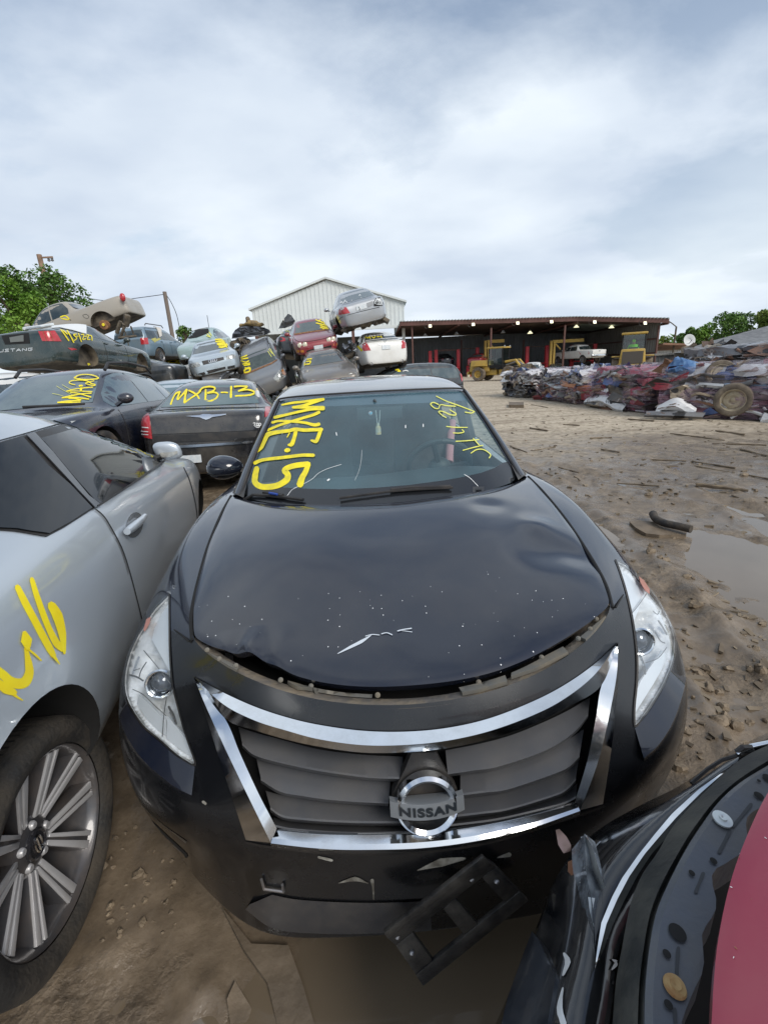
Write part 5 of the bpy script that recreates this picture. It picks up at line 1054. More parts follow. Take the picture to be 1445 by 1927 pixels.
# mirror
P = atplane(316, 848, c.M @ V((.70, -.96, 1.0)), V((0, 1, 0))); vr = CR; vu = CU
mb = MB(); mb.ball((0, 0, 0), 1, 20, 14); d3 = c.M.to_3x3()
sq_ = lambda a: math.copysign(abs(a)**.72, a)
mv = [P+d3 @ V((sq_(q.x)*.045*(1.25 if q.x > 0 else .6), sq_(q.y)*.078+.02*q.z, sq_(q.z)*.056)) for q in mb.v]
mm = mesh_obj('wing_mirror', mv, mb.f, P_coupe, c.root, True)
MS = Surf(mv, mb.f)
patch('indicator_lens', q6((1035,592),(1100,588),(1150,580),(1152,596),(1110,618),(1048,622)), lambda u, v, o=0.: MS.cam(u, v, o), .003, M['lamp_glass'], mm, 4)
mb = MB(); mb.tube([P+d3 @ V((-.01, .04, -.03)), P+d3 @ V((-.02, .13, -.06))], .02, 8); mb.build('mirror_foot', M['black_plastic'], mm, True, True)
mb = MB(); mb.tube([c.M @ V(p) for p in ((.5, -.865, .88), (.95, -.85, .86))], .006, 5)
y4 = off_scale(8.027, 0, 1080)
M['spray'] = mat('yellow_spray_paint', (.88, .74, .012), .5, col2=(.84, .66, .01), c2_scale=14)
paint('yellow_scrawl', [(y4((265,205),(370,420),(520,700),(640,930),(750,1130),(810,1240)), [11, 14, 14, 14, 14, 10]), (y4((480,95),(540,300),(640,590),(740,840),(850,1050),(950,1140)), [9, 11, 12, 12, 14, 12]), (y4((960,1160),(930,900),(860,640),(770,480)), [7, 15, 20, 16]), (y4((365,930),(385,1010),(400,1090)), [13, 22, 14]), (y4((390,1130),(430,1350),(440,1500),(380,1630),(270,1660),(150,1620),(50,1530),(-60,1440)), [7, 14, 17, 20, 20, 18, 17, 15]), (y4((-40,1640),(80,1740),(200,1790)), [14, 18, 13]), (y4((430,1150),(540,1240),(610,1310)), [4, 4, 3]), (y4((790,1230),(840,1300),(880,1355)), [7, 5, 2.5]), (y4((190,1810),(270,1870),(330,1905)), [7, 4, 2.5])], 12, ccam, .0012, M['spray'], c.root, 5)
# rear wheel (sits low in its arch), ten thin spokes in pairs
wy = rad(97.2); wn = V((sin(wy), -cos(wy), 0)); wc = V((-1.0025, .1054, .3655))
WM = Matrix.Translation(wc-wn*.088) @ Matrix(((cos(wy), 0, wn.x, 0), (sin(wy), 0, wn.y, 0), (0, 1, 0, 0), (0, 0, 0, 1)))
r_, rr, h = .318, .236, .108
mb = MB(); mb.lathe([(rr-.004, -h*.9), (rr+.02, -h), (r_-.03, -h*1.02), (r_-.006, -h*.88), (r_, -h*.6), (r_+.001, 0), (r_, h*.6), (r_-.006, h*.88), (r_-.022, h*1.0), (r_-.04, h*1.06), (rr+.03, h*1.02), (rr+.012, h*.96), (rr+.004, h*.86)], WM, 72)
M['tyre_close'] = mat('worn_tyre', (.018, .018, .018), .7, dirt=(.12, .095, .065), dirt_amt=.5, dirt_scale=6, bump=.25, bump_scale=90)
tw = mb.build('rear_wheel', M['tyre_close'], c.root, True, True)
mb = MB()   # dark strips for the tread grooves
for k in range(90):
    a = 2*pi*k/90
    for s_ in (1,): mb.add([WM @ V(((r_+.0006)*cos(a+o), (r_+.0006)*sin(a+o), s_*z)) for o, z in ((0, .01), (.018, .01), (.03, .065), (.012, .065))], [(0, 1, 2, 3)])
mb.build('tread_mark', M['dark'], tw, True)
M['rimdark'] = mat('rim_dark', (.065, .065, .07), .3, .3, .6, dirt=(.15, .11, .08), dirt_amt=.4, dirt_scale=10); M['rimface'] = mat('rim_machined', (.48, .48, .49), .3, .25, .5, dirt=(.2, .17, .14), dirt_amt=.3, dirt_scale=9)
mb = MB(); mb.lathe([(rr+.004, .088), (rr, .092), (rr-.006, .086), (rr-.016, .060), (rr-.022, .01), (rr-.03, -.09)], WM, 72); rim = mb.build('rim', M['rimdark'], tw, True, True)
mb = MB(); mb.lathe([(rr-.03, -.09), (.001, -.092)], WM, 40); mb.build('brake_backing', M['dark'], tw, True)
mb = MB(); mb.lathe([(.16, -.03), (.155, -.022), (.06, -.02), (.001, -.02)], WM, 40); mb.build('brake_disc', M['rust'], tw, True, True)
mb = MB(); mb.lathe([(.078, .0), (.074, .034), (.05, .044), (.04, .044)], WM, 32); mb.build('hub', M['rimdark'], rim, True, True)
mb = MB(); mb.lathe([(.040, .040), (.039, .050), (.034, .053), (.030, .049), (.001, .050)], WM, 28); mb.build('hub_cap', mat('hub_cap_dark', (.03, .03, .035), .2, .3, .8), rim, True, True)
mb = MB(); mb.tube([WM @ V((.022*cos(a)*.6, .022*sin(a)*1.1, .0525)) for a in [2*pi*k/20 for k in range(21)]], .003, 5); mb.tube([WM @ V((0, -.022, .0525)), WM @ V((0, .022, .0525))], .003, 5); mb.build('cap_emblem', M['chrome'], rim, True, True)
for k in range(5):
    a0 = rad(75)+2*pi*k/5
    for sg in (-1, 1):
        a1 = a0+sg*rad(17.5); b0 = a0+sg*rad(26)
        i0 = V((.066*cos(b0), .066*sin(b0), .036)); i1 = V(((rr-.012)*cos(a1), (rr-.012)*sin(a1), .074)); t = (i1-i0).normalized(); nn = V((-t.y, t.x, 0)).normalized()*sg
        def bar(w0, w1, o0, o1, z0, dz):
            A = [i0-nn*(w0/2)+nn*o0, i0+nn*(w0/2)+nn*o0, i1+nn*(w1/2)+nn*o1, i1-nn*(w1/2)+nn*o1]
            A = [p+V((0, 0, z0)) for p in A]; B = [p+V((0, 0, dz)) for p in A]; B[2] -= V((0, 0, .02)); B[3] -= V((0, 0, .02))
            return A+B, [(0, 1, 2, 3), (4, 7, 6, 5), (0, 4, 5, 1), (1, 5, 6, 2), (2, 6, 7, 3), (3, 7, 4, 0)]
        mb = MB(); A, F = bar(.030, .050, 0, 0, 0, -.03); mb.add([WM @ p for p in A], F); sp = mb.build('spoke', M['rimdark'], rim, True, bevel=.003)
        mb = MB()
        for o0, o1, w0, w1 in ((-.008, -.013, .013, .021), (.009, .016, .009, .014)):
            A, F = bar(w0, w1, o0, o1, .006, -.012); mb.add([WM @ p for p in A], F)
        mb.build('spoke_face', M['rimface'], sp, True, bevel=.0015)
    a = a0; mb = MB(); mb.lathe([(.0125, .0), (.012, .045), (.008, .05), (.001, .05)], WM @ Matrix.Translation((.052*cos(a), .052*sin(a), 0)), 12); mb.build('wheel_nut', M['rimface'], rim, True, True)
# front wheel well is empty, brake hub shows
mb = MB(); mb.lathe([(.14, 0), (.14, .02), (.05, .03), (.05, .08), (.001, .08)], c.M @ Matrix.Translation((1.35, -.72, .32)) @ Matrix.Rotation(pi/2, 4, 'X'), 24); mb.build('brake_hub', M['rust'], c.root, True, True)
for sg in (1,): wheel(c.root, Matrix.Translation((-1.35, sg*.785, .30)) @ Matrix.Rotation(-sg*pi/2, 4, 'X'), .325, .20, .22)
# ================================================================== red car in the lower right corner
red = thing('red_car', 'wrecked red car cut off at the lower right, its black nose stripped and torn', 'car', (.9, -.6, 0))
def rowz(P, z, dz=0, n=48): return [p for p in resample(smooth_line([atz(u, v, z) for u, v in P], 6), n)]
inw = V((.74, -.67, 0))
r0 = [(1310,2100),(1330,2010),(1338,1927),(1342,1850),(1352,1760),(1375,1655),(1408,1565),(1445,1490),(1500,1410),(1570,1340)]
r1 = [(1210,2100),(1211,2010),(1212,1924),(1214,1855),(1221,1787),(1234,1718),(1258,1660),(1289,1600),(1317,1556),(1350,1511),(1385,1478),(1426,1451),(1500,1410),(1560,1380)]
r2 = [(1140,2100),(1145,2010),(1152,1927),(1158,1850),(1169,1787),(1186,1701),(1208,1645),(1236,1605),(1262,1560),(1297,1519),(1334,1482),(1370,1447),(1405,1421),(1445,1402),(1520,1370)]
H0 = rowz(r0, .885); A0 = rowz(r1, .80); B0 = rowz(r2, .745)
P_red = carpaint('red_car_paint', (.27, .014, .042), .2, .14, .35, .8)
hr = [[p+V((0, 0, -.02)) for p in H0], H0, [p+inw*.02+V((0, 0, .008)) for p in H0]]
for k, (d, z) in enumerate(((.15, .93), (.45, .975), (.85, 1.0), (1.15, 1.01))): hr.append([p.lerp(V((.95, -.95, 0)), d*.25)+inw*d+V((0, 0, z-p.z*(1) if False else 0)) for p in H0])
for k, z in enumerate((.93, .965, .985, .99)): hr[3+k] = [V((p.x, p.y, z)) for p in hr[3+k]]
vs, fs = grid_mesh(hr); sharp(mesh_obj('hood', vs, fs, P_red, red, True), 60)
M['core'] = mat('core_support_metal', (.085, .095, .115), .42, .25, .3, dirt=(.17, .16, .13), dirt_amt=.35, dirt_scale=11, bump=.06, bump_scale=90)
ci = [p.lerp(q, .80)+V((0, 0, .0)) for p, q in zip(A0, [V((p.x, p.y, .80)) for p in H0])]
ci = [p+inw*(.025*noise.noise(V((i*.22, 3, 1)))) for i, p in enumerate(ci)]
cr = [[p+V((0, 0, -.05)) for p in A0], [p+V((0, 0, .0)) for p in A0], [p+V((0, 0, .006))+inw*.008 for p in A0], [p.lerp(q, .5)+V((0, 0, .004)) for p, q in zip(A0, ci)], [p+V((0, 0, .002)) for p in ci], [p+V((0, 0, -.05)) for p in ci]]
vs, fs = grid_mesh(cr); sharp(mesh_obj('radiator_support', vs, fs, M['core'], red, True), 40); RS = Surf(vs, fs); rcam = lambda u, v, o=0.: RS.cam(u, v, o)
M['seal'] = mat('rubber_band', (.016, .019, .019), .6, dirt=(.17, .16, .13), dirt_amt=.5, dirt_scale=9, bump=.1, bump_scale=80)
br = [[p+V((0, 0, -.012)) for p in A0], [p.lerp(q, .16)+V((0, 0, -.016)) for p, q in zip(A0, B0)], [p.lerp(q, .20)+V((0, 0, .0)) for p, q in zip(A0, B0)], [p.lerp(q, .6)+V((0, 0, .004)) for p, q in zip(A0, B0)], B0, [p+V((0, 0, -.07))+inw*.02 for p in B0]]
vs, fs = grid_mesh(br); sharp(mesh_obj('seal_strip', vs, fs, M['seal'], red, True), 45); BS = Surf(vs, fs)
e1 = rowz([(1080,2100),(1090,2000),(1100,1900),(1116,1821),(1128,1736),(1150,1684),(1201,1609),(1264,1531),(1313,1486),(1366,1449),(1445,1405),(1520,1375)], .69)
e2 = rowz([(960,2100),(990,2000),(1020,1900),(1050,1800),(1075,1700),(1100,1622),(1160,1560),(1225,1522),(1303,1482),(1381,1425),(1450,1390),(1520,1362)], .61)
e3 = rowz([(860,2100),(900,2000),(942,1905),(983,1810),(1013,1735),(1046,1650),(1110,1582),(1200,1526),(1290,1480),(1372,1424),(1450,1382),(1520,1356)], .48)
gloss = mat('scratched_gloss_black', (.008, .009, .011), .16, 0, .9, dirt=(.16, .15, .14), dirt_amt=.22, dirt_scale=12, bump=.12, bump_scale=14)
vs, fs = grid_mesh([[p+V((0, 0, -.05))+inw*.03 for p in e1], e1, [p.lerp(q, .5)+V((0, 0, .018)) for p, q in zip(e1, e2)], e2, [p.lerp(q, .5)+V((-.012, .008, .0)) for p, q in zip(e2, e3)], e3, [p+V((0, 0, -.16))+inw*.05 for p in e3], [p+V((0, 0, -.32))+inw*.12 for p in e3]])
mesh_obj('front_bumper', vs, fs, gloss, red, True); ES = Surf(vs, fs); ecam = lambda u, v, o=0.: ES.cam(u, v, o)
vs, fs = grid_mesh([[p+V((0, 0, -.10))+inw*.02 for p in B0], [p+V((0, 0, -.18)) for p in e1], [p+V((0, 0, -.5))+inw*.2 for p in e1]]); mesh_obj('nose_cavity', vs, fs, M['dark'], red, True)
# chrome strip and its torn end
cl = [(1119,1822),(1123,1787),(1131,1736),(1151,1688),(1170,1652),(1201,1608),(1232,1569),(1264,1531),(1313,1486),(1366,1448)]
cr_ = [(1120,1822),(1135,1787),(1152,1742),(1174,1695),(1199,1647),(1226,1606),(1253,1577),(1282,1546),(1324,1499),(1366,1452)]
L0 = [V((x, y, 0)) for x, y in cl]; L1 = [V((x, y, 0)) for x, y in cr_]
zf = lambda u, v, o=0.: atz(u, v, .705+o)
vs, fs = strips([L0, [a.lerp(b, .45) for a, b in zip(L0, L1)], L1, L1], zf, [.003, .004, .0, -.03], 60); sharp(mesh_obj('chrome_strip', vs, fs, M['chrome'], red, True), 25)
vs, fs = strips([[V((1381,1413,0)),V((1409,1400,0)),V((1445,1393,0)),V((1520,1378,0))], [V((1388,1420,0)),V((1415,1409,0)),V((1445,1402,0)),V((1520,1386,0))], [V((1388,1420,0)),V((1415,1409,0)),V((1445,1402,0)),V((1520,1386,0))]], zf, [0, .006, -.03], 20); mesh_obj('chrome_strip', vs, fs, M['chrome'], red, True)
mb = MB(); mb.tube([zf(1385,1416), zf(1396,1407, .01), zf(1412,1406), zf(1416,1411), zf(1402,1416, -.01), zf(1388,1420)], .006, 6); mb.tube([zf(1300,1474, -.01), zf(1330,1448, .0), zf(1358,1430, .01), zf(1384,1422)], .004, 5); mb.build('torn_bracket', M['black_plastic'], red, True, True)
# shards of the headlamp
M['shard'] = mat('clear_shard', (.30, .34, .38), .08, .2, 1., col2=(.06, .07, .085), c2_scale=22, bump=.2, bump_scale=30)
ridge2 = lambda nm, lines, zs, m, n=16: sharp(mesh_obj(nm, *strips([[V((x, y, 0)) for x, y in l] for l in lines], lambda u, v, o: atz(u, v, o), zs, n), m, red, True), 20)
ridge2('lamp_shard', [[(1075,1599),(1077,1640),(1085,1663),(1100,1735),(1119,1821)], [(1100,1569),(1102,1640),(1112,1690),(1116,1750),(1119.5,1821)], [(1119,1584),(1126,1612),(1139,1671),(1124,1727),(1120,1821)]], [.655, .70, .67], M['shard'])
ridge2('lamp_shard', [[(1092,1575),(1098,1600),(1110,1640),(1128,1676)], [(1104,1572),(1116,1600),(1128,1640),(1138,1670)]], [.675, .71], M['lamp_glass'])
ridge2('lamp_shard', [[(1119,1690),(1113,1720),(1118,1745)], [(1106,1688),(1109,1715),(1117,1744)]], [.695, .70], M['plate'])
ridge2('torn_tab', [[(1045,1562),(1050,1590),(1060,1606),(1072,1602)], [(1052,1560),(1066,1575),(1074,1590),(1074,1600)]], [.64, .655], mat('pink_tab', (.40, .27, .24), .7, col2=(.3, .2, .16), c2_scale=40))
ridge2('torn_tab', [[(1068,1622),(1068,1640),(1075,1648)], [(1076,1618),(1080,1632),(1080,1644)]], [.65, .655], M['rust'])
patch('bumper_panel', [(950,1927),(962,1880),(990,1800),(1006,1757),(1018,1775),(1040,1822),(1052,1840),(1046,1880),(1038,1927),(1030,1990),(930,1990)], ecam, .006, mat('reflection_tinted_panel', (.022, .027, .036), .3, 0, .7, dirt=(.2, .2, .2), dirt_amt=.2, dirt_scale=14), red, 10, .006)  # blue-grey reflection put into this facet's own colour
paint('bare_patch', [([(1064,1798),(1070,1812),(1062,1835)], [6, 11, 5]), ([(1061,1865),(1055,1900),(1062,1930)], [4, 10, 12]), ([(1150,1806),(1156,1811),(1148,1822)], [4, 9, 4]), ([(1158,1836),(1156,1852)], 3)], 6, ecam, .002, M['white_mark'], red, 3)
# holes, slots, screws on the support
def disc(u, v, r, m, off=.003, nm='hole', prof=None, par=red, sq=1):
    P = rcam(u, v, .0); P2 = rcam(u+2, v, 0); P3 = rcam(u, v+2, 0); n = (P2-P).cross(P3-P).normalized(); n = n if n.dot(CAM-P) > 0 else -n
    R4 = Matrix.Translation(P+n*off) @ n.to_track_quat('Z', 'Y').to_matrix().to_4x4(); mb = MB(); mb.lathe(prof or [(r, 0), (.0001, .0005)], R4, 22); return mb.build(nm, m, par, True, True)
for u, v, r in ((1273,1757,.0105),(1253,1797,.0048),(1341,1622,.0048),(1300,1645,.0042),(1426,1499,.007),(1426,1471,.003),(1256,1893,.0048),(1443,1466,.008)): disc(u, v, r, M['dark'])
disc(1357, 1545, .02, mat('zinc_washer', (.6, .64, .64), .35, .6), .003, 'washer', [(.0140, 0), (.0140, .003), (.006, .004), (.0055, .007), (.003, .007), (.0001, .005)])
disc(1268, 1859, .02, mat('rusty_screw', (.28, .13, .045), .8, .1, col2=(.40, .27, .12), c2_scale=60), .003, 'rusty_screw', [(.0128, 0), (.0115, .003), (.0065, .004), (.006, .006), (.0001, .004)])
for pts in ([(1352,1605),(1372,1565)], [(1308,1680),(1322,1645)], [(1275,1785),(1272,1835)], [(1268,1900),(1270,1927)], [(1378,1556),(1412,1515)]): paint('pressed_slot', [(pts, 7)], 7, rcam, .002, mat('slot_shadow_metal', (.03, .034, .04), .5), red, 1)
for k in range(8):   # chips and scuffs on the red hood
    u = random.uniform(1365, 1440); v = random.uniform(1560, 1915); RH = Surf([V(p) for r in hr for p in r], grid_mesh(hr)[1]) if k == 0 else RH
    paint('paint_chip', [([(u, v), (u+random.uniform(-5, 5), v+random.uniform(1, 7))], random.uniform(.8, 2.2))], 2, lambda a, b, o=0.: RH.cam(a, b, o), .001, M['white_mark'] if k % 3 else M['chip_dark'] if 'chip_dark' in M else M['rust'], red, 1)
bk = MB(); bk.box((1.25, -1.15, .45), (1.3, .9, .7), (0, 0, rad(-42))); bk.build('car_body', P_red, red, True, bevel=.06)
# ================================================================== ground
def gh(x, y):
    d = sqrt((x+.07)**2+(y+.8)**2)
    amp = max(.12, min(1, 14/(d+4)))
    n1 = noise.noise(V((x*.35, y*.35, 1.3))); n2 = noise.noise(V((x*1.3, y*1.3, 5.1))); n3 = noise.noise(V((x*4.5, y*4.5, 2.2))); n4 = noise.noise(V((x*13, y*13, 7.7)))
    z = .030*n1+.028*n2+.016*n3+.022*n3*math.exp(-((x-2.9)/1.6)**2-((y-1.7)/2.2)**2)
    clod = max(0, noise.noise(V((x*.9+4, y*.9, 9)))+.10)
    z += amp*clod*(.055*abs(n3)+.045*max(0, n4))
    z += .006*n4*min(1, 3/(d+.5))
    # ruts along the yard
    rt = sin((x*.55-y*.18)*4.2+n1*3); z += (.012+.018*max(0, 1-abs(y-2.5)/4.5)*max(0, min(1, x-.8)))*rt*max(0, 1-abs(y-4)/9)
    # low wet ground: around the nose of the sedan and along its right side
    w1 = math.exp(-((x-.05)/.95)**2-((y+.22)/.60)**2); w2 = math.exp(-((x-2.9)/1.25)**2-((y-1.7)/1.9)**2); w3 = math.exp(-((x-1.9)/.30)**2-((y-3.3)/.5)**2)
    z -= .085*w1+.055*w2+.04*w3
    # tyre tracks pressed into the soft mud
    for (ax, ay, bx, by) in ((1.15, -1.2, 2.6, 7.5), (2.75, -1.4, 4.3, 7.3), (1.9, 7, 5.6, -.5), (3.6, 8, 7.2, .5)):
        L2 = sqrt((bx-ax)**2+(by-ay)**2); al = ((x-ax)*(bx-ax)+(y-ay)*(by-ay))/L2; pd = ((x-ax)*(by-ay)-(y-ay)*(bx-ax))/L2+.10*sin(al*1.1+ax)
        if -.2 < al < L2 and abs(pd) < .24:
            k = max(0, 1-(pd/.15)**2) if abs(pd) < .15 else 0
            z -= .030*k; z += .018*max(0, 1-((abs(pd)-.19)/.05)**2) if abs(pd) > .14 else 0
            if abs(pd) < .14: z += .012*(1 if sin((al+abs(pd)*.8)*2*pi/.17) > .1 else 0)*(.5+.5*n2)
    if y > 6: z = z*.6
    return z-.005
rr_ = [0]; r = .10
while r < 700: rr_.append(r); r *= 1.015 if .6 < r < 8 else (1.026 if r < 40 else 1.12)
NA = 640; gv = [V((-.07, -.8, gh(-.07, -.8)))]; gf = []
for i, r in enumerate(rr_[1:]):
    for k in range(NA):
        a = 2*pi*k/NA; x = -.07+r*cos(a); y = -.8+r*sin(a); gv.append(V((x, y, gh(x, y) if r < 60 else -.01)))
for k in range(NA): gf.append((0, 1+k, 1+(k+1) % NA))
for i in range(len(rr_)-2):
    b = 1+i*NA
    for k in range(NA): gf.append((b+k, b+NA+k, b+NA+(k+1) % NA, b+(k+1) % NA))
def groundmat():
    m = bpy.data.materials.new('yard_mud'); m.use_nodes = True; nt = m.node_tree; L = nt.links; b = nt.nodes['Principled BSDF']
    tc = _n(nt, 'ShaderNodeTexCoord'); sp = _n(nt, 'ShaderNodeSeparateXYZ'); L.new(tc.outputs['Object'], sp.inputs[0])
    n1 = _n(nt, 'ShaderNodeTexNoise', Scale=.5, Detail=6.); n2 = _n(nt, 'ShaderNodeTexNoise', Scale=7., Detail=9., Roughness=.7); n3 = _n(nt, 'ShaderNodeTexNoise', Scale=45., Detail=6.)
    for n in (n1, n2, n3): L.new(tc.outputs['Object'], n.inputs['Vector'])
    # damp close in, dry further off
    def rng(a, b_, sock):
        r = _n(nt, 'ShaderNodeMapRange'); r.inputs['From Min'].default_value = a; r.inputs['From Max'].default_value = b_; L.new(sock, r.inputs['Value']); return r.outputs['Result']
    wob = _n(nt, 'ShaderNodeMath', operation='MULTIPLY_ADD'); wob.inputs[1].default_value = 5.; L.new(n1.outputs['Fac'], wob.inputs[0]); L.new(sp.outputs['Y'], wob.inputs[2])
    dry = rng(8.0, 12.5, wob.outputs[0])
    wet = _n(nt, 'ShaderNodeValToRGB'); L.new(n2.outputs['Fac'], wet.inputs[0]); e = wet.color_ramp.elements
    e[0].position = .32; e[0].color = (.055, .040, .026, 1); e[1].position = .70; e[1].color = (.30, .235, .165, 1); e.new(.5).color = (.165, .125, .083, 1)
    dr = _n(nt, 'ShaderNodeValToRGB'); L.new(n2.outputs['Fac'], dr.inputs[0]); e = dr.color_ramp.elements
    e[0].position = .36; e[0].color = (.17, .13, .085, 1); e[1].position = .64; e[1].color = (.56, .48, .37, 1); e.new(.47).color = (.42, .355, .265, 1)
    mx = _n(nt, 'ShaderNodeMix', data_type='RGBA'); L.new(dry, mx.inputs[0]); L.new(wet.outputs[0], mx.inputs[6]); L.new(dr.outputs[0], mx.inputs[7])
    mp4 = _n(nt, 'ShaderNodeMapping'); mp4.inputs['Scale'].default_value = (.35, 1.6, 1); mp4.inputs['Rotation'].default_value = (0, 0, .25); L.new(tc.outputs['Object'], mp4.inputs[0]); n4 = _n(nt, 'ShaderNodeTexNoise', Scale=1.1, Detail=8., Roughness=.68); L.new(mp4.outputs[0], n4.inputs['Vector'])
    stk = rng(.50, .66, n4.outputs['Fac']); m5 = _n(nt, 'ShaderNodeMix', data_type='RGBA'); ms5 = _n(nt, 'ShaderNodeMath', operation='MULTIPLY'); ms5.inputs[1].default_value = .75; L.new(stk, ms5.inputs[0]); L.new(ms5.outputs[0], m5.inputs[0]); L.new(mx.outputs[2], m5.inputs[6]); m5.inputs[7].default_value = (.19, .145, .10, 1); mx = m5
    sk = rng(.62, .70, n3.outputs['Fac']); m2 = _n(nt, 'ShaderNodeMix', data_type='RGBA'); ms = _n(nt, 'ShaderNodeMath', operation='MULTIPLY'); ms.inputs[1].default_value = .55; L.new(sk, ms.inputs[0]); L.new(ms.outputs[0], m2.inputs[0]); L.new(mx.outputs[2], m2.inputs[6]); m2.inputs[7].default_value = (.06, .045, .03, 1)
    L.new(m2.outputs[2], b.inputs['Base Color'])
    ro = _n(nt, 'ShaderNodeMapRange'); ro.inputs['To Min'].default_value = .42; ro.inputs['To Max'].default_value = .95; L.new(dry, ro.inputs['Value']); L.new(ro.outputs['Result'], b.inputs['Roughness'])
    b.inputs['Specular IOR Level'].default_value = .45
    n6 = _n(nt, 'ShaderNodeTexNoise', Scale=1.7, Detail=5., Roughness=.6, Distortion=.5); L.new(tc.outputs['Object'], n6.inputs['Vector']); shn = rng(.45, .55, n6.outputs['Fac'])
    wetm = _n(nt, 'ShaderNodeMath', operation='SUBTRACT'); wetm.inputs[0].default_value = 1; L.new(dry, wetm.inputs[1]); wm2 = _n(nt, 'ShaderNodeMath', operation='MULTIPLY'); L.new(wetm.outputs[0], wm2.inputs[0]); L.new(shn, wm2.inputs[1])
    r3 = _n(nt, 'ShaderNodeMix'); L.new(wm2.outputs[0], r3.inputs[0]); L.new(ro.outputs['Result'], r3.inputs[2]); r3.inputs[3].default_value = .16; L.new(r3.outputs[0], b.inputs['Roughness'])
    m7 = _n(nt, 'ShaderNodeMix', data_type='RGBA'); w7 = _n(nt, 'ShaderNodeMath', operation='MULTIPLY'); w7.inputs[1].default_value = .55; L.new(wm2.outputs[0], w7.inputs[0]); L.new(w7.outputs[0], m7.inputs[0]); L.new(m2.outputs[2], m7.inputs[6]); m7.inputs[7].default_value = (.135, .105, .075, 1); L.new(m7.outputs[2], b.inputs['Base Color'])
    a = _n(nt, 'ShaderNodeMath', operation='MULTIPLY_ADD'); a.inputs[1].default_value = .35; L.new(n3.outputs['Fac'], a.inputs[0]); L.new(n2.outputs['Fac'], a.inputs[2])
    bs_ = _n(nt, 'ShaderNodeMath', operation='MULTIPLY_ADD'); bs_.inputs[1].default_value = -.65; bs_.inputs[2].default_value = .9; L.new(wm2.outputs[0], bs_.inputs[0])
    bp = _n(nt, 'ShaderNodeBump', Distance=.032); L.new(bs_.outputs[0], bp.inputs['Strength']); L.new(a.outputs[0], bp.inputs['Height']); L.new(bp.outputs['Normal'], b.inputs['Normal'])
    return m
tag(mesh_obj('ground', gv, gf, groundmat()), kind='structure')
GS = Surf(gv, gf)
def gz(x, y): h = GS.b.ray_cast(V((x, y, 3)), V((0, 0, -1))); return h[0].z if h[0] else 0
WL = -.040
wm = mat('muddy_water', (.14, .108, .072), .04, 0, 0, spec=.9, col2=(.165, .128, .088), c2_scale=1.5, bump=.015, bump_scale=6)
wv = [(-1.6, -1.9, WL), (5.2, -1.9, WL), (5.2, 5.6, WL), (-1.6, 5.6, WL)]
tag(mesh_obj('puddle_water', wv, [(0, 1, 2, 3)], wm), kind='structure')
# ---- litter
rng = random.Random(21)
M['stick'] = mat('weathered_stick', (.20, .155, .10), .9, col2=(.10, .075, .05), c2_scale=9); M['chip'] = mat('debris_chip', (.22, .175, .12), .85, col2=(.08, .06, .04), c2_scale=2); M['board'] = mat('muddy_board', (.17, .13, .088), .65, col2=(.11, .083, .055), c2_scale=8, bump=.3, bump_scale=25)
def stick(P0, P1, r, name='stick', label='thin dry stick lying on the muddy yard', group='sticks strewn over the yard', m='stick'):
    a = V((P0.x, P0.y, gz(P0.x, P0.y)+r)); b = V((P1.x, P1.y, gz(P1.x, P1.y)+r)); ctr = (a+b)/2; n = 7
    pts = [a.lerp(b, k/(n-1))-ctr+V((rng.uniform(-1, 1)*.02, rng.uniform(-1, 1)*.02, 0))*min(1, (b-a).length) for k in range(n)]
    mb = MB(); mb.tube(pts, r, 6, True, [r*rng.uniform(.6, 1.1) for _ in pts]); o = mb.build(name, M[m], None, False, True); o.location = ctr; MW[o.name] = Matrix.Translation(ctr); return tag(o, label, 'stick', group)
for a, b, r in (((1000,762),(1030,767),.012),((996,806),(1030,812),.02),((1280,871),(1445,905),.012),((1300,868),(1380,884),.014),((1260,815),(1360,828),.012),((1365,835),(1440,838),.012),((1390,846),(1445,860),.014),((1206,864),(1290,868),.012),((1060,800),(1090,802),.014),((1130,846),(1165,852),.014),((1160,905),(1240,918),.010),((1005,846),(1045,842),.012),((1180,790),(1230,795),.02),((960,840),(990,851),.012),((1308,920),(1405,930),.022),((1050,880),(1090,890),.012),((1345,812),(1400,818),.02),((1110,826),(1150,824),.014)):
    stick(atz(*a, 0), atz(*b, 0), r)
def slab(poly, th, name, label, cat, m, group=None, z=.0):
    P = [atz(u, v, z) for u, v in poly]; c0 = sum(P, V())/len(P); n = len(P); g0 = gz(c0.x, c0.y)+.004
    P = [V((p.x-c0.x, p.y-c0.y, (max(gz(p.x, p.y), g0-.03)-g0))) for p in P]
    mb = MB(); mb.add(P+[p+V((0, 0, th)) for p in P], [tuple(range(n-1, -1, -1)), tuple(range(n, 2*n))]+[(k, (k+1) % n, n+(k+1) % n, n+k) for k in range(n)])
    o = mb.build(name, m, None); o.location = (c0.x, c0.y, g0); MW[o.name] = Matrix.Translation(o.location); return tag(o, label, cat, group)
slab([(1184,982),(1200,979),(1240,984),(1293,989),(1291,1004),(1240,1007),(1215,1003),(1195,994)], .03, 'plank', 'broken pale board beside a bent black hose on the mud', 'board', M['board'])
slab([(957,762),(985,762),(985,768),(957,768)], .10, 'log', 'short cut log on the dry yard ahead of the wrapped wrecks', 'log', M['board'])
slab([(1404,1010),(1418,1002),(1460,1004),(1480,1020),(1470,1035),(1430,1034),(1410,1026)], .01, 'scrap_sheet', 'bent grey sheet lying half in the puddle at the right edge', 'sheet', M['board'])
slab([(1356,1008),(1376,1022),(1392,1034),(1384,1034),(1362,1022)], .015, 'scrap_strip', 'dark strip of scrap in the wet mud beside the bent sheet', 'strip', M['black_plastic'])
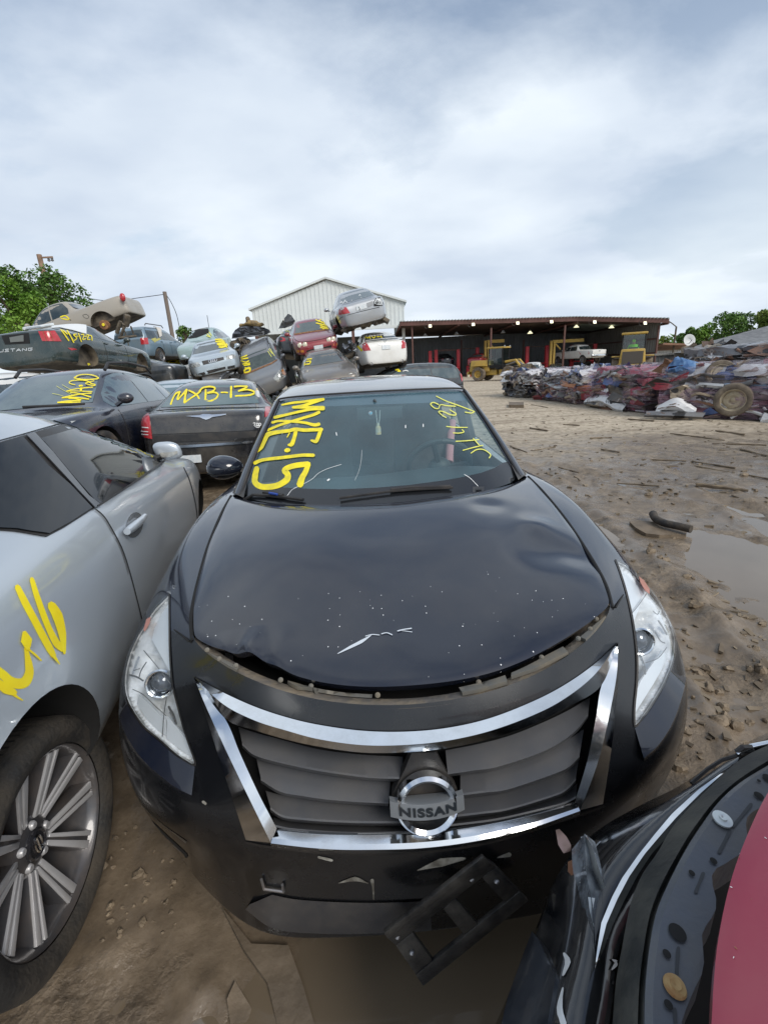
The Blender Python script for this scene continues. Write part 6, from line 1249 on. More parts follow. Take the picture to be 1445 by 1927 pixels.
slab([(415,1695),(470,1760),(540,1762),(566,1830),(600,1940),(530,1960),(500,1830),(455,1770)], .02, 'muddy_plank', 'mud-caked plank running under the nose of the black sedan', 'plank', M['board'], None, .02)
slab([(425,1870),(440,1835),(470,1880),(462,1905),(430,1912)], .012, 'mud_scrap', 'torn flat scrap half sunk in the brown puddle', 'scrap', M['board'])
slab([(596,1842),(612,1832),(626,1846),(618,1864),(600,1874)], .012, 'stone', 'small flat stone in the puddle right of the plank', 'stone', M['board'])
hp_ = [atz(u, v, .05) for u, v in ((1228,967),(1233,976),(1248,984),(1265,988),(1279,991),(1300,996))]; c0 = hp_[3].copy(); c0.z = 0
mb = MB(); mb.tube([p-c0 for p in smooth_line(hp_, 5)], .035, 10); o = mb.build('hose', M['rubber'], None, False, True); o.location = c0; tag(o, 'bent black rubber hose lying on a pale board in the mud', 'hose')
mb = MB()
for k in range(1500):
    u = rng.uniform(900, 1445); v = rng.uniform(742, 1420)
    P = atz(u, v, 0)
    if P.x < .95 and P.y < 4: continue
    if P.y < 4 and rng.random() < .72: continue
    s_ = rng.uniform(.006, .03)*(1+.02*P.y); z = gz(P.x, P.y)
    mb.box((P.x, P.y, z+s_*.15), (s_*rng.uniform(1, 3.2), s_*rng.uniform(.5, 1.4), s_*rng.uniform(.2, .6)), (rng.uniform(-.3, .3), rng.uniform(-.3, .3), rng.uniform(0, 3.1)))
tag(mb.build('wood_chips', M['chip'], None), kind='stuff')
mb = MB()
for k in range(1100):
    u = rng.uniform(1000, 1445); v = rng.gauss(1085, 70) if k % 2 else rng.gauss(1320, 60)
    if k % 5 == 0: u, v = rng.uniform(190, 330), rng.uniform(1480, 1800)
    P = atz(u, v, 0)
    if k % 5 and (P.x < 1.0 or P.y < -.2): continue
    s_ = rng.uniform(.006, .026)*(1 if k % 5 else .4); z = gz(P.x, P.y)
    if z < WL+.012: continue
    if rng.random() < .68: continue
    s_ *= rng.random()**1.3*1.5+.25; b0 = len(mb.v); mb.ball((0, 0, 0), s_, 8, 6, (rng.uniform(.8, 1.5), rng.uniform(.7, 1.2), rng.uniform(.6, 1.0)))
    for i_ in range(b0, len(mb.v)): q_ = mb.v[i_]; mb.v[i_] = q_+noise.noise_vector(q_*(1.3/s_)+V((k, 0, 0)))*s_*.55+V((P.x, P.y, z+s_*.1))
o = mb.build('mud_clods', mat('mud_clod', (.13, .098, .064), .7, col2=(.21, .16, .105), c2_scale=14, bump=.5, bump_scale=60), None, False, True); tag(o, kind='stuff')
# ================================================================== buildings
M['white_metal'] = mat('white_metal_siding', (.62, .66, .66), .5, 0, 0, dirt=(.40, .42, .40), dirt_amt=.35, dirt_scale=.35)
M['brown_steel'] = mat('brown_steel', (.12, .055, .045), .6, .1, dirt=(.06, .04, .03), dirt_amt=.6, dirt_scale=.8)
M['roof_metal'] = mat('roof_sheet', (.30, .36, .34), .5, .3); M['ceiling'] = mat('rusty_soffit', (.085, .052, .04), .85, col2=(.045, .03, .025), c2_scale=.8)
M['grey_siding'] = mat('grey_siding', (.20, .22, .235), .55, .1, dirt=(.12, .11, .10), dirt_amt=.5, dirt_scale=.5); M['wall_tan'] = mat('grey_brown_siding', (.19, .185, .17), .6, dirt=(.10, .085, .07), dirt_amt=.5, dirt_scale=.6)
def ribbed(name, p0, p1, z0, z1, m, parent, step=.4, dep=.05, ztop=None):
    """metal wall between two plan points with pressed ribs; ztop(t) gives a sloping head"""
    a = V(p0); b = V(p1); L_ = (b-a).length; t = (b-a)/L_; n = V((t.y, -t.x, 0)); n = n if n.dot(CAM-a) > 0 else -n
    xs = []; k = 0.0
    while k < L_: 
        xs += [(k, 0), (k+step*.66, 0), (k+step*.74, dep), (k+step*.90, dep)]; k += step
    xs = [(x, d) for x, d in xs if x < L_]+[(L_, 0)]
    rows = [[a+t*x+n*d+V((0, 0, (z0 if lo else (ztop(x/L_) if ztop else z1)))) for x, d in xs] for lo in (1, 0)]
    vs, fs = grid_mesh(rows); return mesh_obj(name, vs, fs, m, parent, True, False)
t = thing('white_metal_building', 'white metal building with a low gable behind the piled cars', 'building', (-4.7, 50, 0))
xl, xr_, ye = -12.46, 3.09, 50
zt_ = lambda q: 7.62+(10.0-7.62)*(1-abs(q-.505)/.505)
ribbed('front_wall', (xl, ye, 0), (xr_, ye, 0), 5.5, 0, M['white_metal'], t, .42, .05, zt_)
ribbed('side_wall', (xl, ye, 0), (xl, ye+26, 0), 0, 7.5, M['white_metal'], t); ribbed('side_wall', (xr_, ye, 0), (xr_, ye+26, 0), 5.4, 7.5, M['white_metal'], t)
mb = MB(); mx = (xl+xr_)/2
for x0, x1 in ((xl-.25, mx), (xr_+.25, mx)):
    mb.add([(x0, ye-.3, 7.55), (x1, ye-.3, 10.1), (x1, ye+26, 10.1), (x0, ye+26, 7.55), (x0, ye-.3, 7.73), (x1, ye-.3, 10.28), (x1, ye+26, 10.28), (x0, ye+26, 7.73)], [(3, 2, 1, 0), (4, 5, 6, 7), (0, 1, 5, 4), (3, 7, 6, 2), (0, 4, 7, 3)])
mb.v = [p-V((-4.7, 50, 0)) for p in mb.v]; mb.build('roof', M['white_metal'], t)
mb = MB(); mb.box((0, .1, 5.35), (15.5, .3, .3)); mb.build('header_beam', M['white_metal'], t)
for x in (-7.6, -2.6, 2.4, 7.65):
    mb = MB(); mb.box((x, .15, 2.7), (.3, .3, 5.4)); mb.build('post', M['white_metal'] if x > 7 else M['brown_steel'], t)
mb = MB(); mb.box((0, 14, 2.7), (15.4, .2, 5.4)); mb.build('back_wall', M['grey_siding'], t)
# ---- long open shed
t = thing('open_shed', 'long open-fronted shed with a brown fascia and dark bays', 'shed', (14, 46, 0)); T0 = V((14, 46, 0))
FR = [aty(752, 607.5, 46), aty(1087, 598.5, 46), aty(1258, 601.5, 44.5)]
FB = [FR[0]+V((0, 15, -.35)), FR[1]+V((0, 15, -.35)), FR[2]+V((.8, 16.5, -.2))]
vs = []
for p in FR+FB[::-1]: vs.append(p)
n = 6; mb = MB(); mb.add([p+V((0, 0, .10)) for p in vs]+[p-V((0, 0, .06)) for p in vs], [(0, 1, 2, 3, 4, 5), (11, 10, 9, 8, 7, 6)]+[(k, n+k, n+(k+1) % n, (k+1) % n) for k in range(n)]); mb.build('roof', M['roof_metal'], t, True)
mb = MB()
for a, b in zip(FR, FR[1:]):
    N_ = int((b-a).length/.3)
    for k in range(N_): q = a.lerp(b, (k+.5)/N_); mb.box(q+V((0, 7, .13)), (.09, 14.4, .09))
mb.build('roof_rib', M['roof_metal'], t, True); bpy.data.objects[-1] if False else None
vs = [p-V((0, -.02, .12)) for p in FR+FB[::-1]]; mesh_obj('ceiling', vs, [(0, 1, 2, 3, 4, 5)], M['ceiling'], t, True, False)
for a, b in zip(FR, FR[1:]):
    vs = [a+V((0, -.06, .12)), b+V((0, -.06, .12)), b+V((0, -.06, -.28)), a+V((0, -.06, -.28))]; vs += [p+V((0, .12, 0)) for p in vs]
    mesh_obj('fascia', vs, [(0, 1, 2, 3), (7, 6, 5, 4), (0, 4, 5, 1), (2, 6, 7, 3), (1, 5, 6, 2), (0, 3, 7, 4)], M['brown_steel'], t, True, False)
ribbed('back_wall', (FB[0].x-1, 60, 0), (FB[2].x+.5, 60, 0), 0, 4.6, M['grey_siding'], t, .35)
W1 = aty(1241, 620, 45); W2 = aty(1170, 640, 60)
wl = ribbed('end_wall', (W1.x, 45, 0), (W1.x-.5, 60, 0), 0, 4.3, M['wall_tan'], t, .4)
for zz_ in (1.4, 2.7): 
    mb = MB(); mb.box((W1.x-.3, 52.5, zz_), (.12, 15, .14), (0, 0, rad(1.9))); mb.build('wall_rail', M['brown_steel'], t, True)
def shedpost(u, v0, y, r=.075):
    p = aty(u, v0, y); mb = MB(); mb.box((p.x, p.y, p.z/2), (r*2, r*2, p.z)); mb.build('post', M['brown_steel'], t, True)
for u, v0, y in ((775,610,46.3),(924,617,46.3),(1063,612,46.3),(1240,612,45.0),(868,640,54),(985,640,54)): shedpost(u, v0, y)
for a, b in ((FR[0], FB[0]), (FR[0].lerp(FR[1], .33), FB[0].lerp(FB[1], .33)), (FR[0].lerp(FR[1], .66), FB[0].lerp(FB[1], .66)), (FR[1], FB[1]), (FR[2], FB[2])):
    mb = MB(); mb.tube([a-V((0, 0, .3)), b-V((0, 0, .3))], .12, 4); mb.build('rafter', M['brown_steel'], t, True)
M['lamp_on'] = mat('lit_floodlight', (.9, .9, .7), .4, emit=(1, .95, .62), emit_s=.9)
for i, (u, v) in enumerate(((809,613),(890,610),(973.5,607.5),(1037,605),(1118,605.5),(1212.6,607.5))):
    P = aty(u, v, 45.6 if u < 1100 else 44.6); o = thing('floodlight', 'lit square floodlight under the shed fascia', 'floodlight', P, (0, 0, 0), 'floodlights along the shed fascia')
    mb = MB(); mb.box((0, 0, 0), (.34, .12, .34), (rad(-25), 0, 0)); mb.build('housing', M['brown_steel'], o); mb = MB(); mb.box((0, -.07, -.03), (.27, .03, .27), (rad(-25), 0, 0)); mb.build('lens', M['lamp_on'], o)
    mb = MB(); mb.tube([V((-.15+.22*cos(a)-.15, .05, .22*sin(a))) for a in [k*.6 for k in range(11)]], .018, 5); mb.build('cable', M['black_plastic'], o)
for i, (u, v) in enumerate(((800,631),(859,628),(946,625),(1084,614.5),(1150,615.5),(997,626))):
    P = aty(u, v, 50); o = thing('pendant_lamp', 'small pale dome lamp hanging in the dark shed', 'lamp', P, (0, 0, 0), 'dome lamps hanging in the shed')
    mb = MB(); mb.lathe([(.08, .16), (.1, .1), (.28, -.08), (.27, -.09), (.001, -.02)], None, 16); mb.build('shade', M['plate'] if i < 3 else M['lamp_on'], o, False, True); mb = MB(); mb.tube([(0, 0, .16), (0, 0, 1.0)], .012, 4); mb.build('cord', M['black_plastic'], o)
M['lift_red'] = mat('red_lift_paint', (.45, .018, .03), .4, dirt=(.1, .05, .04), dirt_amt=.4); M['yellow_paint'] = mat('yellow_machine_paint', (.46, .30, .05), .5, dirt=(.20, .15, .09), dirt_amt=.6, dirt_scale=2.5)
for (u1, u2, top_, lab) in ((809, 862, 659, 'red two-post lift holding up a dark blue car'), (820, 898, 656, 'red two-post lift between the dark blue car and the loader'), (992, 1029, 651, 'red two-post lift left of the yellow hoist columns'), (1077, 1119, 648, 'red two-post lift under the white pickup')):
    a = aty(u1, top_, 50); b = aty(u2, top_, 50); o = thing('car_lift', lab, 'car lift', ((a.x+b.x)/2, 50, 0), (0, 0, 0), 'red car lifts in the shed'); hw_ = (b.x-a.x)/2; zt2 = (a.z+b.z)/2
    for s_ in (-1, 1):
        mb = MB(); mb.box((s_*hw_, 0, zt2/2), (.34, .34, zt2)); mb.build('lift_post', M['lift_red'], o, bevel=.02); mb = MB(); mb.box((s_*(hw_-.3), 0, .95), (.7, 1.2, .1)); mb.build('lift_arm', M['lift_red'], o)
    mb = MB(); mb.box((0, 0, zt2-.06), (hw_*2, .07, .06)); mb.build('cross_bar', M['brown_steel'], o)
for (u1, u2, y_, lab) in ((1040, 1097, 48.5, 'yellow hoist frame right of centre in the shed'), (916, 948, 49, 'yellow hoist frame behind the wheel loader')):
    a = aty(u1, 641, y_); b = aty(u2, 641, y_); o = thing('hoist_frame', lab, 'hoist', (a.x, y_, 0), (0, 0, 0), 'yellow hoist frames in the shed')
    for d in (-.16, .16): mb = MB(); mb.box((d, 0, a.z/2), (.2, .25, a.z)); mb.build('column', M['yellow_paint'], o)
    mb = MB(); mb.box(((b.x-a.x)/2, 0, a.z-.1), (b.x-a.x, .3, .3)); mb.build('beam', M['yellow_paint'], o); mb = MB(); mb.box((.5, 0, a.z-.55), (.9, .12, .12), (0, rad(45), 0)); mb.build('brace', M['yellow_paint'], o)
mb = MB(); P = aty(885, 700, 49); o = thing('red_tool_cabinet', 'red tool cabinet standing at the foot of a lift post', 'cabinet', (P.x, 49, 0)); mb.box((0, 0, .55), (.8, .6, 1.1)); mb.build('cabinet', M['lift_red'], o, bevel=.02); mb = MB(); mb.box((0, -.31, .55), (.7, .02, .03)); mb.box((0, -.31, .8), (.7, .02, .03)); mb.build('drawer_gap', M['dark'], o)
P = aty(881, 711, 47.5); o = thing('bucket', 'small pale bucket on the ground before the shed', 'bucket', (P.x, 47.5, 0)); mb = MB(); mb.lathe([(.0001, 0), (.14, 0), (.18, .36), (.19, .36), (.17, .34), (.0001, .3)], None, 14); mb.build('pail', mat('cream_bucket', (.6, .56, .42), .5), o, False, True); mb = MB(); mb.tube([V((.18*cos(a), 0, .36+.16*sin(a))) for a in [k*pi/8 for k in range(9)]], .008, 5); mb.build('handle', M['steel'], o)
# vehicles in the bays
G2 = 'vehicles in and before the shed'
def atpx_loc(u, v, y, local, R): return aty(u, v, y)-(Euler(tuple(rad(a) for a in R)).to_matrix() @ V(local))
R = (0, 0, 95); c = make_car('blue_saloon', 'dark blue car raised on a red lift in the shed', atpx_loc(842, 676, 51, (-2.4, 0, .8), R), R, P_navy, G2); c.taillight([(.45, .72), (.78, .74), (.80, .88), (.48, .90)]); c.plate(-1, 0, .8)
R = (0, 0, 60); c = make_car('maroon_hatchback', 'maroon car raised behind the wheel loader', atpx_loc(905, 678, 50, (0, 0, .7), R), R, P_maroon, G2); c.headlight([(.5, .6), (.8, .62), (.8, .74), (.5, .74)])
R = (0, 0, 108); c = make_car('white_pickup', 'white pickup lifted on a red post lift in the shed', atpx_loc(1117, 664, 46.8, (-1.9, -.3, .95), R), R, P_white, G2, 'pickup', xf=2.9, xr=-2.9, w=.98, fa=1.9, ra=-1.75, r=.39, zb=.45, zh=1.15, xc=1.3, zc=1.25, yc=.78, xt=.6, zt=1.80, yt=.66, xm=.0, H=1.86, xrt=-.75, zrt=1.80, yrt=.66, xrb=-1.0, zrb=1.30, yrb=.76, zd=1.28, bf=1.18, br=1.22, pill=(.15,), tailz=.9, mirrors=True)
c.taillight([(.86, .85), (.97, .85), (.97, 1.15), (.86, 1.15)]); c.plate(-1, 0, .8)
mb = MB(); mb.box((-2.93, 0, 1.02), (.03, 1.6, .40)); mb.build('tailgate', P_white, c.root, bevel=.01); mb = MB(); mb.box((-2.95, 0, 1.10), (.02, .2, .06)); mb.build('tailgate_handle', M['black_plastic'], c.root)
mb = MB(); mb.box((-2.96, 0, .68), (.14, 1.85, .18)); mb.build('rear_bumper', M['chrome'], c.root, bevel=.02)
R = (0, 0, 250); c = make_car('white_estate', 'white estate car parked before the shed, partly behind the wrecks', atpx_loc(1003, 689, 37, (0, 0, 1.35), R), R, P_white, G2, zt=1.6, H=1.66, xrt=-1.9, zrt=1.6, xrb=-2.2, zrb=1.15, zd=1.1); c.headlight([(.5, .62), (.82, .64), (.82, .78), (.5, .78)])
R = (0, 0, 250); c = make_car('dark_saloon', 'dark car parked in the shed beside the yellow hoist columns', atpx_loc(1046, 687, 47, (0, 0, 1.25), R), R, P_char, G2); c.headlight([(.5, .62), (.82, .64), (.82, .76), (.5, .76)])
# ---- low buildings at the right
t = thing('low_shed', 'low dark corrugated shed beside the long shed', 'shed', (24, 38, 0))
a = aty(1234, 668, 38); b = aty(1332, 662, 38); ribbed('wall', (a.x, 38, 0), (b.x+2, 38, 0), 0, a.z-.05, mat('dark_corrugated', (.07, .075, .08), .6, dirt=(.14, .13, .12), dirt_amt=.4, dirt_scale=1), t, .3)
mb = MB(); mb.box(((a.x+b.x)/2+1, 40, a.z+.02), (b.x-a.x+2.4, 4.4, .12)); mb.build('roof', M['wall_tan'], t, True)
t = thing('brown_roofed_shed', 'small shed with a rusty brown roof behind the low dark shed', 'shed', (27, 46, 0))
a = aty(1240, 652, 46); b = aty(1302, 657, 46); mb = MB(); mb.box(((a.x+b.x)/2, 48, a.z-.15), (b.x-a.x, 5, .16), (rad(-6), rad(4), 0)); mb.build('roof', mat('rusty_roof', (.25, .13, .08), .8, col2=(.16, .09, .06), c2_scale=1.5), t, True)
ribbed('wall', (a.x+.2, 46.6, 0), (b.x-.2, 46.6, 0), 0, a.z-.4, mat('pale_fence', (.50, .51, .49), .6), t, .35)
t = thing('grey_roofed_house', 'building with a broad grey shingle roof behind the scrap heaps', 'building', (25, 33, 0))
R0 = [aty(1268, 664, 36), aty(1340, 641, 36), aty(1445, 613, 36), aty(1600, 575, 36)]
lo = [V((p.x+.5, 29, R0[0].z-.1)) for p in R0]
rows = [[p for p in R0], [p.lerp(q, .5)+V((0, 0, -.0)) for p, q in zip(R0, lo)], lo]; vs, fs = grid_mesh(rows)
mesh_obj('roof', vs, fs, mat('grey_shingles', (.13, .135, .14), .85, col2=(.19, .195, .20), c2_scale=3, bump=.4, bump_scale=12), t, True, False)
mb = MB(); mb.box((lo[1].x+6, 30, .5), (16, .2, R0[0].z+.0)); mb.build('wall', M['wall_tan'], t, True)
vs = [R0[0], R0[3], V((R0[3].x, 36.05, 0)), V((R0[0].x, 36.05, 0))]; mesh_obj('back_wall', vs, [(0, 1, 2, 3)], M['wall_tan'], t, True, False)
P = aty(1294.5, 641, 37); t = thing('satellite_dish', 'round white satellite dish on a pole above the low shed', 'satellite dish', (P.x, 37, 0))
mb = MB(); mb.lathe([(.001, .0), (.2, .02), (.36, .07), (.46, .14), (.44, .14), (.2, .04)], Matrix.Translation((0, 0, P.z)) @ Matrix.Rotation(rad(75), 4, 'X'), 24); mb.build('dish', mat('dish_white', (.55, .56, .55), .5), t, False, True)
mb = MB(); mb.tube([(0, .1, 0), (0, .1, P.z)], .05, 6); mb.build('pole', M['steel'], t); mb = MB(); mb.tube([(0, 0, P.z-.3), (0, -.4, P.z), (0, -.42, P.z+.05)], .025, 5); mb.build('feed_arm', M['steel'], t)
# ---- poles and wires
M['pole_wood'] = mat('pole_wood', (.30, .19, .13), .9, col2=(.20, .13, .09), c2_scale=3)
def pole(name, lab, top_, y, r, m):
    P = aty(*top_, y); o = thing(name, lab, 'utility pole', (P.x, y, 0)); mb = MB(); mb.tube([(0, 0, 0), (0, 0, P.z*.5), (0, 0, P.z)], r, 10, True, [r*1.25, r*1.1, r]); mb.build('shaft', m, o, False, True); return o, P
o, P1_ = pole('utility_pole', 'tall brown utility pole rising out of the trees at the left', (74, 479), 45, .2, M['pole_wood'])
mb = MB(); mb.box((.5, 0, P1_.z-.25), (1.3, .12, .12)); mb.build('cross_arm', M['pole_wood'], o)
for x in (.75, 1.05): mb = MB(); mb.lathe([(.02, -.1), (.12, -.05), (.12, .0), (.08, .06), (.12, .12), (.02, .25)], Matrix.Translation((x, 0, P1_.z-.5)), 10); mb.build('insulator', M['greyplastic'], o, False, True)
mb = MB(); mb.lathe([(.02, -.35), (.2, -.3), (.2, .3), (.02, .35)], Matrix.Translation((.35, 0, P1_.z-2.0)), 12); mb.build('transformer', M['greyplastic'], o, False, True)
o2, P2_ = pole('utility_pole', 'plain grey wooden pole standing alone beyond the piled cars', (310, 549), 45, .17, mat('grey_pole_wood', (.17, .14, .12), .9))
o3, P3_ = pole('street_lamp', 'slim lamp pole with a bent arm behind the low shed', (1272, 615), 46, .08, M['grime']); mb = MB(); mb.tube([(0, 0, P3_.z), (-.5, 0, P3_.z+.35), (-1.1, 0, P3_.z+.7)], .05, 6); mb.build('lamp_arm', M['grime'], o3)
def wire(name, lab, pts, y):
    P = [aty(u, v, y) for u, v in pts]; c0 = P[0]; mb = MB(); mb.tube([p-c0 for p in smooth_line(P, 6)], .028, 5); o = mb.build(name, M['dark'], None, False, True); o.location = c0; tag(o, lab, 'cable')
wire('power_line', 'sagging cable from the trees to the plain grey pole', [(92,540),(140,555),(190,565),(225,565),(265,560),(309,554)], 45)
wire('power_line', 'short cable dropping from the plain grey pole to the ground', [(312,553),(322,568),(332,590),(338,615)], 45)
# ---- trees
def leafmat(name, a, b_):
    m = mat(name, a, .6, col2=b_, c2_scale=.9, spec=.3); nt = m.node_tree; bs = nt.nodes['Principled BSDF']; bs.inputs['Subsurface Weight'].default_value = 0; return m
M['leafA'] = leafmat('leaf_fresh', (.10, .21, .025), (.17, .29, .045)); M['leafB'] = leafmat('leaf_mid', (.06, .13, .025), (.11, .20, .04)); M['leafC'] = leafmat('leaf_yellow', (.19, .24, .05), (.12, .19, .04))
M['bark'] = mat('bark', (.09, .07, .05), .95)
def tree(label, u, vtop, vbase, y, wpx, m, seed, n=4200, leaf=.34, cat='tree', name='tree', group='trees round the yard'):
    rg = random.Random(seed); top_ = aty(u, vtop, y); base = aty(u, vbase, y); wd = wpx/857*y*.5*1.05; x0 = top_.x
    o = thing(name, label, cat, (x0, y, 0), (0, 0, 0), group); zb_, zt2 = max(.2, base.z), top_.z; hc = (zt2-zb_)/2; zc_ = zb_+hc
    mb = MB(); mb.tube([(0, 0, 0), (.1, 0, zc_*.5), (0, .1, zc_), (.1, 0, zt2-.4*hc)], .2, 8, True, [.28, .22, .15, .05])
    blobs = []
    for k in range(9):
        a = rg.uniform(0, 6.28); q = V((cos(a)*wd*rg.uniform(.15, .72), sin(a)*wd*rg.uniform(.1, .7), zc_+hc*rg.uniform(-.7, .62))); blobs.append((q, rg.uniform(.30, .52)*min(wd, hc*1.1)))
        mb.tube([(0, 0, max(.4, q.z-hc*.9)), q*.55+V((0, 0, q.z*.4)), q], .06, 5, True, [.10, .06, .02])
    blobs.append((V((0, 0, zt2-.35*hc)), .35*hc))
    mb.build('trunk', M['bark'], o, False, True)
    mb = MB()
    for k in range(n):
        q, r_ = blobs[rg.randrange(len(blobs))]; d = V((rg.gauss(0, 1), rg.gauss(0, 1), rg.gauss(0, 1))).normalized(); p = q+d*r_*(rg.uniform(.55, 1.08)**.6)
        s_ = leaf*rg.uniform(.5, 1.15); ax = Euler((rg.uniform(-1, 1), rg.uniform(-1, 1), rg.uniform(0, 6.3))).to_matrix()
        mb.add([p+ax @ V(c_)*s_ for c_ in ((-.5, 0, 0), (0, -.32, .08), (.55, 0, 0), (0, .32, .08))], [(0, 1, 2, 3)])
    mb.build('crown', m, o)
    return o
tree('bright green tree at the left edge, lowest and nearest of the clump', 8, 520, 640, 38, 110, M['leafA'], 1, 4500)
tree('leafy tree rising round the tall utility pole', 92, 512, 640, 43, 110, M['leafB'], 2, 4200)
tree('tree with a tall pale crown at the very left edge', 15, 498, 600, 44, 80, M['leafB'], 3, 3200)
tree('small round bush beyond the plain grey pole', 344, 612, 650, 42, 34, M['leafB'], 4, 700, .25, 'bush', 'bush')
tree('tall green tree above the grey shingle roof', 1370, 590, 665, 58, 95, M['leafB'], 5, 5000)
tree('yellow-green tree at the right edge above the grey roof', 1438, 583, 660, 56, 100, M['leafC'], 6, 5000)
tree('dark small tree behind the satellite dish', 1300, 616, 665, 60, 70, M['leafB'], 7, 3000)
tree('low yellowish bush at the end of the long shed', 1256, 632, 668, 62, 50, M['leafC'], 8, 900, .3, 'bush', 'bush')
tree('broad tree in the gap left of the tall green one', 1335, 606, 668, 62, 60, M['leafA'], 9, 3000)
tree('tree far right beyond the frame edge of the grey roof', 1500, 575, 660, 52, 110, M['leafB'], 10, 4000)
for i, (x, y, z, r_) in enumerate(()): pass
# distant wood closing the horizon
rg = random.Random(5); mb = MB()
for k in range(9000):
    a = rad(rg.uniform(-80, 80)); d = rg.uniform(118, 150); p = V((sin(a)*d, cos(a)*d, rg.uniform(0, 5.2)*rg.uniform(.4, 1)*(1+.3*sin(a*23)))); s_ = rg.uniform(.8, 1.8); ax = Euler((rg.uniform(-1, 1), rg.uniform(-1, 1), rg.uniform(0, 6.3))).to_matrix()
    mb.add([p+ax @ V(c_)*s_ for c_ in ((-.5, 0, 0), (0, -.35, .08), (.55, 0, 0), (0, .35, .08))], [(0, 1, 2, 3)])
tag(mb.build('distant_wood', M['leafB']), kind='stuff')
# ================================================================== the rest of the pile
R = (0, 17, 182); loc = atpx_loc(194, 608, 17.2, (-1.55, .9, .42), R)
c = make_car('beige_pickup', 'beige pickup nose down on the pile, rusty brake drum bare in its arch', loc, R, P_beige, cat='pickup', xf=2.7, xr=-2.6, w=.93, fa=1.6, ra=-1.55, r=.38, zb=.42, zh=1.05, xc=1.15, zc=1.12, yc=.74, xt=.5, zt=1.66, yt=.60, xm=.0, H=1.71, xrt=-.55, zrt=1.64, yrt=.60, xrb=-.80, zrb=1.16, yrb=.72, zd=1.14, bf=1.06, br=1.10, pill=(.1,), missing=(0, 1, 2, 3), tyre='well', arch=.06, tailz=.8)
mb = MB(); mb.lathe([(.001, .06), (.06, .06), (.07, .03), (.16, .02), (.17, -.1)], c.M @ Matrix.Translation((-1.55, .86, .36)) @ Matrix.Rotation(-pi/2, 4, 'X'), 24); mb.build('brake_drum', M['rust'], c.root, True, True)
mb = MB(); mb.lathe([(.001, .065), (.05, .062), (.055, .05)], c.M @ Matrix.Translation((-1.55, .87, .36)) @ Matrix.Rotation(-pi/2, 4, 'X'), 12); mb.build('hub_nut', M['yellow'], c.root, True, True)
g = off_scale(5.558, 0, 560); mb = MB()
mb.ball(c.M @ V((-2.62, .86, .95)), .13, 12, 8, (.8, .6, 1.1)); mb.build('tail_light', M['red_lens'], c.root, True, True)
mb = MB()
for a, b, r_ in (((1330,180),(1320,300),.10), ((1350,190),(1340,290),.06), ((1265,250),(1225,370),.07), ((1300,270),(1310,300),.07), ((1290,290),(1350,500),.02), ((1370,300),(1400,380),.03), ((1300,310),(1260,430),.05), ((1240,420),(1430,400),.04)): mb.tube([aty(*g(a)[0], 17.0), aty(*g(b)[0], 17.1)], r_, 6)
mb.build('torn_tail_metal', M['grime'], c.root, True)
c.text([(g((640,205),(690,190),(730,225)), 2.4), (g((650,220),(720,232)), 2.2)], 2.2, None, .014, 2)
paint('fuel_flap', [g((870,185),(905,175),(935,200),(915,220),(880,205),(870,185))], .8, c.cam, .004, M['dark'], c.root, 2)
for u0 in (1,):
    c.text([g((690,180),(745,240))], 1.2, M['dark'], .004, 1, 'cab_gap')
# black wreck with its bonnet up
R = (4, 3, 286); c = make_car('black_wreck', 'crumpled black car with its ribbed bonnet folded upright', atpx_loc(470, 662, 21.5, (1.6, 0, .85), R), R, P_char, crumple=.03, seed=3, wsg=False)
c.headlight([(.5, .60), (.8, .62), (.8, .74), (.5, .74)])
g3 = off_scale(5.78, 430, 580)
def panel_at(nm, poly, y, m, par, th=.06, bump=.10, st=4, sd=1): return patch(nm, poly, lambda u, v, o=0.: aty(u, v, y-o-bump*noise.noise(V((u*.12, v*.12, sd)))), 0.0, m, par, st, th)
panel_at('open_bonnet', g3((38,330),(45,280),(75,235),(120,205),(190,196),(300,198),(390,210),(445,235),(460,262),(400,290),(250,312),(120,330)), 20.0, M['core'], c.root, .08, .35)
for P in (g3((130,225),(180,215),(200,235)), g3((170,240),(215,262),(265,250)), g3((240,215),(290,225),(310,250)), g3((300,215),(340,250),(380,240)), g3((345,215),(395,245),(420,262)), g3((110,240),(140,262),(180,268)), g3((230,275),(300,268),(370,275))): paint('bonnet_rib', [P], 2.2, lambda u, v, o=0.: aty(u, v, 19.55-o), .0, M['dark'], c.root, 3)
paint('bonnet_edge', [g3((38,330),(120,318),(250,300),(330,300))], 1.4, lambda u, v, o=0.: aty(u, v, 19.5-o), .0, M['steel'], c.root, 3)
mb = MB(); rg = random.Random(4)
for k in range(40): u, v = g3((rg.uniform(45, 210), rg.uniform(340, 480)))[0]; mb.box(aty(u, v, 20.2+rg.uniform(-.3, .3)), (rg.uniform(.05, .35), rg.uniform(.05, .3), rg.uniform(.04, .2)), (rg.uniform(-1, 1), rg.uniform(-1, 1), rg.uniform(0, 3)))
mb.build('engine_parts', M['grime'], c.root, True)
P = aty(*g3((255, 180))[0], 21); t = thing('rag_bundle', 'tan rags thrown on top of the crumpled black car', 'rags', P)
mb = MB(); mb.ball((0, 0, 0), .2, 14, 8, (2.6, 1, .6)); mb.v = [p+noise.noise_vector(p*4)*.16 for p in mb.v]; mb.build('cloth', mat('tan_rag', (.34, .24, .10), .9, col2=(.16, .12, .07), c2_scale=6), t, False, True); mb = MB(); mb.ball((-.15, 0, .15), .14, 12, 7, (.8, 1, 1.3)); mb.v = [p+noise.noise_vector(p*5)*.08 for p in mb.v]; mb.build('fold', M['stick'], t, False, True)
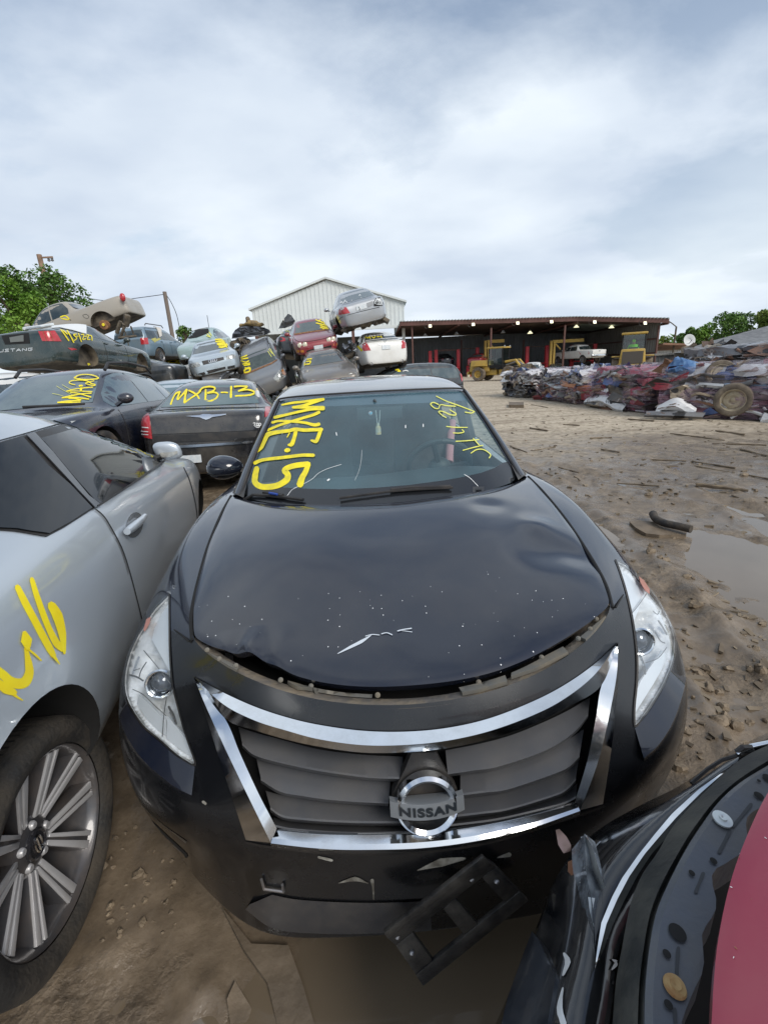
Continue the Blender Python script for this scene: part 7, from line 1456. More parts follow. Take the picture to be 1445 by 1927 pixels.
# dark saloon tail with its boot lid up
R = (3, 2, 99); c = make_car('charcoal_saloon', 'charcoal saloon beside the maroon coupe, its boot lid standing open', atpx_loc(526, 638, 20.3, (-2.36, .70, .82), R), R, P_char)
c.taillight([(.45, .74), (.62, .72), (.84, .76), (.86, .86), (.60, .90), (.46, .86)])
c.text([(g3((530,290),(535,265),(545,285),(555,262)), 1.1), (g3((565,270),(580,280)), 1), (g3((590,265),(600,275)), 1), (g3((620,245),(635,262)), 1), (g3((640,240),(660,262)), 1)], 1.1, M['thin_yellow'], .014, 2)
panel_at('boot_lid', g3((545,222),(590,130),(650,58),(685,78),(728,140),(690,190),(620,215)), 20.6, P_char, c.root, .08, .15, 4, 5)
# cars at the edges
R = (0, 0, 95); c = make_car('white_suv', 'white SUV at the left edge behind the navy SUV', atpx_loc(2, 703, 9.5, (-.6, 0, 1.74), R), R, P_white, xf=2.3, xr=-2.3, w=.93, r=.37, zb=.3, zh=1.0, xc=1.0, zc=1.12, yc=.76, xt=.4, zt=1.66, yt=.64, xm=-.5, H=1.76, xrt=-1.95, zrt=1.70, yrt=.64, xrb=-2.15, zrb=1.2, yrb=.74, zd=1.15, bf=1.06, br=1.1)
c.taillight([(.72, .9), (.92, .9), (.9, 1.3), (.76, 1.3)])
R = (0, 0, 97); c = make_car('pale_blue_saloon', 'pale blue saloon squeezed between the navy SUV and the black saloon', atpx_loc(331, 713, 11.6, (-.6, 0, 1.44), R), R, P_iceblue, glass=mat('bluish_glass', (.05, .11, .14), .06, 0, .6)); c.taillight([(.5, .74), (.84, .76), (.84, .88), (.5, .9)])
# wrecks at the foot of the pile that carry the upper ones
for i, (lab, loc, rz, pm) in enumerate((('dark wreck lying under the silver-blue saloon', (-6.3, 18.2, -.05), 286, P_char), ('dark wreck under the maroon coupe', (-2.6, 19.4, .62), 281, P_black2), ('black wreck carrying the white saloon', (.0, 18.9, -.12), 98, P_black2), ('dark wreck under the green coupe', (-8.3, 13.6, .12), 90, P_char), ('grey wreck carrying the tilted grey SUV', (-4.7, 19.6, -.45), 280, P_grey), ('dark wreck beneath the white hatchback', (-10.8, 25.2, -.1), 280, P_char), ('black wreck under the pale blue SUV', (-10.6, 23.4, .60), 88, P_black2), ('grey wreck under the pale teal hatchback', (-8.1, 23.4, .75), 275, P_grey), ('dark wreck carrying the beige pickup', (-9.9, 17.6, 1.0), 180, P_char))):
    c = make_car('crushed_wreck', lab, loc, (0, 0, rz), pm, mirrors=False, crumple=.03, seed=20+i, H=1.30, zt=1.24, zrt=1.25); c.headlight([(.5, .60), (.8, .62), (.8, .74), (.5, .74)])
mb = MB(); rg = random.Random(9); t = thing('loose_engine', 'pale broken engine parts wedged beside the maroon coupe', 'engine', aty(648, 655, 17.5))
for k in range(26): mb.box((rg.uniform(-.55, .5), rg.uniform(-.3, .3), rg.uniform(-.12, .22)), (rg.uniform(.06, .28), rg.uniform(.06, .2), rg.uniform(.05, .16)), (rg.uniform(-1, 1), rg.uniform(-1, 1), rg.uniform(0, 3)))
mb.build('casting', M['alloy'], t, bevel=.01); mb = MB(); mb.tube([(-.3, -.2, -.3), (.1, -.2, -.35), (.4, -.1, -.2)], .1, 8); mb.build('manifold', M['grime'], t, False, True)
# ================================================================== flattened wrecks in film, on the right
def filmmat(name, tint, dens):
    m = bpy.data.materials.new(name); m.use_nodes = True; nt = m.node_tree; nt.nodes.clear(); L = nt.links
    out = _n(nt, 'ShaderNodeOutputMaterial'); tr = _n(nt, 'ShaderNodeBsdfTransparent'); pb = _n(nt, 'ShaderNodeBsdfPrincipled'); pb.inputs['Base Color'].default_value = C4(tint); pb.inputs['Roughness'].default_value = .22
    tc = _n(nt, 'ShaderNodeTexCoord'); mp = _n(nt, 'ShaderNodeMapping'); mp.inputs['Scale'].default_value = (1.2, 1.2, 14); mp.inputs['Rotation'].default_value = (.25, .2, .0); L.new(tc.outputs['Object'], mp.inputs[0])
    nz = _n(nt, 'ShaderNodeTexNoise', Scale=2.2, Detail=6., Roughness=.7, Distortion=.6); L.new(mp.outputs[0], nz.inputs['Vector'])
    r_ = _n(nt, 'ShaderNodeMapRange'); r_.inputs['From Min'].default_value = .45; r_.inputs['From Max'].default_value = .75; r_.inputs['To Min'].default_value = dens*.12; r_.inputs['To Max'].default_value = dens*2.1; L.new(nz.outputs['Fac'], r_.inputs['Value'])
    bp = _n(nt, 'ShaderNodeBump', Strength=.8, Distance=.05); L.new(nz.outputs['Fac'], bp.inputs['Height']); L.new(bp.outputs[0], pb.inputs['Normal'])
    mx = _n(nt, 'ShaderNodeMixShader'); L.new(r_.outputs['Result'], mx.inputs[0]); L.new(tr.outputs[0], mx.inputs[1]); L.new(pb.outputs[0], mx.inputs[2]); L.new(mx.outputs[0], out.inputs[0]); return m
M['film'] = filmmat('pinkish_wrap_film', (.58, .38, .50), .30); M['film_pale'] = filmmat('pale_wrap_film', (.62, .54, .62), .28)
CC = dict(red=(.22, .015, .035), maroon=(.10, .018, .028), blue=(.035, .075, .20), ltblue=(.25, .40, .55), white=(.62, .62, .60), black=(.015, .016, .02), navy=(.012, .02, .05), silver=(.36, .37, .38), rust=(.16, .075, .04), grey=(.13, .13, .135), dark=(.03, .026, .025), orange=(.36, .13, .04), tan=(.25, .2, .14))
def crumplemat(name, col, seed):
    m = carpaint(name, col, .15, .3, .35, .4); nt = m.node_tree; L = nt.links; b = nt.nodes['Principled BSDF']
    tc = _n(nt, 'ShaderNodeTexCoord'); mp = _n(nt, 'ShaderNodeMapping'); mp.inputs['Location'].default_value = (seed*3.7, seed*1.3, 0); mp.inputs['Scale'].default_value = (1, 1, 2.2); L.new(tc.outputs['Object'], mp.inputs[0])
    n = _n(nt, 'ShaderNodeTexNoise', Scale=1.5, Detail=7., Roughness=.6, Distortion=.8); L.new(mp.outputs[0], n.inputs['Vector'])
    r = _n(nt, 'ShaderNodeValToRGB'); L.new(n.outputs['Fac'], r.inputs[0]); e = r.color_ramp.elements; e[0].position = .40; e[0].color = (.012, .010, .009, 1); e[1].position = .43; e[1].color = (0, 0, 0, 0)  # near-black patches put the shade of gaps into the colour
    for pos, c in ((.58, (0, 0, 0, 0)), (.60, (.14, .075, .04, 1)), (.65, (.33, .30, .27, 1)), (.70, (.04, .035, .03, 1))): x = e.new(pos); x.color = c
    mx = _n(nt, 'ShaderNodeMix', data_type='RGBA'); L.new(r.outputs['Alpha'], mx.inputs[0]); L.new(b.inputs['Base Color'].links[0].from_socket, mx.inputs[6]); L.new(r.outputs['Color'], mx.inputs[7]); L.new(mx.outputs[2], b.inputs['Base Color'])
    bp = _n(nt, 'ShaderNodeBump', Strength=.9, Distance=.08); L.new(n.outputs['Fac'], bp.inputs['Height']); L.new(bp.outputs[0], b.inputs['Normal']); return m
CC = {k: tuple(min(.72, x*1.25) for x in v) for k, v in CC.items()}
CM = {k: crumplemat('crushed_'+k, v, i) for i, (k, v) in enumerate(CC.items())}
def crushed(label, ctr, size, yaw, cols, seed, film=True, wheel_at=None, extras=(), filmm='film', n=5, nscrap=5):
    rg = random.Random(seed); Lx, Wy, Hz = size; o = thing('crushed_car', label, 'crushed car', ctr, (0, 0, rad(yaw)), 'flattened cars baled along the yard')
    z = 0; nl = len(cols)
    for k, cn in enumerate(cols):
        th = Hz/nl*rg.uniform(.8, 1.25); nx, ny = 30, 16
        def P(i, j, top):
            x = (-.5+i/nx)*Lx; y = (-.5+j/ny)*Wy
            q = V((x*.9+seed*2.1, y*.9, k*3.3+(1 if top else 0)*.3))
            e = min(i, nx-i, j, ny-j)
            x += .20*noise.noise(q*1.3)+.13*noise.noise(q*3.4); y += .24*noise.noise(q*1.3+V((5, 2, 1)))+.17*noise.noise(q*3.7+V((1, 7, 3)))+.07*noise.noise(q*8)
            rid = abs(noise.noise(q*2.1+V((3, 3, 8))))
            zz = z+(th if top else 0)+.14*th/.15*noise.noise(q*.8)*.5+(.16*(.5-rid)+.05*noise.noise(q*6) if top else -.07*rid)-(.05 if e == 0 and top else 0)
            return V((x, y, max(.0, zz)))
        vs = [P(i, j, 1) for i in range(nx+1) for j in range(ny+1)]+[P(i, j, 0) for i in range(nx+1) for j in range(ny+1)]
        N = (nx+1)*(ny+1); fs = []
        for i in range(nx):
            for j in range(ny): a = i*(ny+1)+j; fs.append((a, a+ny+1, a+ny+2, a+1)); fs.append((N+a, N+a+1, N+a+ny+2, N+a+ny+1))
        for i in range(nx):
            a = i*(ny+1); fs.append((a, N+a, N+a+ny+1, a+ny+1)); a += ny; fs.append((a, a+ny+1, N+a+ny+1, N+a))
        for j in range(ny): a = j; fs.append((a, a+1, N+a+1, N+a)); a = nx*(ny+1)+j; fs.append((a, N+a, N+a+1, a+1))
        sharp(mesh_obj('crumpled_panel', vs, fs, CM[cn], o), 28); z += th*.86
    for k in range(n):   # bent bars and torn strips sticking out of the near side
        x = rg.uniform(-.45, .45)*Lx; zz = rg.uniform(.1, .8)*Hz; cn = rg.choice(('rust', 'tan', 'grey', 'dark', 'silver')); y = -Wy*.5-.06
        mb = MB(); pts = [V((x+rg.uniform(-.1, .1)+q_*rg.uniform(.15, .3), y+rg.uniform(-.08, .02), max(.04, zz+rg.uniform(-.12, .12)))) for q_ in range(4)]
        mb.tube(smooth_line(pts, 3), rg.uniform(.02, .055), 6); mb.build('bent_bar', CM[cn], o, False, True)
    for cn in rg.sample(['white', 'silver', 'rust', 'dark', 'grey', 'red', 'blue', 'tan', 'dark'], 4):   # crumpled scraps squeezed out between the layers
        mb = MB()
        for k in range(nscrap):
            x = rg.uniform(-.5, .5)*Lx; side_ = rg.random() < .65; y = -Wy*.5-rg.uniform(-.04, .14) if side_ else rg.uniform(-.5, .5)*Wy; zz = rg.uniform(.04, .95)*Hz if side_ else Hz+rg.uniform(-.03, .07); s_ = rg.uniform(.15, .55); R_ = Euler((rg.uniform(-.9, .9), rg.uniform(-.35, .35), rg.uniform(-.5, .5))).to_matrix()
            w_ = [V((-s_, 0, -.3*s_)), V((-.3*s_, -.12*s_, -.45*s_)), V((.5*s_, .1*s_, -.2*s_)), V((s_, 0, -.1*s_)), V((.8*s_, -.1*s_, .3*s_)), V((.2*s_, .15*s_, .2*s_)), V((-.5*s_, -.1*s_, .4*s_)), V((-.9*s_, .05*s_, .2*s_))]
            w_ = [V((x, y, max(.05, zz)))+R_ @ (p*rg.uniform(.7, 1.2)) for p in w_]; ctr_ = sum(w_, V())/8+V((0, -.06*s_, 0))
            mb.add(w_+[ctr_], [(i, (i+1) % 8, 8) for i in range(8)])
        tag(mb.build('metal_scrap', CM[cn], o), kind='stuff')
    if wheel_at:
        for (x, y, zz, r_, ax, ty) in wheel_at: wheel(o, Matrix.Translation((x, y, zz)) @ Matrix.Rotation(ax[0], 4, 'X') @ Matrix.Rotation(ax[1], 4, 'Y'), r_, .2, r_*.66, tyre='muddy_rubber', rim='rimtan', flat=True, n=28)
    for (nm, cn, pts, wd) in extras:
        vs = []; rows = []
        for i, p in enumerate(smooth_line([V(q) for q in pts], 5)):
            rows.append([p+V((0, -.02, -wd*.5)), p+V((0, -.10+.06*noise.noise(p*5), -wd*.1)), p+V((.03, -.05, wd*.3+.05*noise.noise(p*4))), p+V((.02, .05, wd*.5))])
        vs, fs = grid_mesh(rows); sharp(mesh_obj(nm, vs, fs, CM[cn], o), 30)
    if film:
        nx, na = 26, 28; vs = []; fs = []
        for i in range(nx+1):
            x = (-.5+i/nx)*(Lx+.12)
            for j in range(na):
                a = 2*pi*j/na; cy_, sy_ = cos(a), sin(a); s_ = (abs(cy_)**6+abs(sy_)**6)**(-1/6)
                p = V((x, cy_*s_*(Wy*.5+.14), Hz*.5+sy_*s_*(Hz*.5+.10)*(1-.14*abs(x)/Lx)))
                p += noise.noise_vector(V((x*1.5, p.y*1.5, p.z*4+seed)))*.07; p.z = max(.02, p.z); vs.append(p)
        for i in range(nx):
            for j in range(na): fs.append((i*na+j, i*na+(j+1) % na, (i+1)*na+(j+1) % na, (i+1)*na+j))
        fs += [tuple(range(na)), tuple(nx*na+j for j in range(na-1, -1, -1))]
        sharp(mesh_obj('wrap_film', vs, fs, M[filmm], o), 20)
    return o
M['rimtan'] = mat('muddy_rim', (.30, .25, .17), .8, .2, col2=(.38, .33, .24), c2_scale=12)
tdir = V((.232, -.973, 0)); ndir = V((.973, .232, 0)); O0 = V((5.63, 19.77, 0)); YW = math.degrees(math.atan2(tdir.y, tdir.x))
def bl(s_, n_, z=0): p = O0+tdir*s_+ndir*n_; return (p.x, p.y, z)
def face(p0, p1, depth, z=0):
    a = V((*p0, 0)); b = V((*p1, 0)); t_ = (b-a).normalized(); n_ = V((-t_.y, t_.x, 0)); c_ = (a+b)/2+n_*depth*.5; return (c_.x, c_.y, z), math.degrees(math.atan2(t_.y, t_.x)), (b-a).length
FA = [face((5.5, 20.0), (6.05, 18.0), 1.9), face((6.2, 17.3), (6.55, 14.6), 2.0), face((6.6, 13.7), (7.0, 11.5), 2.0), face((6.8, 10.45), (9.6, 7.7), 2.1)]
def up_(q, z): return (q[0], q[1], z)
crushed('flattened black and navy car, nearest the loader, with yellow scrawl', up_(FA[0][0], 0), (FA[0][2], 1.9, .55), FA[0][1], ['black', 'navy', 'black'], 1, False, extras=[('yellow_scrawl', 'tan', [(.2, -1.0, .38), (.5, -1.02, .42), (.9, -1.0, .40)], .06)])
crushed('pale crumpled wreck in pink film lying on the flattened black one', up_(FA[0][0], .52), (FA[0][2]*1.05, 1.9, .50), FA[0][1], ['white', 'silver', 'grey', 'white'], 2, True, filmm='film_pale')
crushed('flattened rusty wreck in pink film, second along the row', up_(FA[1][0], 0), (FA[1][2], 2.0, .60), FA[1][1], ['dark', 'rust', 'tan', 'dark', 'orange'], 3, True, [(.9, -1.0, .3, .27, (pi/2, 0), 1)], [('torn_panel', 'silver', [(-.6, -1.05, .62), (.1, -1.1, .50), (.9, -1.06, .52)], .16), ('torn_panel', 'orange', [(.2, -1.0, .68), (.7, -1.1, .6), (1.2, -1.0, .55)], .2)], n=9)
crushed('blue and pale flattened wreck lying on the rusty one', up_(FA[1][0], .58), (FA[1][2]*.95, 1.9, .48), FA[1][1], ['ltblue', 'grey', 'blue', 'white'], 4, True, filmm='film_pale')
crushed('flattened dark red wreck in pink film, third along the row', up_(FA[2][0], 0), (FA[2][2]*1.1, 2.0, .62), FA[2][1], ['dark', 'maroon', 'dark', 'rust'], 5, True, [(.5, -.98, .42, .27, (pi/2, 0), 1)], [('torn_panel', 'white', [(-1.2, -1.12, .16), (-.4, -1.15, .26), (.3, -1.2, .10), (.6, -1.15, .06)], .26), ('torn_panel', 'tan', [(-1.3, -1.1, .1), (-.7, -1.2, .12), (-.2, -1.1, .08)], .16)], n=7)
crushed('crimson and blue flattened wreck lying on the dark red one', up_(FA[2][0], .60), (FA[2][2]*1.1, 1.9, .50), FA[2][1], ['blue', 'red', 'maroon', 'red'], 6, True)
crushed('flattened maroon wreck with a muddy steel wheel, nearest in the row', up_(FA[3][0], 0), (FA[3][2], 2.1, .70), FA[3][1], ['dark', 'maroon', 'dark', 'maroon', 'grey'], 7, True, [(-.55, -1.14, .44, .36, (pi/2+.1, .1), 1)], [('torn_panel', 'white', [(-2.0, -1.3, .14), (-1.6, -1.35, .34), (-1.2, -1.3, .10)], .3), ('torn_panel', 'white', [(.0, -1.2, .05), (.5, -1.3, .22), (1.0, -1.25, .32), (1.6, -1.3, .2), (2.2, -1.2, .2)], .34), ('torn_panel', 'silver', [(.8, -1.35, .1), (1.4, -1.4, .14), (2.4, -1.3, .12)], .24), ('loose_bumper', 'grey', [(-2.2, -1.4, .1), (-1.6, -1.46, .12), (-1.0, -1.4, .1)], .14)], n=10)
crushed('blue and grey flattened wreck with two muddy wheels, top of the nearest stack', up_(FA[3][0], .66), (FA[3][2], 2.0, .46), FA[3][1], ['ltblue', 'dark', 'blue', 'silver'], 8, True, [(-.9, -.9, .32, .30, (pi/2-.2, .3), 1), (.6, -.95, .36, .34, (1.2, .2), 1)], filmm='film_pale')
t = thing('blue_tarp', 'bright blue tarpaulin bunched over the nearest stack of flattened cars', 'tarpaulin', aty(1283, 694, 10.4))
mb = MB(); mb.ball((0, 0, 0), .34, 26, 16, (1.0, .8, .55)); mb.v = [p+noise.noise_vector(p*4)*.16+noise.noise_vector(p*11)*.06 for p in mb.v]; sharp(mb.build('sheet', mat('blue_tarp', (.025, .085, .22), .4, 0, .2, col2=(.10, .20, .36), c2_scale=7), t, False, True), 25)
crushed('white flattened wreck behind the blue and pale one', bl(4.8, 3.6), (3.2, 2.0, .98), YW, ['grey', 'white', 'silver', 'dark', 'white'], 9, True, filmm='film_pale')
crushed('silver flattened wreck behind the crimson one', bl(8.2, 3.7), (3.2, 2.0, 1.0), YW, ['silver', 'grey', 'white', 'dark'], 10, True, filmm='film_pale')
crushed('grey flattened wreck behind the maroon stack', bl(11.4, 3.9), (3.8, 2.1, 1.1), YW, ['dark', 'silver', 'ltblue', 'white'], 11, False, [(0, -1.0, .95, .33, (.4, .2), 1)], n=9)
crushed('dark crumpled wreck high on the heap at the right edge', (13.6, 11.6, 1.15), (4.2, 2.4, .80), YW, ['dark', 'white', 'black', 'grey', 'red'], 12, False, n=14)
crushed('black crumpled wreck topping the heap at the right edge', (15.4, 12.2, 1.75), (3.8, 2.2, .60), YW, ['black', 'grey', 'silver', 'dark'], 13, False, n=12)
crushed('white crumpled wreck on the far side of the heap', (11.9, 14.0, .9), (3.6, 2.2, .7), YW, ['white', 'dark', 'white', 'grey'], 14, False, n=9)
crushed('mixed flattened wreck under the heap at the right edge', (13.4, 11.4, 0), (4.6, 3.0, 1.2), YW, ['dark', 'blue', 'grey', 'white', 'maroon'], 15, False, n=8)
R = (0, 0, 250); c = make_car('pale_scrap_car', 'pale car in front of the low dark shed, behind the wrapped wrecks', atpx_loc(1262, 692, 25, (0, 0, 1.3), R), R, P_silver, 'cars behind the wrapped wrecks', crumple=.03); c.headlight([(.5, .6), (.8, .62), (.8, .74), (.5, .74)])
R = (0, 0, 240); c = make_car('pale_scrap_car', 'silver car half hidden behind the blue tarpaulin', atpx_loc(1320, 682, 20, (0, 0, 1.35), R), R, P_white, 'cars behind the wrapped wrecks', crumple=.04, seed=6); c.headlight([(.5, .6), (.8, .62), (.8, .74), (.5, .74)])
# ================================================================== wheel loaders
M['cabglass2'] = glassmat('loader_glass', (.62, .74, .72), .03, 1.0)
def loader(name, label, loc, rz, bucket=True):
    o = thing(name, label, 'wheel loader', loc, (0, 0, rad(rz)), 'yellow wheel loaders'); Y_ = M['yellow_paint']
    mb = MB(); mb.box((-1.35, 0, 1.12), (1.7, 1.35, .85), None, .88); mb.build('engine_cover', Y_, o, bevel=.06)
    mb = MB(); mb.box((-2.22, 0, 1.08), (.06, 1.05, .66)); mb.build('radiator_grille', mat('grille_mesh', (.07, .06, .05), .7, bump=.6, bump_scale=60), o)
    mb = MB(); mb.box((-1.1, 0, .62), (2.2, .9, .4)); mb.box((1.0, 0, .62), (1.7, .7, .4)); mb.build('frame', Y_, o, bevel=.04)
    mb = MB(); mb.box((-2.28, 0, .62), (.16, 1.5, .22)); mb.build('counterweight', Y_, o, bevel=.04)
    for sx in (-1, 1): mb = MB(); mb.box((-1.25, sx*.86, 1.16), (1.25, .42, .07)); mb.build('mudguard', Y_, o, bevel=.02)
    mb = MB(); cx0, cx1, cw, z0, z1 = -.62, .55, .62, .95, 2.38
    for x in (cx0, cx1):
        for y in (-cw, cw): mb.tube([(x, y, z0), (x*.92, y*.94, z1)], .045, 6)
    mb.build('cab_post', M['dark'], o)
    mb = MB(); mb.box((-.04, 0, z1+.03), (1.42, 1.36, .12)); mb.build('cab_roof', Y_, o, bevel=.04)
    mb = MB(); mb.box((-.04, 0, 1.05), (1.2, 1.24, .22)); mb.build('cab_base', M['dark'], o)
    q = lambda pts, nm: mesh_obj(nm, pts, [(0, 1, 2, 3)], M['cabglass2'], o, False, False)
    q([(cx1, -cw, 1.15), (cx1, cw, 1.15), (cx1*.92, cw*.94, z1), (cx1*.92, -cw*.94, z1)], 'cab_window'); q([(cx0, -cw, 1.3), (cx0, cw, 1.3), (cx0*.92, cw*.94, z1), (cx0*.92, -cw*.94, z1)], 'cab_window')
    for y in (-1, 1): q([(cx0, y*cw, 1.2), (cx1, y*cw, 1.2), (cx1*.92, y*cw*.94, z1), (cx0*.92, y*cw*.94, z1)], 'cab_window')
    mb = MB(); mb.box((-.30, 0, 1.35), (.14, .5, .6)); mb.box((-.1, 0, 1.18), (.5, .5, .12)); mb.build('seat', M['black_plastic'], o, bevel=.03)
    for x in (-1.3, 1.15):
        for y in (-.82, .82): wheel(o, Matrix.Translation((x, y, .53)) @ Matrix.Rotation(-(1 if y > 0 else -1)*pi/2, 4, 'X'), .53, .42, .27, tyre='muddy_rubber', rim='yellow_paint', flat=True, n=28)
    for y in (-.42, .42): mb = MB(); mb.tube([(.7, y, 1.35), (1.5, y, 1.45), (2.1, y, .75)], .10, 6); mb.build('lift_arm', Y_, o, False, True)
    mb = MB(); mb.tube([(.6, 0, 1.1), (1.5, 0, 1.35), (2.1, 0, 1.0)], .07, 8); mb.build('tilt_ram', M['steel'], o, False, True)
    if bucket:
        prof = [(2.15, 1.15), (2.10, .6), (2.2, .22), (2.9, .12), (3.05, .12)]; rows = [[(x, y, z) for x, z in prof] for y in (-1.1, 0, 1.1)]
        vs, fs = grid_mesh(rows); mesh_obj('bucket', vs, fs, M['grime'], o, False, False)
        for y in (-1.1, 1.1): mesh_obj('bucket_side', [(x, y, z) for x, z in prof]+[(2.6, y, .8)], [(0, 1, 2, 3, 4, 5)], M['grime'], o, False, False)
    for y in (-.5, .5): mb = MB(); mb.lathe([(.07, 0), (.07, .06), (.001, .07)], Matrix.Translation((.62, y, z1+.1)) @ Matrix.Rotation(pi/2, 4, 'Y'), 10); mb.build('work_lamp', M['lamp_glass'], o, False, True)
    return o
P = aty(938, 700, 36.3); loader('wheel_loader', 'yellow wheel loader parked before the left half of the shed', (P.x, 36.3, 0), -38)
P = aty(1187, 690, 33.0); LD = loader('wheel_loader', 'yellow wheel loader with its back to us and a driver in lime green', (P.x, 33.0, -.05), 62, False); LD.scale = (1.18, 1.18, 1.18)
# driver, seated in the right-hand loader
pm = thing('person', 'person in a lime green vest sitting in the cab of the right-hand loader', 'person', (P.x, 33.0, -.05), (0, 0, rad(62))); pm.scale = (1.18, 1.18, 1.18)
sk = [((-.12,0,1.28),.15),((-.13,0,1.48),.16),((-.13,0,1.68),.17),((-.12,0,1.80),.07),((-.11,0,1.90),.095),((-.10,0,2.02),.085),
      ((-.12,.19,1.72),.07),((.0,.25,1.52),.05),((.22,.20,1.50),.035),((.30,.18,1.51),.03),((-.12,-.19,1.72),.07),((.0,-.25,1.52),.05),((.22,-.20,1.50),.035),((.30,-.18,1.51),.03),
      ((.05,.10,1.26),.09),((.34,.11,1.26),.07),((.40,.11,.98),.05),((.05,-.10,1.26),.09),((.34,-.11,1.26),.07),((.40,-.11,.98),.05)]
me = bpy.data.meshes.new('tmp'); me.from_pydata([s_[0] for s_ in sk], [(0,1),(1,2),(2,3),(3,4),(4,5),(2,6),(6,7),(7,8),(8,9),(2,10),(10,11),(11,12),(12,13),(0,14),(14,15),(15,16),(0,17),(17,18),(18,19)], [])
ob = bpy.data.objects.new('tmp', me); COL.objects.link(ob); m1 = ob.modifiers.new('k', 'SKIN'); m2 = ob.modifiers.new('s', 'SUBSURF'); m2.levels = 2
for i, s_ in enumerate(sk): ob.data.skin_vertices[0].data[i].radius = (s_[1], s_[1])
ob.data.skin_vertices[0].data[0].use_root = True
dg = bpy.context.evaluated_depsgraph_get(); ev = ob.evaluated_get(dg); mm_ = ev.to_mesh(); vs = [v.co.copy() for v in mm_.vertices]; fs = [tuple(p.vertices) for p in mm_.polygons]; ev.to_mesh_clear(); bpy.data.objects.remove(ob)
skin = mat('skin', (.35, .20, .14), .6); trous = mat('dark_trousers', (.03, .035, .05), .9); hiv = mat('lime_vest', (.25, .75, .04), .6); hair = mat('dark_hair', (.02, .015, .012), .8)
mi = []
for f in fs:
    c_ = sum((vs[i] for i in f), V())/len(f); mi.append(0 if c_.z > 1.79 or (c_.x > .14 and c_.z > 1.40) else 1)
mesh_obj('body', vs, fs, [skin, trous], pm, False, True, mi)
mb = MB(); used = [f for f in fs if 1.30 < sum(vs[i].z for i in f)/len(f) < 1.80 and sum(vs[i].x for i in f)/len(f) < .06]; ids = sorted(set(i for f in used for i in f)); mp_ = {o_: k for k, o_ in enumerate(ids)}; ctr_ = V((-.13, 0, 1.55))
mesh_obj('vest', [vs[i]+(vs[i]-ctr_).normalized()*.02 for i in ids], [tuple(mp_[i] for i in f) for f in used], hiv, pm)
mb = MB(); mb.ball((-.12, 0, 2.0), .105, 14, 9, (1, .95, .95)); mb.v = [p for p in mb.v]; mb.build('cap', hiv, pm, False, True)
# ------------------------------------------------------------------ sky, sun, view
w = bpy.data.worlds.new('World'); SC.world = w; w.use_nodes = True; nt = w.node_tree; nt.nodes.clear(); L = nt.links
SUN_EL, SUN_AZ = rad(40), rad(140)     # azimuth from +Y (straight ahead) towards +X
out = _n(nt, 'ShaderNodeOutputWorld'); bg = _n(nt, 'ShaderNodeBackground'); bg.inputs[1].default_value = .10
sky = _n(nt, 'ShaderNodeTexSky', sky_type='NISHITA', sun_disc=False, sun_elevation=SUN_EL, sun_rotation=SUN_AZ, air_density=1.2, dust_density=1.5, ozone_density=1.5)
bg2 = _n(nt, 'ShaderNodeBackground'); bg2.inputs[1].default_value = 1.0
tc = _n(nt, 'ShaderNodeTexCoord'); sp = _n(nt, 'ShaderNodeSeparateXYZ'); L.new(tc.outputs['Generated'], sp.inputs[0])
zz = _n(nt, 'ShaderNodeMath', operation='MAXIMUM'); zz.inputs[1].default_value = 0.0; L.new(sp.outputs['Z'], zz.inputs[0])
za = _n(nt, 'ShaderNodeMath', operation='ADD'); za.inputs[1].default_value = .22; L.new(zz.outputs[0], za.inputs[0])
dx = _n(nt, 'ShaderNodeMath', operation='DIVIDE'); L.new(sp.outputs['X'], dx.inputs[0]); L.new(za.outputs[0], dx.inputs[1])
dy = _n(nt, 'ShaderNodeMath', operation='DIVIDE'); L.new(sp.outputs['Y'], dy.inputs[0]); L.new(za.outputs[0], dy.inputs[1])
cb = _n(nt, 'ShaderNodeCombineXYZ'); L.new(dx.outputs[0], cb.inputs[0]); L.new(dy.outputs[0], cb.inputs[1])
def cloudnoise(scale, off, rough, dist, stretch):
    mp = _n(nt, 'ShaderNodeMapping'); mp.inputs['Location'].default_value = off; mp.inputs['Rotation'].default_value = (0, 0, rad(35)); mp.inputs['Scale'].default_value = stretch
    L.new(cb.outputs[0], mp.inputs[0]); n = _n(nt, 'ShaderNodeTexNoise', Scale=scale, Detail=9., Roughness=rough, Distortion=dist); L.new(mp.outputs[0], n.inputs['Vector']); return n
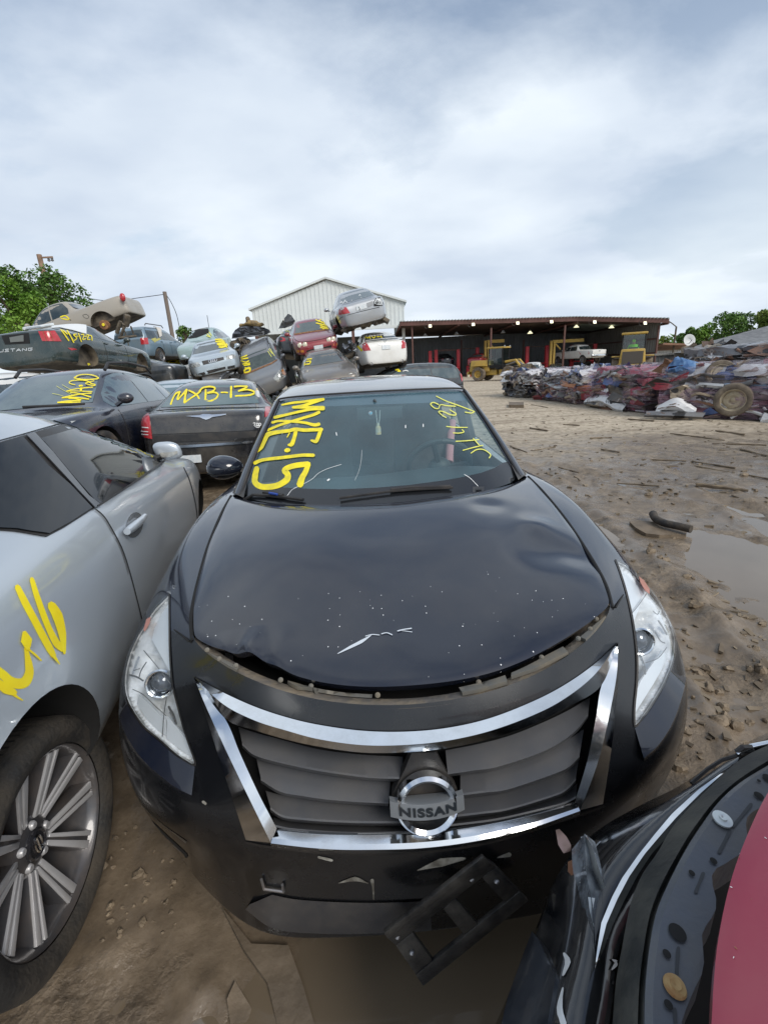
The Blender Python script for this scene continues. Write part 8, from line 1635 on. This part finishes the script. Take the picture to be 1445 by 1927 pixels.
nA = cloudnoise(.80, (3.1, 1.7, 0), .55, .15, (1, 1.15, 1)); nB = cloudnoise(1.1, (7.3, 2.2, 0), .48, .1, (1, 1.3, 1))
rA = _n(nt, 'ShaderNodeValToRGB'); rA.color_ramp.elements[0].position = .40; rA.color_ramp.elements[1].position = .60; L.new(nA.outputs['Fac'], rA.inputs[0])
rA.color_ramp.elements[0].color = (.12, .12, .12, 1); rA.color_ramp.elements[1].color = (1, 1, 1, 1)
rB = _n(nt, 'ShaderNodeValToRGB'); L.new(nB.outputs['Fac'], rB.inputs[0])
e = rB.color_ramp.elements; e[0].position = .34; e[0].color = (.475, .545, .645, 1); e[1].position = .64; e[1].color = (.67, .73, .79, 1)
# cover thickens towards the horizon
hz = _n(nt, 'ShaderNodeMapRange'); hz.inputs['From Min'].default_value = .05; hz.inputs['From Max'].default_value = .55; hz.inputs['To Min'].default_value = .85; hz.inputs['To Max'].default_value = 0; L.new(sp.outputs['Z'], hz.inputs['Value'])
ad = _n(nt, 'ShaderNodeMath', operation='ADD'); ad.use_clamp = True; L.new(rA.outputs[0], ad.inputs[0]); L.new(hz.outputs[0], ad.inputs[1])
L.new(rB.outputs[0], bg2.inputs[0]); L.new(sky.outputs[0], bg.inputs[0])
mx = _n(nt, 'ShaderNodeMixShader'); L.new(ad.outputs[0], mx.inputs[0]); L.new(bg.outputs[0], mx.inputs[1]); L.new(bg2.outputs[0], mx.inputs[2]); L.new(mx.outputs[0], out.inputs[0])
sd = bpy.data.lights.new('sun', 'SUN'); sd.energy = 2.0; sd.angle = rad(28); sd.color = (1, .95, .88); so = bpy.data.objects.new('sun', sd); COL.objects.link(so)
sdir = V((sin(SUN_AZ)*cos(SUN_EL), cos(SUN_AZ)*cos(SUN_EL), sin(SUN_EL))); so.rotation_euler = sdir.to_track_quat('Z', 'Y').to_euler()
SC.view_settings.view_transform = 'Standard'; SC.view_settings.look = 'None'; SC.view_settings.exposure = 0.42; SC.view_settings.gamma = 1; SC.view_settings.use_curve_mapping = False
SC.cycles.max_bounces = 8; SC.cycles.transparent_max_bounces = 16
bpy.data.materials.remove(bpy.data.materials['scratch'])
